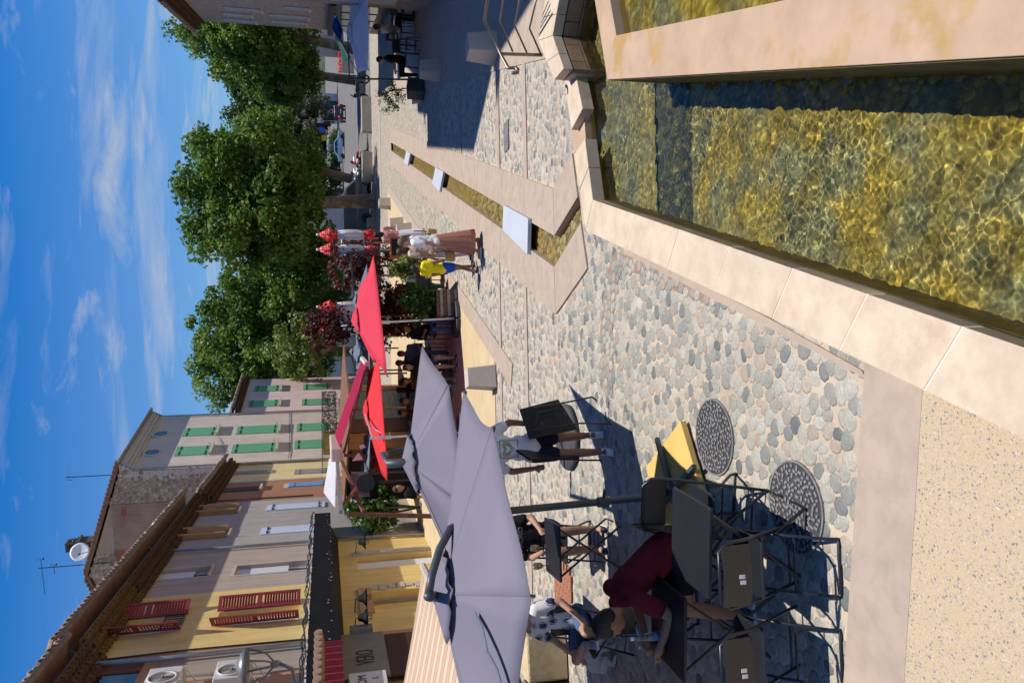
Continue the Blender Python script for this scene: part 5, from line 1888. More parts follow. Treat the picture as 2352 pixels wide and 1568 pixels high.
def tree(label, base, H, cz, r, seed, material=None, bark=None, n=150, per=95, leaf=0.26, rc=0.85, lean=(0, 0), trunk_r=0.32, fork=3.2, name='plane_tree', group=None, cx=(0, 0), lump=0.28):
    t = thing(name, label, 'tree', (base[0], base[1], 0), 0, group)
    g = np.random.default_rng(seed)
    tr = MB()
    top = Vector((lean[0], lean[1], fork))
    pts = [Vector((0, 0, -0.1)), Vector((0, 0, 0.15)), Vector((lean[0] * 0.25, lean[1] * 0.25, fork * 0.35)), Vector((lean[0] * 0.6, lean[1] * 0.6, fork * 0.7)), top]
    tr.tube(pts, [trunk_r * 1.5, trunk_r * 1.15, trunk_r, trunk_r * 0.92, trunk_r * 0.85], 10)
    tr.build('trunk', bark or m_bark, t, smooth=True)
    cl = crown_clumps(g, (cx[0] + lean[0], cx[1] + lean[1], cz), r, n, rc, lump)
    # limbs reach from the fork to clumps spread over the crown
    pick = [cl[i] for i in g.choice(len(cl), 11, replace=False)]
    for k, c in enumerate(pick):
        e = Vector(c[:3])
        m1 = top.lerp(e, 0.35) + Vector((g.uniform(-.3, .3), g.uniform(-.3, .3), 0.5))
        m2 = top.lerp(e, 0.7) + Vector((g.uniform(-.4, .4), g.uniform(-.4, .4), 0.35))
        lb = MB(); f = trunk_r * g.uniform(0.34, 0.6)
        lb.tube([top + Vector((0, 0, -0.25)), m1, m2, e], [f, f * 0.75, f * 0.5, f * 0.15], 7)
        lb.build('limb', bark or m_bark, t, smooth=True)
    stuff(leaves('crown', cl, per, leaf, material or m_leaf, seed + 1, t))
    return t


def gp(x, y):
    p = G(x, y)
    return (p.x, p.y)


def spot(y, Y):
    """ground point at depth Y in the column y of the picture"""
    p = AT(760, y, Y)
    return (p.x, Y)


tree('large plane tree with pale forked trunk in the middle of the square', gp(862, 462), 11, 7.2, (4.4, 4.0, 4.1), 101, n=260, per=140, lean=(-0.2, 0), trunk_r=0.42, fork=3.6, group='plane trees on the square', cx=(0.2, 0))
tree('plane tree with slanting dark trunk behind the parked motorcycles', spot(415, 57), 10, 6.3, (3.0, 3.4, 3.3), 102, n=150, per=115, lean=(0.9, 0), trunk_r=0.34, fork=4.0, group='plane trees on the square')
tree('plane tree behind the pale stone bench, left of the forked plane', spot(600, 60), 9, 5.2, (3.4, 3.4, 3.1), 103, n=150, per=115, group='plane trees on the square')
tree('broad plane tree behind the pink house and the crimson parasol', spot(808, 64), 13, 8.1, (5.6, 4.5, 5.0), 204, n=300, per=140, rc=0.9, lump=0.2, trunk_r=0.4, fork=4, group='plane trees on the square', cx=(0.6, 0))
tree('plane tree left of the gap in the sky, behind the broad one', spot(695, 70), 10, 5.4, (3.8, 3.8, 3.9), 105, n=170, per=115, rc=0.95, group='plane trees on the square')
tree('bright green young tree in front of the broad plane, by the pale wall', spot(800, 56), 6.5, 4.7, (1.9, 1.9, 2.3), 106, m_leaf_light, n=70, per=80, leaf=0.22, rc=0.6, trunk_r=0.12, fork=2.4, name='young_tree')
tree('tall plane tree next to the rubble stone corner house', spot(110, 60), 13, 8.2, (3.6, 4.2, 4.4), 107, n=240, per=130, lean=(0.6, 0), trunk_r=0.38, fork=4.2, group='plane trees on the square')
tree('plane tree with lit pale trunk right of the open road', spot(182, 66), 10.5, 6.4, (2.9, 3.4, 3.4), 108, n=180, per=125, lean=(0.4, 0), trunk_r=0.36, fork=4.5, group='plane trees on the square')
tree('dark evergreen tree closing the road, right half', spot(245, 150), 20, 13.2, (7.0, 6, 6.6), 109, m_leaf_dark, n=170, per=85, leaf=0.6, rc=1.8, name='evergreen_tree')
tree('dark evergreen tree closing the road, behind the silver car', spot(345, 142), 14, 8.2, (7, 5, 6.4), 110, m_leaf_dark, n=150, per=80, leaf=0.55, rc=1.5, name='evergreen_tree')
tree('dark evergreen tree far behind the white van', spot(440, 120), 12, 6.8, (6, 5, 6), 111, m_leaf_dark, n=130, per=80, leaf=0.55, rc=1.5, name='evergreen_tree')
tree('grey green olive tree by the white shed', spot(272, 140), 8, 5.0, (3.6, 3.5, 4.0), 112, mat_attr('olive_leaf', [(0, (0.08, 0.085, 0.05)), (1, (0.2, 0.19, 0.13))], bump=0, trans=0.3), n=60, per=80, leaf=0.4, rc=1.2, name='olive_tree')
# round clipped bush and hedges by the road
bs = thing('round_bush', 'round clipped green bush beside the silver car', 'bush', (*spot(320, 112), 0))
stuff(leaves('foliage', crown_clumps(np.random.default_rng(3), (0, 0, 1.0), (1.3, 1.2, 1.15), 40, 0.5, 0.08), 70, 0.2, m_leaf_shrub, 4, bs))
hd = thing('hedge', 'low dark hedge along the far side of the road under the trees', 'hedge', (*spot(500, 128), 0))
stuff(leaves('foliage', [(x, math.sin(x) * 0.5, 0.6 + 0.8 * abs(math.sin(x * 2.1)), 1.2) for x in np.linspace(-9, 12, 46)], 70, 0.4, m_leaf_dark, 5, hd))
# purple-leaved small trees between the parasols
for k, (y, Y, cz, r, lab) in enumerate(((612, 25.5, 2.1, (0.75, 0.7, 1.05), 'purple-leaved plum tree tied to stakes behind the boy in yellow'), (690, 24.5, 1.15, (0.75, 0.7, 0.75), 'purple-leaved plum bush under the pink parasol, left of the slatted planter'),
                                        (752, 23.8, 3.0, (0.62, 0.6, 0.65), 'purple-leaved plum tree rising above the top of the pink parasol'), (742, 24.2, 1.2, (0.7, 0.6, 0.9), 'purple-leaved plum tree behind the silver parasol mast'),
                                        (575, 30, 1.6, (0.7, 0.6, 1.4), 'purple-leaved plum tree behind the two folded parasols'))):
    x, _ = spot(y, Y)
    t = thing('plum_tree', lab, 'tree', (x, Y, 0), 0, 'purple plum trees on the terrace')
    g = np.random.default_rng(200 + k)
    b = MB(); b.tube([(0, 0, 0), (0.03, 0, cz * 0.5), (0, 0.03, cz)], [0.05, 0.04, 0.02], 6); b.build('trunk', m_bark_d, t)
    for sx in (-0.28, 0.3):
        p = MB(); p.tube([(sx, 0.05, 0), (sx, 0.05, 1.75)], 0.035, 7); p.build('stake', m_wood, t)
    stuff(leaves('crown', crown_clumps(g, (0, 0, cz), r, 46, 0.24, 0.4, 0.2), 48, 0.10, m_leaf_red, 210 + k, t))
# fig bush on the grey house
fx = ROW.hit(cb(830, 130), 0.5)
p = ROW.p0 + ROW.d * (fx[0] + 0.2) + ROW.n * 0.75
fg = thing('fig_bush', 'leafy green fig bush against the grey house next to the white plinth', 'bush', (p.x, p.y, 0))
b = MB()
for a in range(5):
    b.tube([(0, 0, 0), (0.15 * math.cos(a * 1.3), 0.15 * math.sin(a * 1.3), 0.9), (0.4 * math.cos(a * 1.3), 0.5 * math.sin(a * 1.3), 1.9)], [0.04, 0.03, 0.01], 6)
b.build('stem', m_bark_d, fg)
stuff(leaves('foliage', crown_clumps(np.random.default_rng(8), (0, 0, 1.65), (0.62, 0.95, 0.95), 60, 0.26, 0.3, 0.2), 42, 0.14, m_leaf_shrub, 9, fg))

# far buildings
fb = thing('ochre_building', 'long low ochre building with grey roller shutters behind the trees', 'building')
bx0, bx1, bY = spot(880, 84)[0], spot(470, 84)[0], 84
m_ochre = plaster('ochre_plaster', (0.66, 0.50, 0.32), (0.58, 0.44, 0.29))
w = MB(); w.bx(bx0, bx1, bY, bY + 8, 0, 5.2); w.build('wall', m_ochre, fb)
r = MB(); r.extrude([(bx0 - .4, bY - .5, 5.2), (bx1 + .4, bY - .5, 5.2), (bx1 + .4, bY + 4, 6.6), (bx0 - .4, bY + 4, 6.6)], (0, 0, 0.15)); r.build('roof', mat_roof, fb)
m_rs = mat('roller_shutter', (0.45, 0.46, 0.48), rough=0.5)
for k in range(5):
    x = bx0 + (k + 0.5) * (bx1 - bx0) / 5
    q = MB()
    for j in range(16):
        q.bx(x - 1.5, x + 1.5, bY - 0.06 - 0.02 * (j % 2), bY - 0.01, 0.05 + j * 0.17, 0.05 + (j + 0.93) * 0.17)
    stuff(q.build('roller_shutter', m_rs, fb))
sx_, sY = spot(243, 150)
shed = thing('white_shed', 'low white building with a green door at the end of the road', 'building', (sx_, sY, 0))
w = MB(); w.bx(-2.3, 2.3, 0, 4, -0.1, 3.1); w.build('wall', m_white, shed)
w = MB(); w.bx(-2.5, 2.5, -0.2, 4.2, 3.1, 3.25); w.build('roof', m_stone_trim, shed)
w = MB(); w.bx(-0.6, 0.9, -0.06, -0.005, 0, 2.0); w.build('door', mat('dark_green_door', (0.02, 0.12, 0.09), rough=0.5), shed)
px_, pY = spot(55, 105)
pb_ = thing('pink_far_house', 'distant pink house with grey shutters behind the right-hand plane trees', 'house', (px_, pY, 0))
w = MB(); w.bx(-1.5, 9, 0, 8, 0, 6.3); w.build('wall', plaster('far_pink', (0.62, 0.42, 0.36)), pb_)
w = MB(); w.extrude([(-1.8, -0.4, 6.3), (9.3, -0.4, 6.3), (9.3, 4, 7.6), (-1.8, 4, 7.6)], (0, 0, .15)); w.build('roof', mat_roof, pb_)
for k in range(3):
    for z in (0.9, 3.7):
        w = MB(); w.bx(-0.6 + k * 3.1, 0.5 + k * 3.1, -0.08, -0.01, z, z + 1.7); o = w.build('window', m_shade_sh, pb_)
hill = MB()
hp = [(x, 420 + 30 * math.sin(x * 0.01), 3 + 8 * (0.5 + 0.5 * math.sin(x * 0.013 + 1)) + 3 * math.sin(x * 0.05)) for x in range(-420, 460, 20)]
for i in range(len(hp) - 1):
    a, b = hp[i], hp[i + 1]
    hill.poly([(a[0], a[1], -1), (b[0], b[1], -1), (b[0], b[1] + 60, b[2]), (a[0], a[1] + 60, a[2])])
structure(hill.build('hills', mat('wooded_hill', (0.035, 0.055, 0.025), rough=1, var=0.4, scale=0.05)))
# ------------------------------------------------------------------ parasols and awnings
def canvas(name, col, trans=0.25, rough=0.85, var=0.05):
    m = mat(name, col, rough=rough, var=var, scale=2.0, bump=0.1, bscale=350, trans=trans, spec=0.15, grain=0.04, gscale=300)
    return m


m_cv_lilac = canvas('lilac_grey_canvas', (0.225, 0.205, 0.255), 0.15)
m_cv_red = canvas('red_canvas', (0.68, 0.06, 0.10), 0.16)
m_cv_red2 = canvas('scarlet_canvas', (0.68, 0.045, 0.055), 0.16)
m_cv_grey = canvas('blue_grey_canvas', (0.17, 0.20, 0.26), 0.2)
m_cv_white = canvas('white_canvas', (0.86, 0.82, 0.83), 0.3)
m_cv_blue = canvas('blue_canvas', (0.01, 0.12, 0.55), 0.25)
m_cv_green = canvas('green_canvas', (0.01, 0.10, 0.08), 0.15)
m_mast_dark = mat('anthracite_metal', (0.07, 0.08, 0.09), rough=0.45, metal=0.3, bump=0.04)
m_alu = mat('aluminium', (0.62, 0.63, 0.64), rough=0.4, metal=0.5, var=0.05, bump=0.03)
m_blackpl = mat('black_plastic', (0.02, 0.02, 0.022), rough=0.5, var=0.2, bump=0.1)
m_blackwt = mat('black_weight', (0.055, 0.056, 0.06), rough=0.75, var=0.2, bump=0.15)


def canopy(root, hub, corners, material, pull=0.07, sag=0.05, vent=0.22, flap=True, rib_mat=None):
    o = Vector(root.location)
    hub = Vector(hub)
    n = len(corners)
    R, Cn = 7, 8
    for i in range(n):
        a, b = Vector(corners[i]), Vector(corners[(i + 1) % n])
        V, F = [], []
        for r in range(R + 1):
            t = 0.06 + 0.94 * r / R
            for c in range(Cn + 1):
                s = c / Cn
                e = a.lerp(b, s)
                w = 4 * s * (1 - s)
                e = e + (Vector((hub.x, hub.y, e.z)) - e) * pull * w
                p = hub.lerp(e, t)
                p.z -= sag * w * t * (1 - 0.35 * t) + 0.006 * math.sin(9 * s + i) * t
                V.append(p - o)
        for r in range(R):
            for c in range(Cn):
                k = r * (Cn + 1) + c
                F.append((k, k + Cn + 1, k + Cn + 2, k + 1))
        mb_ = MB().add(V, F)
        ob = mb_.build('canopy_panel', material, root, smooth=True)
        sd = ob.modifiers.new('thickness', 'SOLIDIFY'); sd.thickness = 0.004
        rb = MB(); dz = Vector((0, 0, -0.025))
        rb.tube([hub - o + dz, a - o + dz * 0.8], 0.011, 5)
        rb.build('rib', rib_mat or m_mast_dark, root)
    if flap:
        V, F = [], []
        rings = 4
        for r in range(rings + 1):
            t = r / rings
            for k in range(n * 6):
                f = k / 6
                i = int(f); s = f - i
                e = Vector(corners[i % n]).lerp(Vector(corners[(i + 1) % n]), s)
                p = hub.lerp(e, vent * t)
                p.z += 0.06 * (1 - 0.5 * t) + (0.013 * math.sin(k * 2.1) + 0.008 * math.sin(k * 5)) * t
                V.append(p - o)
        m_ = n * 6
        for r in range(rings):
            for k in range(m_):
                F.append((r * m_ + k, (r + 1) * m_ + k, (r + 1) * m_ + (k + 1) % m_, r * m_ + (k + 1) % m_))
        ob = MB().add(V, F).build('vent_flap', material, root, smooth=True)
        sd = ob.modifiers.new('thickness', 'SOLIDIFY'); sd.thickness = 0.004


def strap(root, pts, material, w=0.035, name='closing_strap'):
    o = Vector(root.location)
    mb_ = MB()
    P = [Vector(p) - o for p in pts]
    for i in range(len(P) - 1):
        a, b = P[i], P[i + 1]
        d = (b - a).normalized(); s = d.cross(Vector((0, 0, 1)))
        if s.length < 0.1:
            s = Vector((1, 0, 0))
        s = s.normalized() * w / 2
        mb_.extrude([a - s, b - s, b + s, a + s], (0, 0, 0.006))
    return mb_.build(name, material, root)


def sym(h, cs):
    return cs + [Vector((2 * h.x - c.x, 2 * h.y - c.y, c.z)) for c in cs]


# near lilac parasol
z_e = 1.95
hub1 = G(1010, 1366, 2.28)
A1, B1, C1 = G(1065, 898, z_e), G(1130, 980, z_e), G(1220, 1369, z_e)
u1 = thing('cantilever_parasol', 'big lilac grey cantilever parasol nearest the camera, on yellow base slabs', 'parasol', (hub1.x + 0.9, 6.6, 0), 0, 'lilac grey parasols')
canopy(u1, hub1, sym(hub1, [A1, B1, C1]), m_cv_lilac)
mp_ = [G(1560, 1122), AT(1490, 1141, 6.6), AT(1300, 1160, 6.6), AT(1165, 1173, 6.6), AT(1085, 1186, 6.5), AT(1035, 1213, 6.35), AT(1010, 1260, 6.2), AT(992, 1320, 6.05), AT(984, 1366, 5.98)]
ob_ = MB(); o_ = Vector(u1.location); ob_.tube([p - o_ for p in mp_], 0.032, 10); ob_.build('mast', m_mast_dark, u1, smooth=True)
ob_ = MB(); ob_.tube([AT(984, 1368, 5.95) - o_, hub1 - o_ + Vector((0, 0, 0.05))], 0.04, 10); ob_.tube([hub1 - o_ + Vector((0, 0, 0.09)), hub1 - o_ + Vector((0, 0, -0.2))], 0.045, 10); ob_.build('hub_joint', m_mast_dark, u1, smooth=True)
ob_ = MB(); q = AT(1385, 1152, 6.6) - o_; ob_.tube([q + Vector((0, 0, -0.05)), q + Vector((0, 0, 0.05))], 0.046, 10); ob_.tube([q, q + Vector((0.12, -0.05, 0.0))], 0.014, 6); ob_.build('crank', m_mast_dark, u1)
fC = lambda s, t, c0, c1: hub1.lerp(c0.lerp(c1, s), t) + Vector((0, 0, 0.015))
D1_ = Vector((2 * hub1.x - A1.x, 2 * hub1.y - A1.y, z_e))
strap(u1, [fC(0.15, 0.5, C1, D1_), fC(0.22, 0.6, C1, D1_), fC(0.3, 0.72, C1, D1_) + Vector((0, 0, 0.03)), fC(0.36, 0.8, C1, D1_), fC(0.42, 0.88, C1, D1_), fC(0.46, 0.97, C1, D1_)], m_cv_grey, 0.055)
# yellow base slabs on a steel cross
zs = 0.09
T_ = G(1561.5, 966, zs); e1 = G(1596, 1083, zs) - T_; e2 = G(1483, 1073, zs) - T_
Ls = e2.length; e1 = e1.normalized() * Ls
m_slab = mat('yellow_slab', (0.62, 0.42, 0.12), rough=0.9, var=0.08, scale=3, bump=0.3, bscale=120, grain=0.08)
for (f0, f1) in ((0.0, 0.49), (0.51, 1.0)):
    mb_ = MB()
    mb_.prism([XY(T_ + e2 * f0 - o_), XY(T_ + e2 * f1 - o_), XY(T_ + e2 * f1 + e1 - o_), XY(T_ + e2 * f0 + e1 - o_)], 0.03, zs)
    mb_.build('base_slab', m_slab, u1, bevel=0.008)
mb_ = MB()
cc_ = T_ + (e1 + e2) * 0.5
for v in (e1, e2):
    a = cc_ - v * 0.58; b = cc_ + v * 0.58
    mb_.tube([(a.x - o_.x, a.y - o_.y, zs + 0.03), (b.x - o_.x, b.y - o_.y, zs + 0.031)], 0.028, 4)
mb_.build('steel_cross', m_mast_dark, u1)

# second lilac parasol
hub2 = G(935, 1062, 2.36)
T1, T2, T3 = G(968, 795, z_e), G(1001, 978, z_e), G(1026, 1224, z_e)
bs2 = G(1310, 1003)
u2 = thing('cantilever_parasol', 'second lilac grey cantilever parasol, on a round black base behind the table carrier', 'parasol', (bs2.x, bs2.y, 0), 0, 'lilac grey parasols')
canopy(u2, hub2, sym(hub2, [T1, T2, T3]), m_cv_lilac)
o2 = Vector(u2.location)
mb_ = MB(); mb_.tube([(0, 0, 0), (0, 0, 1.6), (-0.03, 0.02, 2.1), Vector((-0.1, 0.05, 2.4)), (hub2 - o2).lerp(Vector((0, 0, 2.5)), 0.5) + Vector((0, 0, .1)), hub2 - o2 + Vector((0, 0, 0.18))], 0.03, 10); mb_.build('mast', m_mast_dark, u2, smooth=True)
mb_ = MB(); mb_.tube([hub2 - o2 + Vector((0, 0, 0.2)), hub2 - o2 + Vector((0, 0, -0.2))], 0.045, 10); mb_.build('hub_joint', m_mast_dark, u2, smooth=True)
mb_ = MB(); mb_.lathe([(0.43, 0.022), (0.44, 0.05), (0.42, 0.085), (0.2, 0.1), (0.08, 0.13), (0.05, 0.2), (0.04, 0.3)], 28); mb_.build('round_base', m_blackwt, u2, smooth=True)
gC = lambda s, t: hub2.lerp(T1.lerp(T2, s), t) + Vector((0, 0, 0.015))
strap(u2, [gC(0.62, 0.5), gC(0.7, 0.58), gC(0.8, 0.6) + Vector((0, 0, 0.04)), gC(0.9, 0.62)], m_cv_grey, 0.05)


def arm_parasol(label, base, top, hub, corners, material, group, rib=None, base_kind='sectors', mast_mat=None, pull=0.05):
    t = thing('cantilever_parasol', label, 'parasol', (base.x, base.y, 0), 0, group)
    canopy(t, hub, corners, material, pull=pull, sag=0.04, rib_mat=rib)
    o = Vector(t.location)
    mm = mast_mat or m_alu
    m_ = MB(); tp_ = Vector(top) - o; m_.tube([(0, 0, 0.1), tp_], 0.032, 4); m_.build('mast', mm, t)
    m_ = MB(); h_ = Vector(hub) - o
    m_.tube([tp_ + Vector((0, 0, -0.06)), h_ + Vector((0, 0, 0.02))], 0.024, 4); m_.tube([tp_ * 0.82, tp_.lerp(h_, 0.5)], 0.014, 4); m_.build('arm', mm, t)
    m_ = MB(); m_.box(tp_ * 0.83, (0.08, 0.1, 0.22)); m_.tube([tp_ * 0.8, tp_ * 0.8 + Vector((0.12, -0.06, 0))], 0.012, 5); m_.build('crank_box', mm, t)
    if base_kind == 'sectors':
        for k in range(4):
            s_ = MB(); pts = [(0.06 * math.cos(k * PI / 2 + PI / 4), 0.06 * math.sin(k * PI / 2 + PI / 4))] + [(0.47 * math.cos(a), 0.47 * math.sin(a)) for a in np.linspace(k * PI / 2 + 0.03, (k + 1) * PI / 2 - 0.03, 9)]
            s_.prism(pts, 0.022, 0.115); s_.build('base_weight', m_blackwt, t, bevel=0.012)
    return t


arm_parasol('pink red cantilever parasol on a bright silver mast, by the slatted planter', G(1053, 731), AT(849, 742, 18.7), AT(812, 737, 19.4), [AT(858, 587, 18.6), AT(889, 865, 17.7), AT(858, 831, 21.5), AT(827, 655, 23)], m_cv_red, 'red parasols')
arm_parasol('scarlet cantilever parasol with silver mast, left of the pink one', AT(1058, 993, 18.2), AT(850, 1006, 18.0), AT(839, 944, 19.5), [AT(869, 816, 18.4), AT(890, 1108, 17.6), AT(858, 1085, 22), AT(846, 850, 22.5)], m_cv_red2, 'red parasols')
arm_parasol('blue grey parasol on a black mast behind the pink one, by the folded red parasols', AT(950, 577, 24.5), AT(800, 579, 24.5), AT(815, 690, 23.5), [AT(843, 606, 23), AT(840, 770, 21.6), AT(838, 800, 25), AT(838, 645, 26)], m_cv_grey, 'blue grey parasols', mast_mat=m_mast_dark, base_kind='')
arm_parasol('blue grey parasol seen between the crimson awning and the pink parasol', AT(930, 850, 26), AT(812, 850, 26), AT(806, 806, 25), [AT(834, 770, 24), AT(829, 850, 23.5), AT(824, 840, 27), AT(822, 790, 27)], m_cv_grey, 'blue grey parasols', mast_mat=m_mast_dark, base_kind='')
arm_parasol('grey parasol half hidden under the scarlet one, before the dark bar', AT(960, 1085, 21), AT(826, 1086, 21), AT(836, 1040, 20.5), [AT(849, 985, 20), AT(846, 1085, 19.3), AT(838, 1095, 22), AT(836, 1000, 22)], m_cv_grey, 'blue grey parasols', mast_mat=m_mast_dark, base_kind='')
wp_b = G(977, 184)
arm_parasol('wide white parasol on a black post at the right-hand cafe', wp_b, AT(798, 181, wp_b.y), AT(800, 78, 24.3), [AT(846, 162, 22.6), AT(822, 168, 26), AT(808, -25, 27.5), AT(843, -30, 22)], m_cv_white, 'cafe parasols', mast_mat=m_mast_dark, base_kind='', pull=0.03)
# stay rope from post to canopy
# ---- closed red and white parasols
m_dots = mat('red_dotted_canvas', (0.75, 0.03, 0.03), rough=0.8, bump=0)


def dotted(m):
    nt = m.node_tree; N, L = nt.nodes, nt.links
    b = N['Principled BSDF']; tc = N.new('ShaderNodeTexCoord')
    v = N.new('ShaderNodeTexVoronoi'); v.inputs['Scale'].default_value = 15; v.inputs['Randomness'].default_value = 0.3
    L.new(tc.outputs['Object'], v.inputs['Vector'])
    lt = N.new('ShaderNodeMath'); lt.operation = 'LESS_THAN'; lt.inputs[1].default_value = 0.3
    L.new(v.outputs['Distance'], lt.inputs[0])
    mx = N.new('ShaderNodeMix'); mx.data_type = 'RGBA'; mx.inputs['A'].default_value = (0.72, 0.025, 0.02, 1); mx.inputs['B'].default_value = (0.85, 0.75, 0.75, 1)
    L.new(lt.outputs[0], mx.inputs['Factor']); L.new(mx.outputs['Result'], b.inputs['Base Color'])


dotted(m_dots)
m_cv_pure = canvas('white_parasol_cloth', (0.80, 0.80, 0.85), 0.2)


def folded(prof, material, name, root, seed, squash=1.0):
    V, F = [], []
    K = 28
    g = random.Random(seed)
    ph = g.random() * 6
    for (r, z) in prof:
        for k in range(K):
            a = 2 * PI * k / K
            rr = r * (1 + 0.22 * math.sin(7 * a + ph) + 0.06 * math.sin(3 * a + z * 6))
            V.append((rr * math.cos(a), rr * math.sin(a) * squash, z))
    for i in range(len(prof) - 1):
        for k in range(K):
            F.append((i * K + k, i * K + (k + 1) % K, (i + 1) * K + (k + 1) % K, (i + 1) * K + k))
    F.append(tuple(range(K - 1, -1, -1)))
    F.append(tuple((len(prof) - 1) * K + k for k in range(K)))
    return MB().add(V, F).build(name, material, root, smooth=True)


for k, (ty, by, Y, lab) in enumerate(((546, 536, 26, 'folded red dotted and white parasol beside the chalkboard, right one of the pair'), (578, 571, 25.6, 'folded red dotted and white parasol next to the black mast'),
                                      (706, 700, 27, 'folded red dotted and white parasol rising behind the pink canopy'), (756, 756, 28, 'folded red parasol behind the plum tree, below the broad plane'))):
    p = AT(900, (ty + by) / 2, Y); zt = AT(731, ty, Y).z
    t = thing('folded_parasol', lab, 'parasol', (p.x, p.y, 0), 0, 'folded red and white parasols')
    m_ = MB(); m_.tube([(0, 0, 0), (0, 0, zt)], 0.028, 8); m_.build('mast', m_alu, t)
    m_ = MB(); m_.ball((0, 0, zt + 0.02), 0.045, 8, 6); m_.build('finial', m_white, t)
    folded([(0.03, zt), (0.11, zt - 0.18), (0.2, zt - 0.36), (0.2, zt - 0.4), (0.12, zt - 0.46), (0.11, zt - 0.62)], m_dots, 'crown_cloth', t, k)
    folded([(0.115, zt - 0.6), (0.14, zt - 0.9), (0.155, zt - 1.25), (0.12, zt - 1.4), (0.13, zt - 1.46)], m_cv_pure, 'folded_cloth', t, k + 9)
    folded([(0.125, zt - 1.44), (0.15, zt - 1.65), (0.09, zt - 1.85)], m_dots, 'hem_cloth', t, k + 20)

# ---- striped awning
m_stripe = bpy.data.materials.new('striped_canvas'); m_stripe.use_nodes = True


def stripes(m):
    nt = m.node_tree; N, L = nt.nodes, nt.links
    b = N['Principled BSDF']; b.inputs['Roughness'].default_value = 0.85
    tc = N.new('ShaderNodeTexCoord'); sp = N.new('ShaderNodeSeparateXYZ'); L.new(tc.outputs['Object'], sp.inputs[0])
    mu = N.new('ShaderNodeMath'); mu.operation = 'MULTIPLY'; mu.inputs[1].default_value = 3.6; L.new(sp.outputs['Y'], mu.inputs[0])
    fr = N.new('ShaderNodeMath'); fr.operation = 'FRACT'; L.new(mu.outputs[0], fr.inputs[0])
    rp = ramp(nt, [(0.0, (0.60, 0.46, 0.29)), (0.46, (0.40, 0.12, 0.07)), (0.53, (0.46, 0.34, 0.26)), (0.94, (0.40, 0.12, 0.07))], 'CONSTANT')
    L.new(fr.outputs[0], rp.inputs[0])
    nz = N.new('ShaderNodeTexNoise'); nz.inputs['Scale'].default_value = 2.5; nz.inputs['Detail'].default_value = 8; L.new(tc.outputs['Object'], nz.inputs['Vector'])
    mr = N.new('ShaderNodeMapRange'); mr.inputs['From Min'].default_value = 0.5; mr.inputs['From Max'].default_value = 0.8; mr.inputs['To Max'].default_value = 0.6
    L.new(nz.outputs['Fac'], mr.inputs['Value'])
    mx = N.new('ShaderNodeMix'); mx.data_type = 'RGBA'; mx.inputs['B'].default_value = (0.36, 0.28, 0.24, 1)
    L.new(mr.outputs[0], mx.inputs['Factor']); L.new(rp.outputs[0], mx.inputs['A']); L.new(mx.outputs['Result'], b.inputs['Base Color'])


stripes(m_stripe)
f0 = G(972, 1300, 2.03); f1 = G(1095, 1568, 2.03)
dirb = (f1 - f0).normalized()
f1 = f0 + dirb * 4.6
w0 = AT(917, 1568, f0.y - 0.15)
sl_dir = (w0 - f0)
k_ = (f0.x + 6.5) / -sl_dir.x
w0 = f0 + sl_dir * k_
w1 = f1 + sl_dir * k_
m_cream_bar = mat('cream_aluminium', (0.50, 0.44, 0.36), rough=0.5)
sa_ = thing('striped_awning', 'long red and cream striped awning over the near shop terrace', 'awning', (0, 0, 0))
mb_ = MB(); NN = 24
V, F = [], []
for i in range(NN + 1):
    for j in range(9):
        p = f0.lerp(f1, i / NN).lerp(w0.lerp(w1, i / NN), j / 8); p.z -= 0.06 * math.sin(PI * j / 8)
        V.append(p)
for i in range(NN):
    for j in range(8):
        F.append((i * 9 + j, i * 9 + j + 1, (i + 1) * 9 + j + 1, (i + 1) * 9 + j))
o = MB().add(V, F).build('canvas', m_stripe, sa_, smooth=True); sd = o.modifiers.new('t', 'SOLIDIFY'); sd.thickness = 0.004
mb_ = MB(); mb_.tube([f0 + Vector((0, 0, 0.0)), f1], 0.045, 8); mb_.build('front_bar', m_cream_bar, sa_)
mb_ = MB(); mb_.tube([w0, w1], 0.09, 8); mb_.build('roller', m_white, sa_)
for q in (0.08, 0.6):
    a = f0.lerp(f1, q) - Vector((0, 0, 0.05)); b = w0.lerp(w1, q) - Vector((0, 0, 0.35)); mid = a.lerp(b, 0.5) + Vector((0, -0.7, -0.05))
    mb_ = MB(); mb_.tube([a, mid, b], 0.03, 6); mb_.build('folding_arm', m_white, sa_)

# ---- free standing double awning on a spine: crimson slope and white slope
cs_ = thing('double_awning', 'crimson awning sloping down from a beige spine box on rusty steel posts', 'awning', (0, 0, 0))
Yn, Yf = 20.0, 22.8
c_n, c_f = AT(776, 1040, Yn), AT(770, 995, Yf)
b_n, b_f = AT(843, 836, Yn), AT(832, 823, Yf)
m_spine = mat('beige_box', (0.62, 0.55, 0.45), rough=0.5, var=0.05)
mb_ = MB(); mb_.extrude([c_n, c_f, b_f, b_n], (0, 0, 0.006)); mb_.build('canvas', canvas('crimson_cloth', (0.40, 0.02, 0.075), 0.3), cs_)
mb_ = MB(); mb_.tube([b_n, b_f], 0.07, 6); mb_.build('front_bar', m_spine, cs_)
sp0 = AT(768, 1052, Yn - 0.2); 
mb_ = MB(); mb_.box((c_n.lerp(c_f, 0.5)) + Vector((-0.12, 0, 0.02)), ((0.34, 3.1, 0.3))); mb_.build('spine_box', m_spine, cs_, bevel=0.04)
wn, wf = AT(745, 1160, 16.5), AT(752, 1050, 21)
wn2 = AT(790, 1185, 16.3)
mb_ = MB(); mb_.extrude([AT(744, 1130, 18.2), AT(757, 1052, 21.5), AT(772, 1062, 20.6), AT(770, 1165, 16.6)], (0, 0, 0.01)); mb_.build('white_canvas', m_white, cs_)
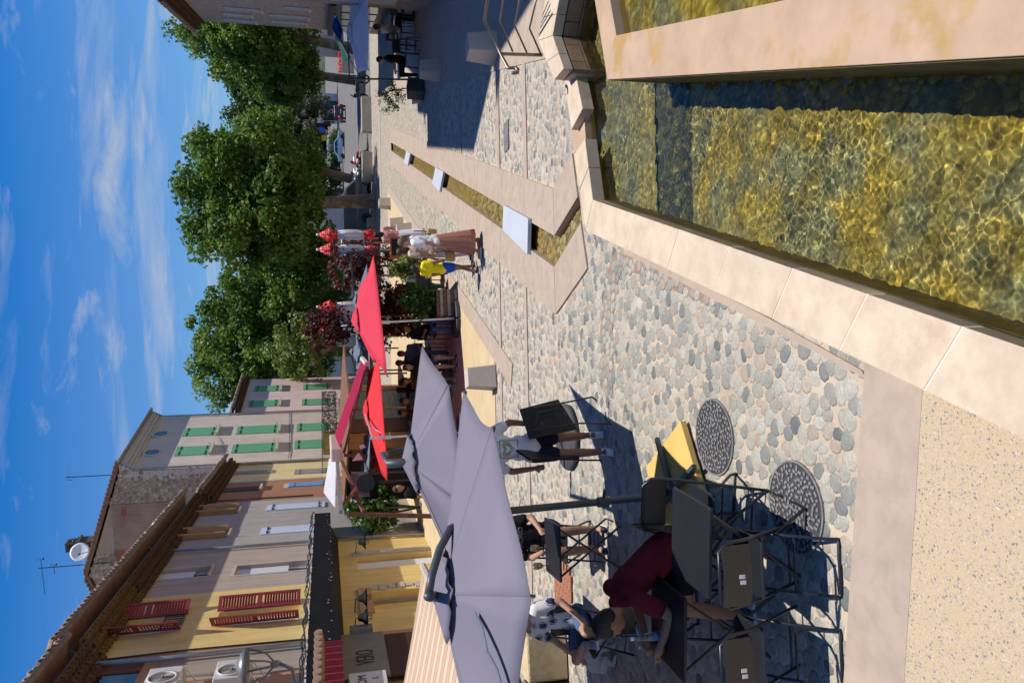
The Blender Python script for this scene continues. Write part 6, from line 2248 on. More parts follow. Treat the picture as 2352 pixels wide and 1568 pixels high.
mb_ = MB(); mb_.tube([AT(775, 1062, 20.2), AT(783, 1175, 16.4)], 0.06, 4); mb_.build('steel_beam', m_zinc, cs_)
m_rust = mat('rusty_steel', (0.17, 0.08, 0.045), rough=0.8, var=0.3, scale=7)
for (a, b, r_) in (((790, 1040, 20), (838, 850, 19.8), 0.045), ((790, 1045, 20), (1000, 1052, 20), 0.05), ((785, 1060, 19.6), (835, 1175, 17.2), 0.05), ((800, 1180, 16.6), (1000, 1185, 16.6), 0.06), ((782, 1168, 16.8), (830, 1105, 18.5), 0.04)):
    mb_ = MB(); mb_.tube([AT(*a), AT(*b)], r_, 4); mb_.build('steel_strut', m_rust, cs_)

# ---- blue and green awning on the right
ba = thing('blue_awning', 'bright blue awning with dark green valance on the right-hand shop', 'awning', (0, 0, 0))
Yb = 31
p = [AT(769, 32, Yb + 3), AT(786, 69, Yb + 1), AT(781, 93, Yb - 1), AT(763.5, 64, Yb + 1.5)]
mb_ = MB(); mb_.extrude(p, (0, 0, -0.03)); mb_.build('canvas', m_cv_blue, ba)
p2 = [AT(763.5, 64.5, Yb + 1.5), AT(781, 93.6, Yb - 1), AT(803, 134, Yb - 1), AT(790, 141, Yb + 1.5)]
mb_ = MB(); mb_.extrude(p2, (0, 0, -0.03)); mb_.build('green_canvas', m_cv_green, ba)
mb_ = MB(); mb_.tube([AT(781, 93, Yb - 1.05), AT(803, 134.6, Yb - 1.05)], 0.06, 6); mb_.build('front_bar', m_mast_dark, ba)
mb_ = MB(); mb_.tube([AT(770, 85, Yb), AT(788, 110, Yb), AT(800, 128, Yb)], 0.03, 5); mb_.build('folding_arm', m_mast_dark, ba)
# ------------------------------------------------------------------ street furniture and cafe furniture
m_bollard = mat('granite_bollard', (0.50, 0.43, 0.365), rough=0.8, var=0.05, scale=8, bump=0.15, bscale=200, grain=0.1, gscale=240)


def bollard(px, label, rz=0.25, hh=None, w=0.44):
    p = G(*px)
    b = MB(); a, c = w / 2, w * 0.40
    h = hh or 0.56
    b.add([(-a, -a, 0), (a, -a, 0), (a, a, 0), (-a, a, 0), (-c, -c, h - 0.02), (c, -c, h - 0.02), (c, c, h - 0.02), (-c, c, h - 0.02)], [(3, 2, 1, 0), (0, 1, 5, 4), (1, 2, 6, 5), (2, 3, 7, 6), (3, 0, 4, 7), (4, 5, 6, 7)])
    o = b.build('stone_bollard', m_bollard, bevel=0.015)
    o.location = (p.x, p.y + w * 0.5, 0.015); o.rotation_euler = (0, 0, rz)
    return tag(o, label, 'bollard', 'stone bollards along the square')


bollard((1142, 868), 'pale square stone bollard on the yellow terrace, nearest the table carrier', 0.2)
bollard((1147, 102), 'pale square stone bollard in shade beside the handrail', 0.27)
bollard((1015, 156), 'pale square stone bollard in shade next to the black planter post', 0.27)
bollard((898, 466), 'small far stone bollard right of the trunk of the forked plane', 0.3)
bollard((928, 513), 'stone bollard behind the woman in pink top', 0.3)
bollard((947, 527), 'stone bollard half hidden behind the chalkboards', 0.3)
bollard((904, 681), 'stone bollard seen under the pink parasol', 0.3)

# manholes
m_castiron = mat('cast_iron', (0.215, 0.205, 0.195), rough=0.65, metal=0.2, var=0.2, scale=12, bump=0.2, bscale=90)
m_castpit = mat('cast_iron_recess', (0.045, 0.045, 0.05), rough=0.8, var=0.3, scale=9)
for (px, lab, seed) in (((1643, 1003), 'round cast iron manhole cover beside the yellow base slabs', 1), ((1830, 1163), 'round cast iron manhole cover nearest the folding chairs', 2)):
    p = G(*px)
    mh = thing('manhole_cover', lab, 'manhole cover', (p.x, p.y, 0), 0.3 * seed, 'manhole covers')
    a = MB(); a.lathe([(0.32, 0.0), (0.32, 0.019), (0.306, 0.019), (0.306, 0.0)], 40); a.build('frame', m_castiron, mh)
    a = MB(); a.lathe([(0.306, 0.0), (0.306, 0.014)], 40); a.build('cover_plate', m_castpit, mh)
    g = random.Random(seed)
    a = MB()
    pts = []
    tries = 0
    while len(pts) < 230 and tries < 6000:
        tries += 1
        r_ = 0.285 * math.sqrt(g.random()); an = g.random() * 2 * PI
        q = (r_ * math.cos(an), r_ * math.sin(an))
        if r_ < 0.035 or any((q[0] - s[0]) ** 2 + (q[1] - s[1]) ** 2 < 0.034 ** 2 for s in pts):
            continue
        pts.append(q)
        a.box((q[0], q[1], 0.0175), (g.choice((0.024, 0.03, 0.038)), 0.019, 0.009), g.choice((0, PI / 2, PI / 4, -PI / 4, 0.4)))
    a.lathe([(0.03, 0.012), (0.03, 0.021), (0.018, 0.021), (0.018, 0.012)], 12)
    stuff(a.build('tread_pattern', m_castiron, mh))
p0, p1 = G(1165, 345), G(1165, 281)
gt = thing('drain_grate', 'rectangular iron drain grate set in the cobbles near the pool', 'drain grate', (p0.lerp(p1, 0.5).x, p0.lerp(p1, .5).y, 0), 0)
Lg = (p1 - p0).length; Wg = 0.3
a = MB(); a.bx(-Lg / 2, Lg / 2, -Wg / 2, Wg / 2, 0.0, 0.012); a.build('pit', m_dark, gt)
a = MB()
for k in range(15):
    x = -Lg / 2 + Lg * k / 14
    a.bx(x - 0.014, x + 0.014, -Wg / 2, Wg / 2, 0.0, 0.024)
for k in range(4):
    y = -Wg / 2 + Wg * k / 3
    a.bx(-Lg / 2, Lg / 2, y - 0.014, y + 0.014, 0.0, 0.0255)
a.build('bars', m_castiron, gt)

# plates bridging the rill
m_plate = mat('pale_steel_plate', (0.50, 0.53, 0.58), rough=0.5, metal=0.1, var=0.04, scale=2, bump=0.03)
for (q, lab) in ((((1156, 471), (1212.6, 502), (1210.6, 584), (1154, 527.6)), 'largest pale steel plate bridging the water rill, nearest the pool'),
                 (((1000, 384.5), (1018, 395), (1009, 440.7), (992, 421)), 'middle pale steel plate bridging the water rill'),
                 (((933, 346.5), (942, 352.6), (936, 381), (927, 373.8)), 'farthest pale steel plate at the end of the water rill')):
    a = MB(); a.prism([XY(G(x, y, 0.09)) for x, y in q], 0.03, 0.09)
    tag(a.build('bridge_plate', m_plate, bevel=0.004), lab, 'bridge plate', 'steel plates over the rill')

# handrail on the low wall
m_rail = mat('bronze_steel', (0.22, 0.18, 0.14), rough=0.4, metal=0.7, var=0.1, bump=0.03)
hr = thing('handrail', 'brown steel handrail with four bars and a curled end above the low wall', 'handrail', (0, 0, 0))
ctf = lambda x, y: ((1500 + x / 1.742) / 1.46939, (y / 1.742) / 1.46939)
Yr = 10.0
bars = [[(430, 412), (425, 402), (400, 400), (375, 400), (335, 325), (235, 122), (262, -60)],
        [(402, 305), (325, 128), (352, -40)], [(485, 312), (412, 150), (450, -40)], [(566, 318), (500, 168), (545, -20)]]
for k, b in enumerate(bars):
    pts = [AT(*ctf(x, y), Yr - 0.9 * max(0, (y - 330) / 120.0) - (0.0 if y > 115 else 0.004 * (130 - y))) for x, y in b]
    a = MB(); a.tube(pts, 0.021 if k == 0 else 0.013, 8); a.build('rail_bar', m_rail, hr, smooth=True)
a = MB(); a.tube([AT(*ctf(432, 405), Yr - .6), AT(*ctf(432, 428), Yr - .62), AT(*ctf(395, 430), Yr - .62)], 0.022, 8); a.build('rail_end', m_rail, hr, smooth=True)
pt_ = AT(*ctf(338, 318), Yr); pb_2 = AT(*ctf(575, 325), Yr)
a = MB(); a.tube([pt_, pb_2], 0.024, 4); a.build('rail_post', m_rail, hr)

# concrete benches / barriers on the far edge
m_conc = mat('pale_concrete', (0.46, 0.42, 0.35), rough=0.9, var=0.12, scale=2, bump=0.2, bscale=50)
for (x0, y0, x1, y1, Y, lab) in ((838, 348, 862, 415, 50, 'pale concrete block bench at the far edge of the square, in sun'), (838, 222, 861, 302, 50, 'concrete block bench in tree shade at the end of the road'), (846, 500, 864, 528, 49, 'grey concrete block beside the parked blue van')):
    a_, b_ = AT(x1, y1, Y), AT(x1, y0, Y)
    h = AT(x0, y0, Y).z - AT(x1, y0, Y).z
    a = MB(); a.bx(a_.x, b_.x, Y, Y + 0.55, 0, h); o = a.build('concrete_bench', m_conc, bevel=0.03)
    tag(o, lab, 'concrete block', 'concrete blocks at the far edge')

# ---- folding chairs and tables
m_chair = mat('black_chair_metal', (0.018, 0.02, 0.024), rough=0.32, metal=0.2, var=0.1, bump=0.02, spec=0.6)
m_tabletop = mat('slate_tabletop', (0.014, 0.016, 0.021), rough=0.4, var=0.1, bump=0.05, spec=0.3)
m_label = mat('white_sticker', (0.7, 0.7, 0.68), rough=0.6, bump=0)
def fc_parts(t, sticker=True):
    a = MB(); w = 0.2
    a.tube([(-w, 0.42, 0.0), (-w, 0.13, 0.45), (-w, 0.06, 0.56), (-w, 0.0, 0.74), (-w + 0.05, -0.005, 0.80), (w - 0.05, -0.005, 0.80), (w, 0.0, 0.74), (w, 0.06, 0.56), (w, 0.13, 0.45), (w, 0.42, 0.0)], 0.0115, 8)
    a.tube([(-w, 0.36, 0.09), (w, 0.36, 0.09)], 0.008, 6)
    a.build('back_frame', m_chair, t, smooth=True)
    a = MB(); w2 = 0.178
    a.tube([(-w2, 0.40, 0.43), (-w2, 0.2, 0.27), (-w2, -0.03, 0.06), (-w2, -0.055, 0.0), (-w2 + 0.02, -0.06, -0.0), (w2 - 0.02, -0.06, 0.0), (w2, -0.055, 0.0), (w2, -0.03, 0.06), (w2, 0.2, 0.27), (w2, 0.40, 0.43)], 0.0115, 8)
    a.tube([(-w2, 0.12, 0.2), (w2, 0.12, 0.2)], 0.008, 6)
    a.build('leg_frame', m_chair, t, smooth=True)
    a = MB(); n = 8
    V = []
    for i in range(n + 1):
        x = -0.185 + 0.37 * i / n
        c_ = 0.03 * (1 - (x / 0.185) ** 2)
        V += [(x, -0.012 - c_, 0.60), (x, -0.016 - c_, 0.79), (x, -0.002 - c_, 0.79), (x, 0.004 - c_, 0.60)]
    F = []
    for i in range(n):
        k = i * 4
        F += [(k, k + 4, k + 5, k + 1), (k + 1, k + 5, k + 6, k + 2), (k + 2, k + 6, k + 7, k + 3), (k + 3, k + 7, k + 4, k)]
    F += [(0, 1, 2, 3), (n * 4 + 3, n * 4 + 2, n * 4 + 1, n * 4)]
    a.add(V, F); bk = a.build('backrest', m_chair, t, bevel=0.004)
    if sticker:
        for (x, z) in ((0.0, 0.67), (-0.035, 0.665)):
            s = MB(); s.bx(x - 0.012, x + 0.012, -0.0475, -0.0445, z - 0.018, z + 0.018); s.build('sticker', m_label, bk)
    a = MB(); a.prism([(-0.19, 0.08), (0.19, 0.08), (0.2, 0.4), (0.16, 0.45), (-0.16, 0.45), (-0.2, 0.4)], 0.442, 0.462); a.build('seat', m_chair, t, bevel=0.01)
    return t


def fold_chair(x, y, rz, label, sticker=True):
    x, y = FIX(x, y)
    return fc_parts(thing('folding_chair', label, 'chair', (x, y, 0.014), rz, 'black folding chairs'), sticker)


fold_chair(-1.42, 4.34, 0.05, 'black folding chair with white barcode stickers, directly before the corner of the dark table')
fold_chair(-1.98, 4.32, 0.05, 'black folding chair at the lower picture edge, left of the other stickered chair')
fold_chair(-1.22, 5.52, PI - 0.15, 'black folding chair with its back to the yellow base slabs', False)
fold_chair(-2.25, 6.15, PI + 0.1, 'black folding chair between the white dog and the bottle table', False)
ch_man = fold_chair(-1.42, 5.62, PI / 2 + 0.2, 'black folding chair under the man in the maroon shirt')
fold_chair(-2.95, 7.95, PI - 0.3, 'black folding chair under the person in the leaf print shirt', False)
fold_chair(-2.35, 8.95, PI, 'black folding chair under the man in the black print shirt', False)


def fold_table(x, y, rz, label, L_=0.6, W_=0.56, h=0.74, group='dark folding tables'):
    x, y = FIX(x, y, 0.7)
    t = thing('folding_table', label, 'table', (x, y, 0.014), rz, group)
    a = MB(); a.bx(-L_ / 2, L_ / 2, -W_ / 2, W_ / 2, h - 0.028, h); a.build('tabletop', m_tabletop, t, bevel=0.008)
    for s in (-1, 1):
        a = MB(); y0 = s * (W_ / 2 - 0.05)
        a.tube([(-L_ / 2 + 0.05, y0, h - 0.03), (L_ / 2 - 0.06, y0, 0.015), (L_ / 2 - 0.06, y0 * 0.2, 0.0)], 0.012, 7); a.build('leg', m_chair, t)
        a = MB(); y1 = s * (W_ / 2 - 0.085)
        a.tube([(L_ / 2 - 0.05, y1, h - 0.03), (-L_ / 2 + 0.06, y1, 0.015), (-L_ / 2 + 0.06, y1 * 0.2, 0.0)], 0.012, 7); a.build('leg', m_chair, t)
    return t


fold_table(-1.34, 4.86, -0.08, 'dark folding table with its corner lit by the sun, right of the bottle table')
fold_table(-2.03, 5.22, -0.06, 'dark folding table carrying a glass bottle and a cigarette packet')
fold_table(-2.24, 8.15, 0.05, 'dark folding table with two beer glasses under the second lilac parasol')
m_clear = bpy.data.materials.new('clear_glass'); m_clear.use_nodes = True
_b = m_clear.node_tree.nodes['Principled BSDF']; _b.inputs['Transmission Weight'].default_value = 0.95; _b.inputs['Roughness'].default_value = 0.02; _b.inputs['Base Color'].default_value = (0.9, 0.95, 0.93, 1); _b.inputs['IOR'].default_value = 1.45
TZ_ = 0.754
p = G(1524, 1458, TZ_)
bt = thing('glass_bottle', 'clear glass water bottle with blue label standing on the dark table', 'bottle', (p.x, p.y, TZ_))
a = MB(); a.lathe([(0.030, 0.0), (0.032, 0.02), (0.032, 0.13), (0.026, 0.165), (0.013, 0.2), (0.012, 0.24), (0.013, 0.245)], 16); a.build('bottle_body', m_clear, bt, smooth=True)
a = MB(); a.lathe([(0.0326, 0.04), (0.0326, 0.09)], 16); a.build('label', mat('blue_paper', (0.10, 0.16, 0.28), rough=0.6), bt, smooth=True)
a = MB(); a.lathe([(0.015, 0.24), (0.015, 0.26)], 10); a.build('cap', m_white, bt)
p = G(1512, 1390, TZ_)
o = tag(MB().box((0, 0, 0.012), (0.055, 0.088, 0.023)).build('cigarette_packet', mat('packet_card', (0.35, 0.36, 0.42), rough=0.5), bevel=0.002), 'small white and dark packet lying on the bottle table', 'packet'); o.location = (p.x, p.y, TZ_); o.rotation_euler = (0, 0, 0.3)
p = G(1516, 1408, TZ_)
o = tag(MB().box((0, 0, 0.008), (0.025, 0.06, 0.014)).build('lighter', m_blackpl, bevel=0.003), 'small dark lighter beside the packet on the bottle table', 'lighter'); o.location = (p.x, p.y, TZ_); o.rotation_euler = (0, 0, 0.5)
m_beer = bpy.data.materials.new('amber_beer'); m_beer.use_nodes = True
_b = m_beer.node_tree.nodes['Principled BSDF']; _b.inputs['Transmission Weight'].default_value = 0.8; _b.inputs['Roughness'].default_value = 0.05; _b.inputs['Base Color'].default_value = (0.85, 0.42, 0.08, 1)
for (px, lab) in (((1245, 1256), 'stemmed glass of amber beer on the table of the black print shirt'), ((1252, 1297), 'half empty beer glass at the left edge of the far table')):
    p = G(px[0] + 8, px[1], TZ_)
    gl = thing('beer_glass', lab, 'glass', (p.x, p.y, TZ_), 0, 'beer glasses')
    a = MB(); a.lathe([(0.035, 0), (0.034, 0.006), (0.006, 0.012), (0.006, 0.06), (0.03, 0.08), (0.04, 0.12), (0.036, 0.17), (0.034, 0.17), (0.037, 0.12)], 14); a.build('glass_bowl', m_clear, gl, smooth=True)
    a = MB(); a.lathe([(0.02, 0.078), (0.033, 0.09), (0.0365, 0.12)], 12); a.build('beer', m_beer, gl, smooth=True)

# slatted planter with bush
p = G(1054, 698)
pl = thing('slatted_planter', 'brown slatted wooden planter box beside the silver parasol mast', 'planter', (p.x, p.y + 0.3, 0.014), 0.15)
for k in range(6):
    for (cx, cy, sx, sy) in ((0, -0.3, 0.62, 0.03), (0, 0.3, 0.62, 0.03), (-0.3, 0, 0.03, 0.57), (0.3, 0, 0.03, 0.57)):
        q = MB().box((0, 0, 0), (sx, sy, 0.075)).build('slat', m_rust_sh if k % 2 else m_greywood, pl); q.location = (cx, cy, 0.05 + k * 0.088)
q = MB(); q.bx(-0.27, 0.27, -0.27, 0.27, 0.02, 0.46); q.build('soil_box', m_dark, pl)
bsh = thing('planter_bush', 'yellow green bush growing from the slatted planter', 'bush', (p.x, p.y + 0.3, 0.47))
q = MB(); q.tube([(0, 0, 0), (0.05, 0, 0.5)], 0.02, 5); q.build('stem', m_bark_d, bsh)
stuff(leaves('foliage', crown_clumps(np.random.default_rng(41), (0.05, 0, 0.42), (0.42, 0.36, 0.5), 40, 0.17, 0.3, 0.2), 40, 0.09, m_leaf_shrub, 42, bsh))
p = AT(1000, 618, 21)
bsh = thing('potted_bush', 'green bush in a dark pot behind the boy in yellow', 'bush', (p.x, p.y, 0.0))
q = MB(); q.lathe([(0.16, 0.0), (0.22, 0.45), (0.2, 0.45)], 14); q.build('pot', m_blackpl, bsh)
stuff(leaves('foliage', crown_clumps(np.random.default_rng(43), (0, 0, 0.95), (0.4, 0.4, 0.5), 34, 0.18, 0.3, 0.2), 40, 0.1, m_leaf_light, 44, bsh))
# right: black planter with olive and pot
p = G(977, 199)
pb2 = thing('black_planter', 'square black planter at the foot of the white parasol post', 'planter', (p.x, p.y + 0.25, 0.014), 0.25)
q = MB(); q.bx(-0.24, 0.24, -0.24, 0.24, 0, 0.5); q.build('tub', m_blackwt, pb2, bevel=0.01)
q = MB(); q.bx(-0.21, 0.21, -0.21, 0.21, 0.5, 0.51); q.build('soil', m_dark, pb2)
ol = thing('olive_shrub', 'thin olive shrub leaning out of the black planter', 'shrub', (p.x, p.y + 0.25, 0.52))
q = MB(); q.tube([(0, 0, 0), (-0.1, 0, 0.5), (-0.3, 0, 0.9)], 0.018, 5); q.build('stem', m_bark_d, ol)
stuff(leaves('foliage', crown_clumps(np.random.default_rng(51), (-0.28, 0, 0.5), (0.5, 0.35, 0.5), 46, 0.14, 0.3, 0.1), 22, 0.075, m_leaf_shrub, 52, ol, shape=0.5))
q = tag(MB().lathe([(0.12, 0), (0.18, 0.3), (0.16, 0.3)], 14).build('stone_pot', m_conc), 'pale stone pot beside the black planter', 'pot'); p = G(972, 216); q.location = (p.x - 0.1, p.y + 0.2, 0.014)

# chalkboards
m_board = mat('blackboard', (0.012, 0.013, 0.014), rough=0.7)
m_bframe = mat('red_wood_frame', (0.36, 0.09, 0.03), rough=0.5)
for (px, Y, rz, lab) in ((568, 22.5, 0.25, 'black chalkboard with red wood frame behind the woman in white'), (552, 24.5, -0.55, 'second chalkboard turned aside, behind the first one')):
    zt, zb = AT(898, px, Y).z, 0.05
    p = AT(900, px, Y)
    cbd = thing('chalkboard', lab, 'chalkboard', (p.x, p.y, 0.014), rz, 'chalkboards')
    h = zt
    q = MB(); q.bx(-0.25, 0.25, -0.01, 0.01, h - 1.05, h - 0.03); q.build('board', m_board, cbd)
    q = MB()
    for (x0, x1, z0, z1) in ((-0.29, -0.251, 0.0, h), (0.251, 0.29, 0.0, h), (-0.25, 0.25, h - 0.03, h + 0.01), (-0.25, 0.25, h - 1.09, h - 1.052)):
        q.bx(x0, x1, -0.02, 0.02, z0, z1)
    q.build('frame', m_bframe, cbd)
    q = MB(); q.tube([(0, 0.02, h - 0.1), (0, 0.5, 0)], 0.018, 5); q.build('rear_leg', m_bframe, cbd)

# rubble block of the near left terrace and brick paving
p = G(1303, 1508)
q = tag(MB().box((0, 0, 0.28), (0.6, 0.5, 0.56)).build('rendered_block', mat('rough_yellow_render', (0.56, 0.44, 0.26), rough=0.95, var=0.15, scale=9, bump=1.0, bscale=40), bevel=0.03), 'rough yellow rendered block by the leaf print shirt', 'wall block'); q.location = (p.x, p.y + 0.2, 0.012); q.rotation_euler = (0, 0, 0.1)
rk = thing('tile_rack', 'dark rack topped with clay tiles beside the rough yellow block', 'rack', (p.x - 0.75, p.y - 0.1, 0.012), 0.1)
q = MB(); q.bx(-0.45, 0.45, -0.3, 0.3, 0.0, 0.52); q.build('rack_body', m_blackpl, rk)
for k in range(5):
    q = MB().box((0, 0, 0), (0.17, 0.6, 0.025), M=Matrix.Rotation(0.2, 3, 'Y')).build('roof_tile', mat_roof, rk); q.location = (-0.36 + k * 0.18, 0, 0.56)
br_ = link('brick_paving', None); structure(br_)
bm_ = MB().box((0, 0, 0), (0.19, 0.055, 0.02)).mesh('paving_brick', m_brick)
c0 = G(1290, 1330)
for i in range(4):
    for j in range(12):
        q = link('paving_brick', bm_, br_); q.location = (c0.x - 0.5 + i * 0.2 + 0.1 * (j % 2), c0.y - 0.5 + j * 0.065, 0.028)

# round black sign and menu cards, glazed screen of the bar
q = MB(); q.lathe([(0.2, 0), (0.2, 0.05)], 28); q.xf(Matrix.Rotation(rad(90), 4, 'X')); rs_ = thing('round_sign', 'black round hanging sign in front of the dark bar', 'sign', AT(839, 1109, 17.5)); q.build('disc', m_blackpl, rs_)
q = MB(); q.tube([(0, 0.02, -0.3), (0, 0.02, -2.2)], 0.03, 6); q.build('post', m_blackpl, rs_)
gs = thing('glass_screen', 'grey clear plastic screen beside the round black sign', 'screen', (0, 0, 0))
q = MB(); q.extrude([AT(806, 1083, 19), AT(838, 1083, 19), AT(850, 1140, 18.6), AT(806, 1140, 18.6)], (0, 0.02, 0)); q.build('sheet', mat('smoky_plastic', (0.12, 0.14, 0.16), rough=0.15, spec=0.6, bump=0), gs)
mc = thing('menu_card', 'cream menu card hanging crooked under the awning spine', 'menu', (0, 0, 0))
cc3 = crop(1060, 1500, 6.03)
q = MB(); q.extrude([AT(*cc3(780, 330), 19.2), AT(*cc3(905, 160), 19.2), AT(*cc3(1005, 300), 19.2)], (0, 0.015, 0)); q.build('card', mat('cream_card', (0.75, 0.68, 0.45), rough=0.7), mc)
q = MB(); q.extrude([AT(*cc3(920, 20), 19.3), AT(*cc3(1010, 0), 19.3), AT(*cc3(1060, 50), 19.3), AT(*cc3(940, 95), 19.3)], (0, 0.015, 0)); q.build('card', m_label, mc)

# low bar front at the back of the terrace, dark under its canopy
bar = thing('bar_front', 'low bar front with brown panels and steel blinds behind the shaded diners', 'shop front', (0, 0, 0))
BARF = Facade((-5.2, 23.6), (0.27, 0.963))
BARF.frame(bar)
for k, (a_, b_, z_, mm) in enumerate(((4.2, 5.0, 2.3, m_brownsh), (5.1, 6.6, 2.5, m_pl_brown), (6.7, 8.0, 2.5, m_brownsh), (8.1, 11.4, 2.5, m_rs), (11.5, 12.2, 2.5, m_pl_brown))):
    if mm is m_rs:
        q = MB()
        for j in range(18):
            q.bx(a_, b_, -0.08 - 0.012 * (j % 2), -0.03, 0.05 + j * 0.13, 0.05 + (j + 0.92) * 0.13)
        stuff(q.build('steel_blind', mat('grey_blind', (0.16, 0.18, 0.2), rough=0.5), bar))
    else:
        q = MB(); q.bx(a_, b_, -0.09, -0.03, 0.02, z_); q.build('shop_panel', mm, bar)
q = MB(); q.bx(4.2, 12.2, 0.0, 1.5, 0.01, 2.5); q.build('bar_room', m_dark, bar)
q = MB(); q.extrude([(4.0, -2.0, 2.3), (12.2, -2.0, 2.3), (12.2, 1.5, 2.55), (4.0, 1.5, 2.55)], (0, 0, 0.06)); q.build('shop_canopy', m_rust, bar)
for u in (4.3, 8.2, 11.8):
    q = MB(); q.tube([(u, -1.9, 0), (u, -1.9, 2.3)], 0.04, 4); q.build('canopy_post', m_rust, bar)
# ------------------------------------------------------------------ people
def skin_mat(name, col):
    return mat(name, col, rough=0.55, var=0.08, scale=14, bump=0.05, bscale=200, spec=0.35)


m_skin = skin_mat('fair_skin', (0.42, 0.235, 0.16))
m_skin_t = skin_mat('tanned_skin', (0.30, 0.145, 0.085))
m_hair_b = mat('brown_hair', (0.055, 0.03, 0.018), rough=0.6, var=0.3, scale=40, bump=0.4, bscale=120)
m_hair_d = mat('dark_hair', (0.015, 0.011, 0.009), rough=0.55, var=0.3, scale=40, bump=0.4, bscale=120)
m_hair_l = mat('light_brown_hair', (0.15, 0.085, 0.045), rough=0.6, var=0.3, scale=40, bump=0.4, bscale=120)
m_eye = mat('eye_dark', (0.012, 0.01, 0.01), rough=0.2, bump=0)


def cloth(name, col, **k):
    kw = dict(rough=0.9, var=0.08, scale=10, bump=0.35, bscale=22, spec=0.15)
    kw.update(k)
    return mat(name, col, **kw)


STAND = dict(pel=(0, 0, .93), wst=(0, 0, 1.06), chs=(0, .005, 1.27), nck=(0, -.01, 1.45), hd=(0, .025, 1.585),
             sL=(-.175, -.01, 1.395), eL=(-.225, -.03, 1.12), wL=(-.235, .05, .88), sR=(.175, -.01, 1.395), eR=(.225, -.03, 1.12), wR=(.235, .05, .88),
             hL=(-.085, 0, .90), kL=(-.095, .025, .49), aL=(-.1, -.02, .085), hR=(.085, 0, .90), kR=(.095, .025, .49), aR=(.1, -.02, .085), tL=(-.115, .13, .03), tR=(.115, .13, .03), face=(0, 1, -.05))
SIT = dict(STAND, pel=(0, 0, .52), wst=(0, -.03, .66), chs=(0, -.03, .86), nck=(0, -.02, 1.04), hd=(0, .03, 1.17), sL=(-.175, -.03, .985), sR=(.175, -.03, .985),
           eL=(-.23, .06, .75), wL=(-.14, .28, .72), eR=(.23, .06, .75), wR=(.14, .28, .72), hL=(-.09, .02, .51), hR=(.09, .02, .51), kL=(-.11, .42, .52), kR=(.11, .42, .52), aL=(-.11, .40, .09), aR=(.11, .40, .09), tL=(-.12, .55, .03), tR=(.12, .55, .03))


def cap(mb_, a, b, ra, rb, n=10):
    a, b = Vector(a), Vector(b)
    mb_.tube([a, a.lerp(b, .5), b], [ra, (ra + rb) / 2 * 1.03, rb], n)
    mb_.ball(a, ra * 0.99, n, 7); mb_.ball(b, rb * 0.99, n, 7)


def solid(mb_, name, material, parent, vox, smooth=5):
    o = mb_.build(name, material, parent, smooth=True)
    m = o.modifiers.new('skin', 'REMESH'); m.mode = 'VOXEL'; m.voxel_size = vox; m.use_smooth_shade = True
    s = o.modifiers.new('soften', 'SMOOTH'); s.iterations = smooth; s.factor = 0.5
    return o


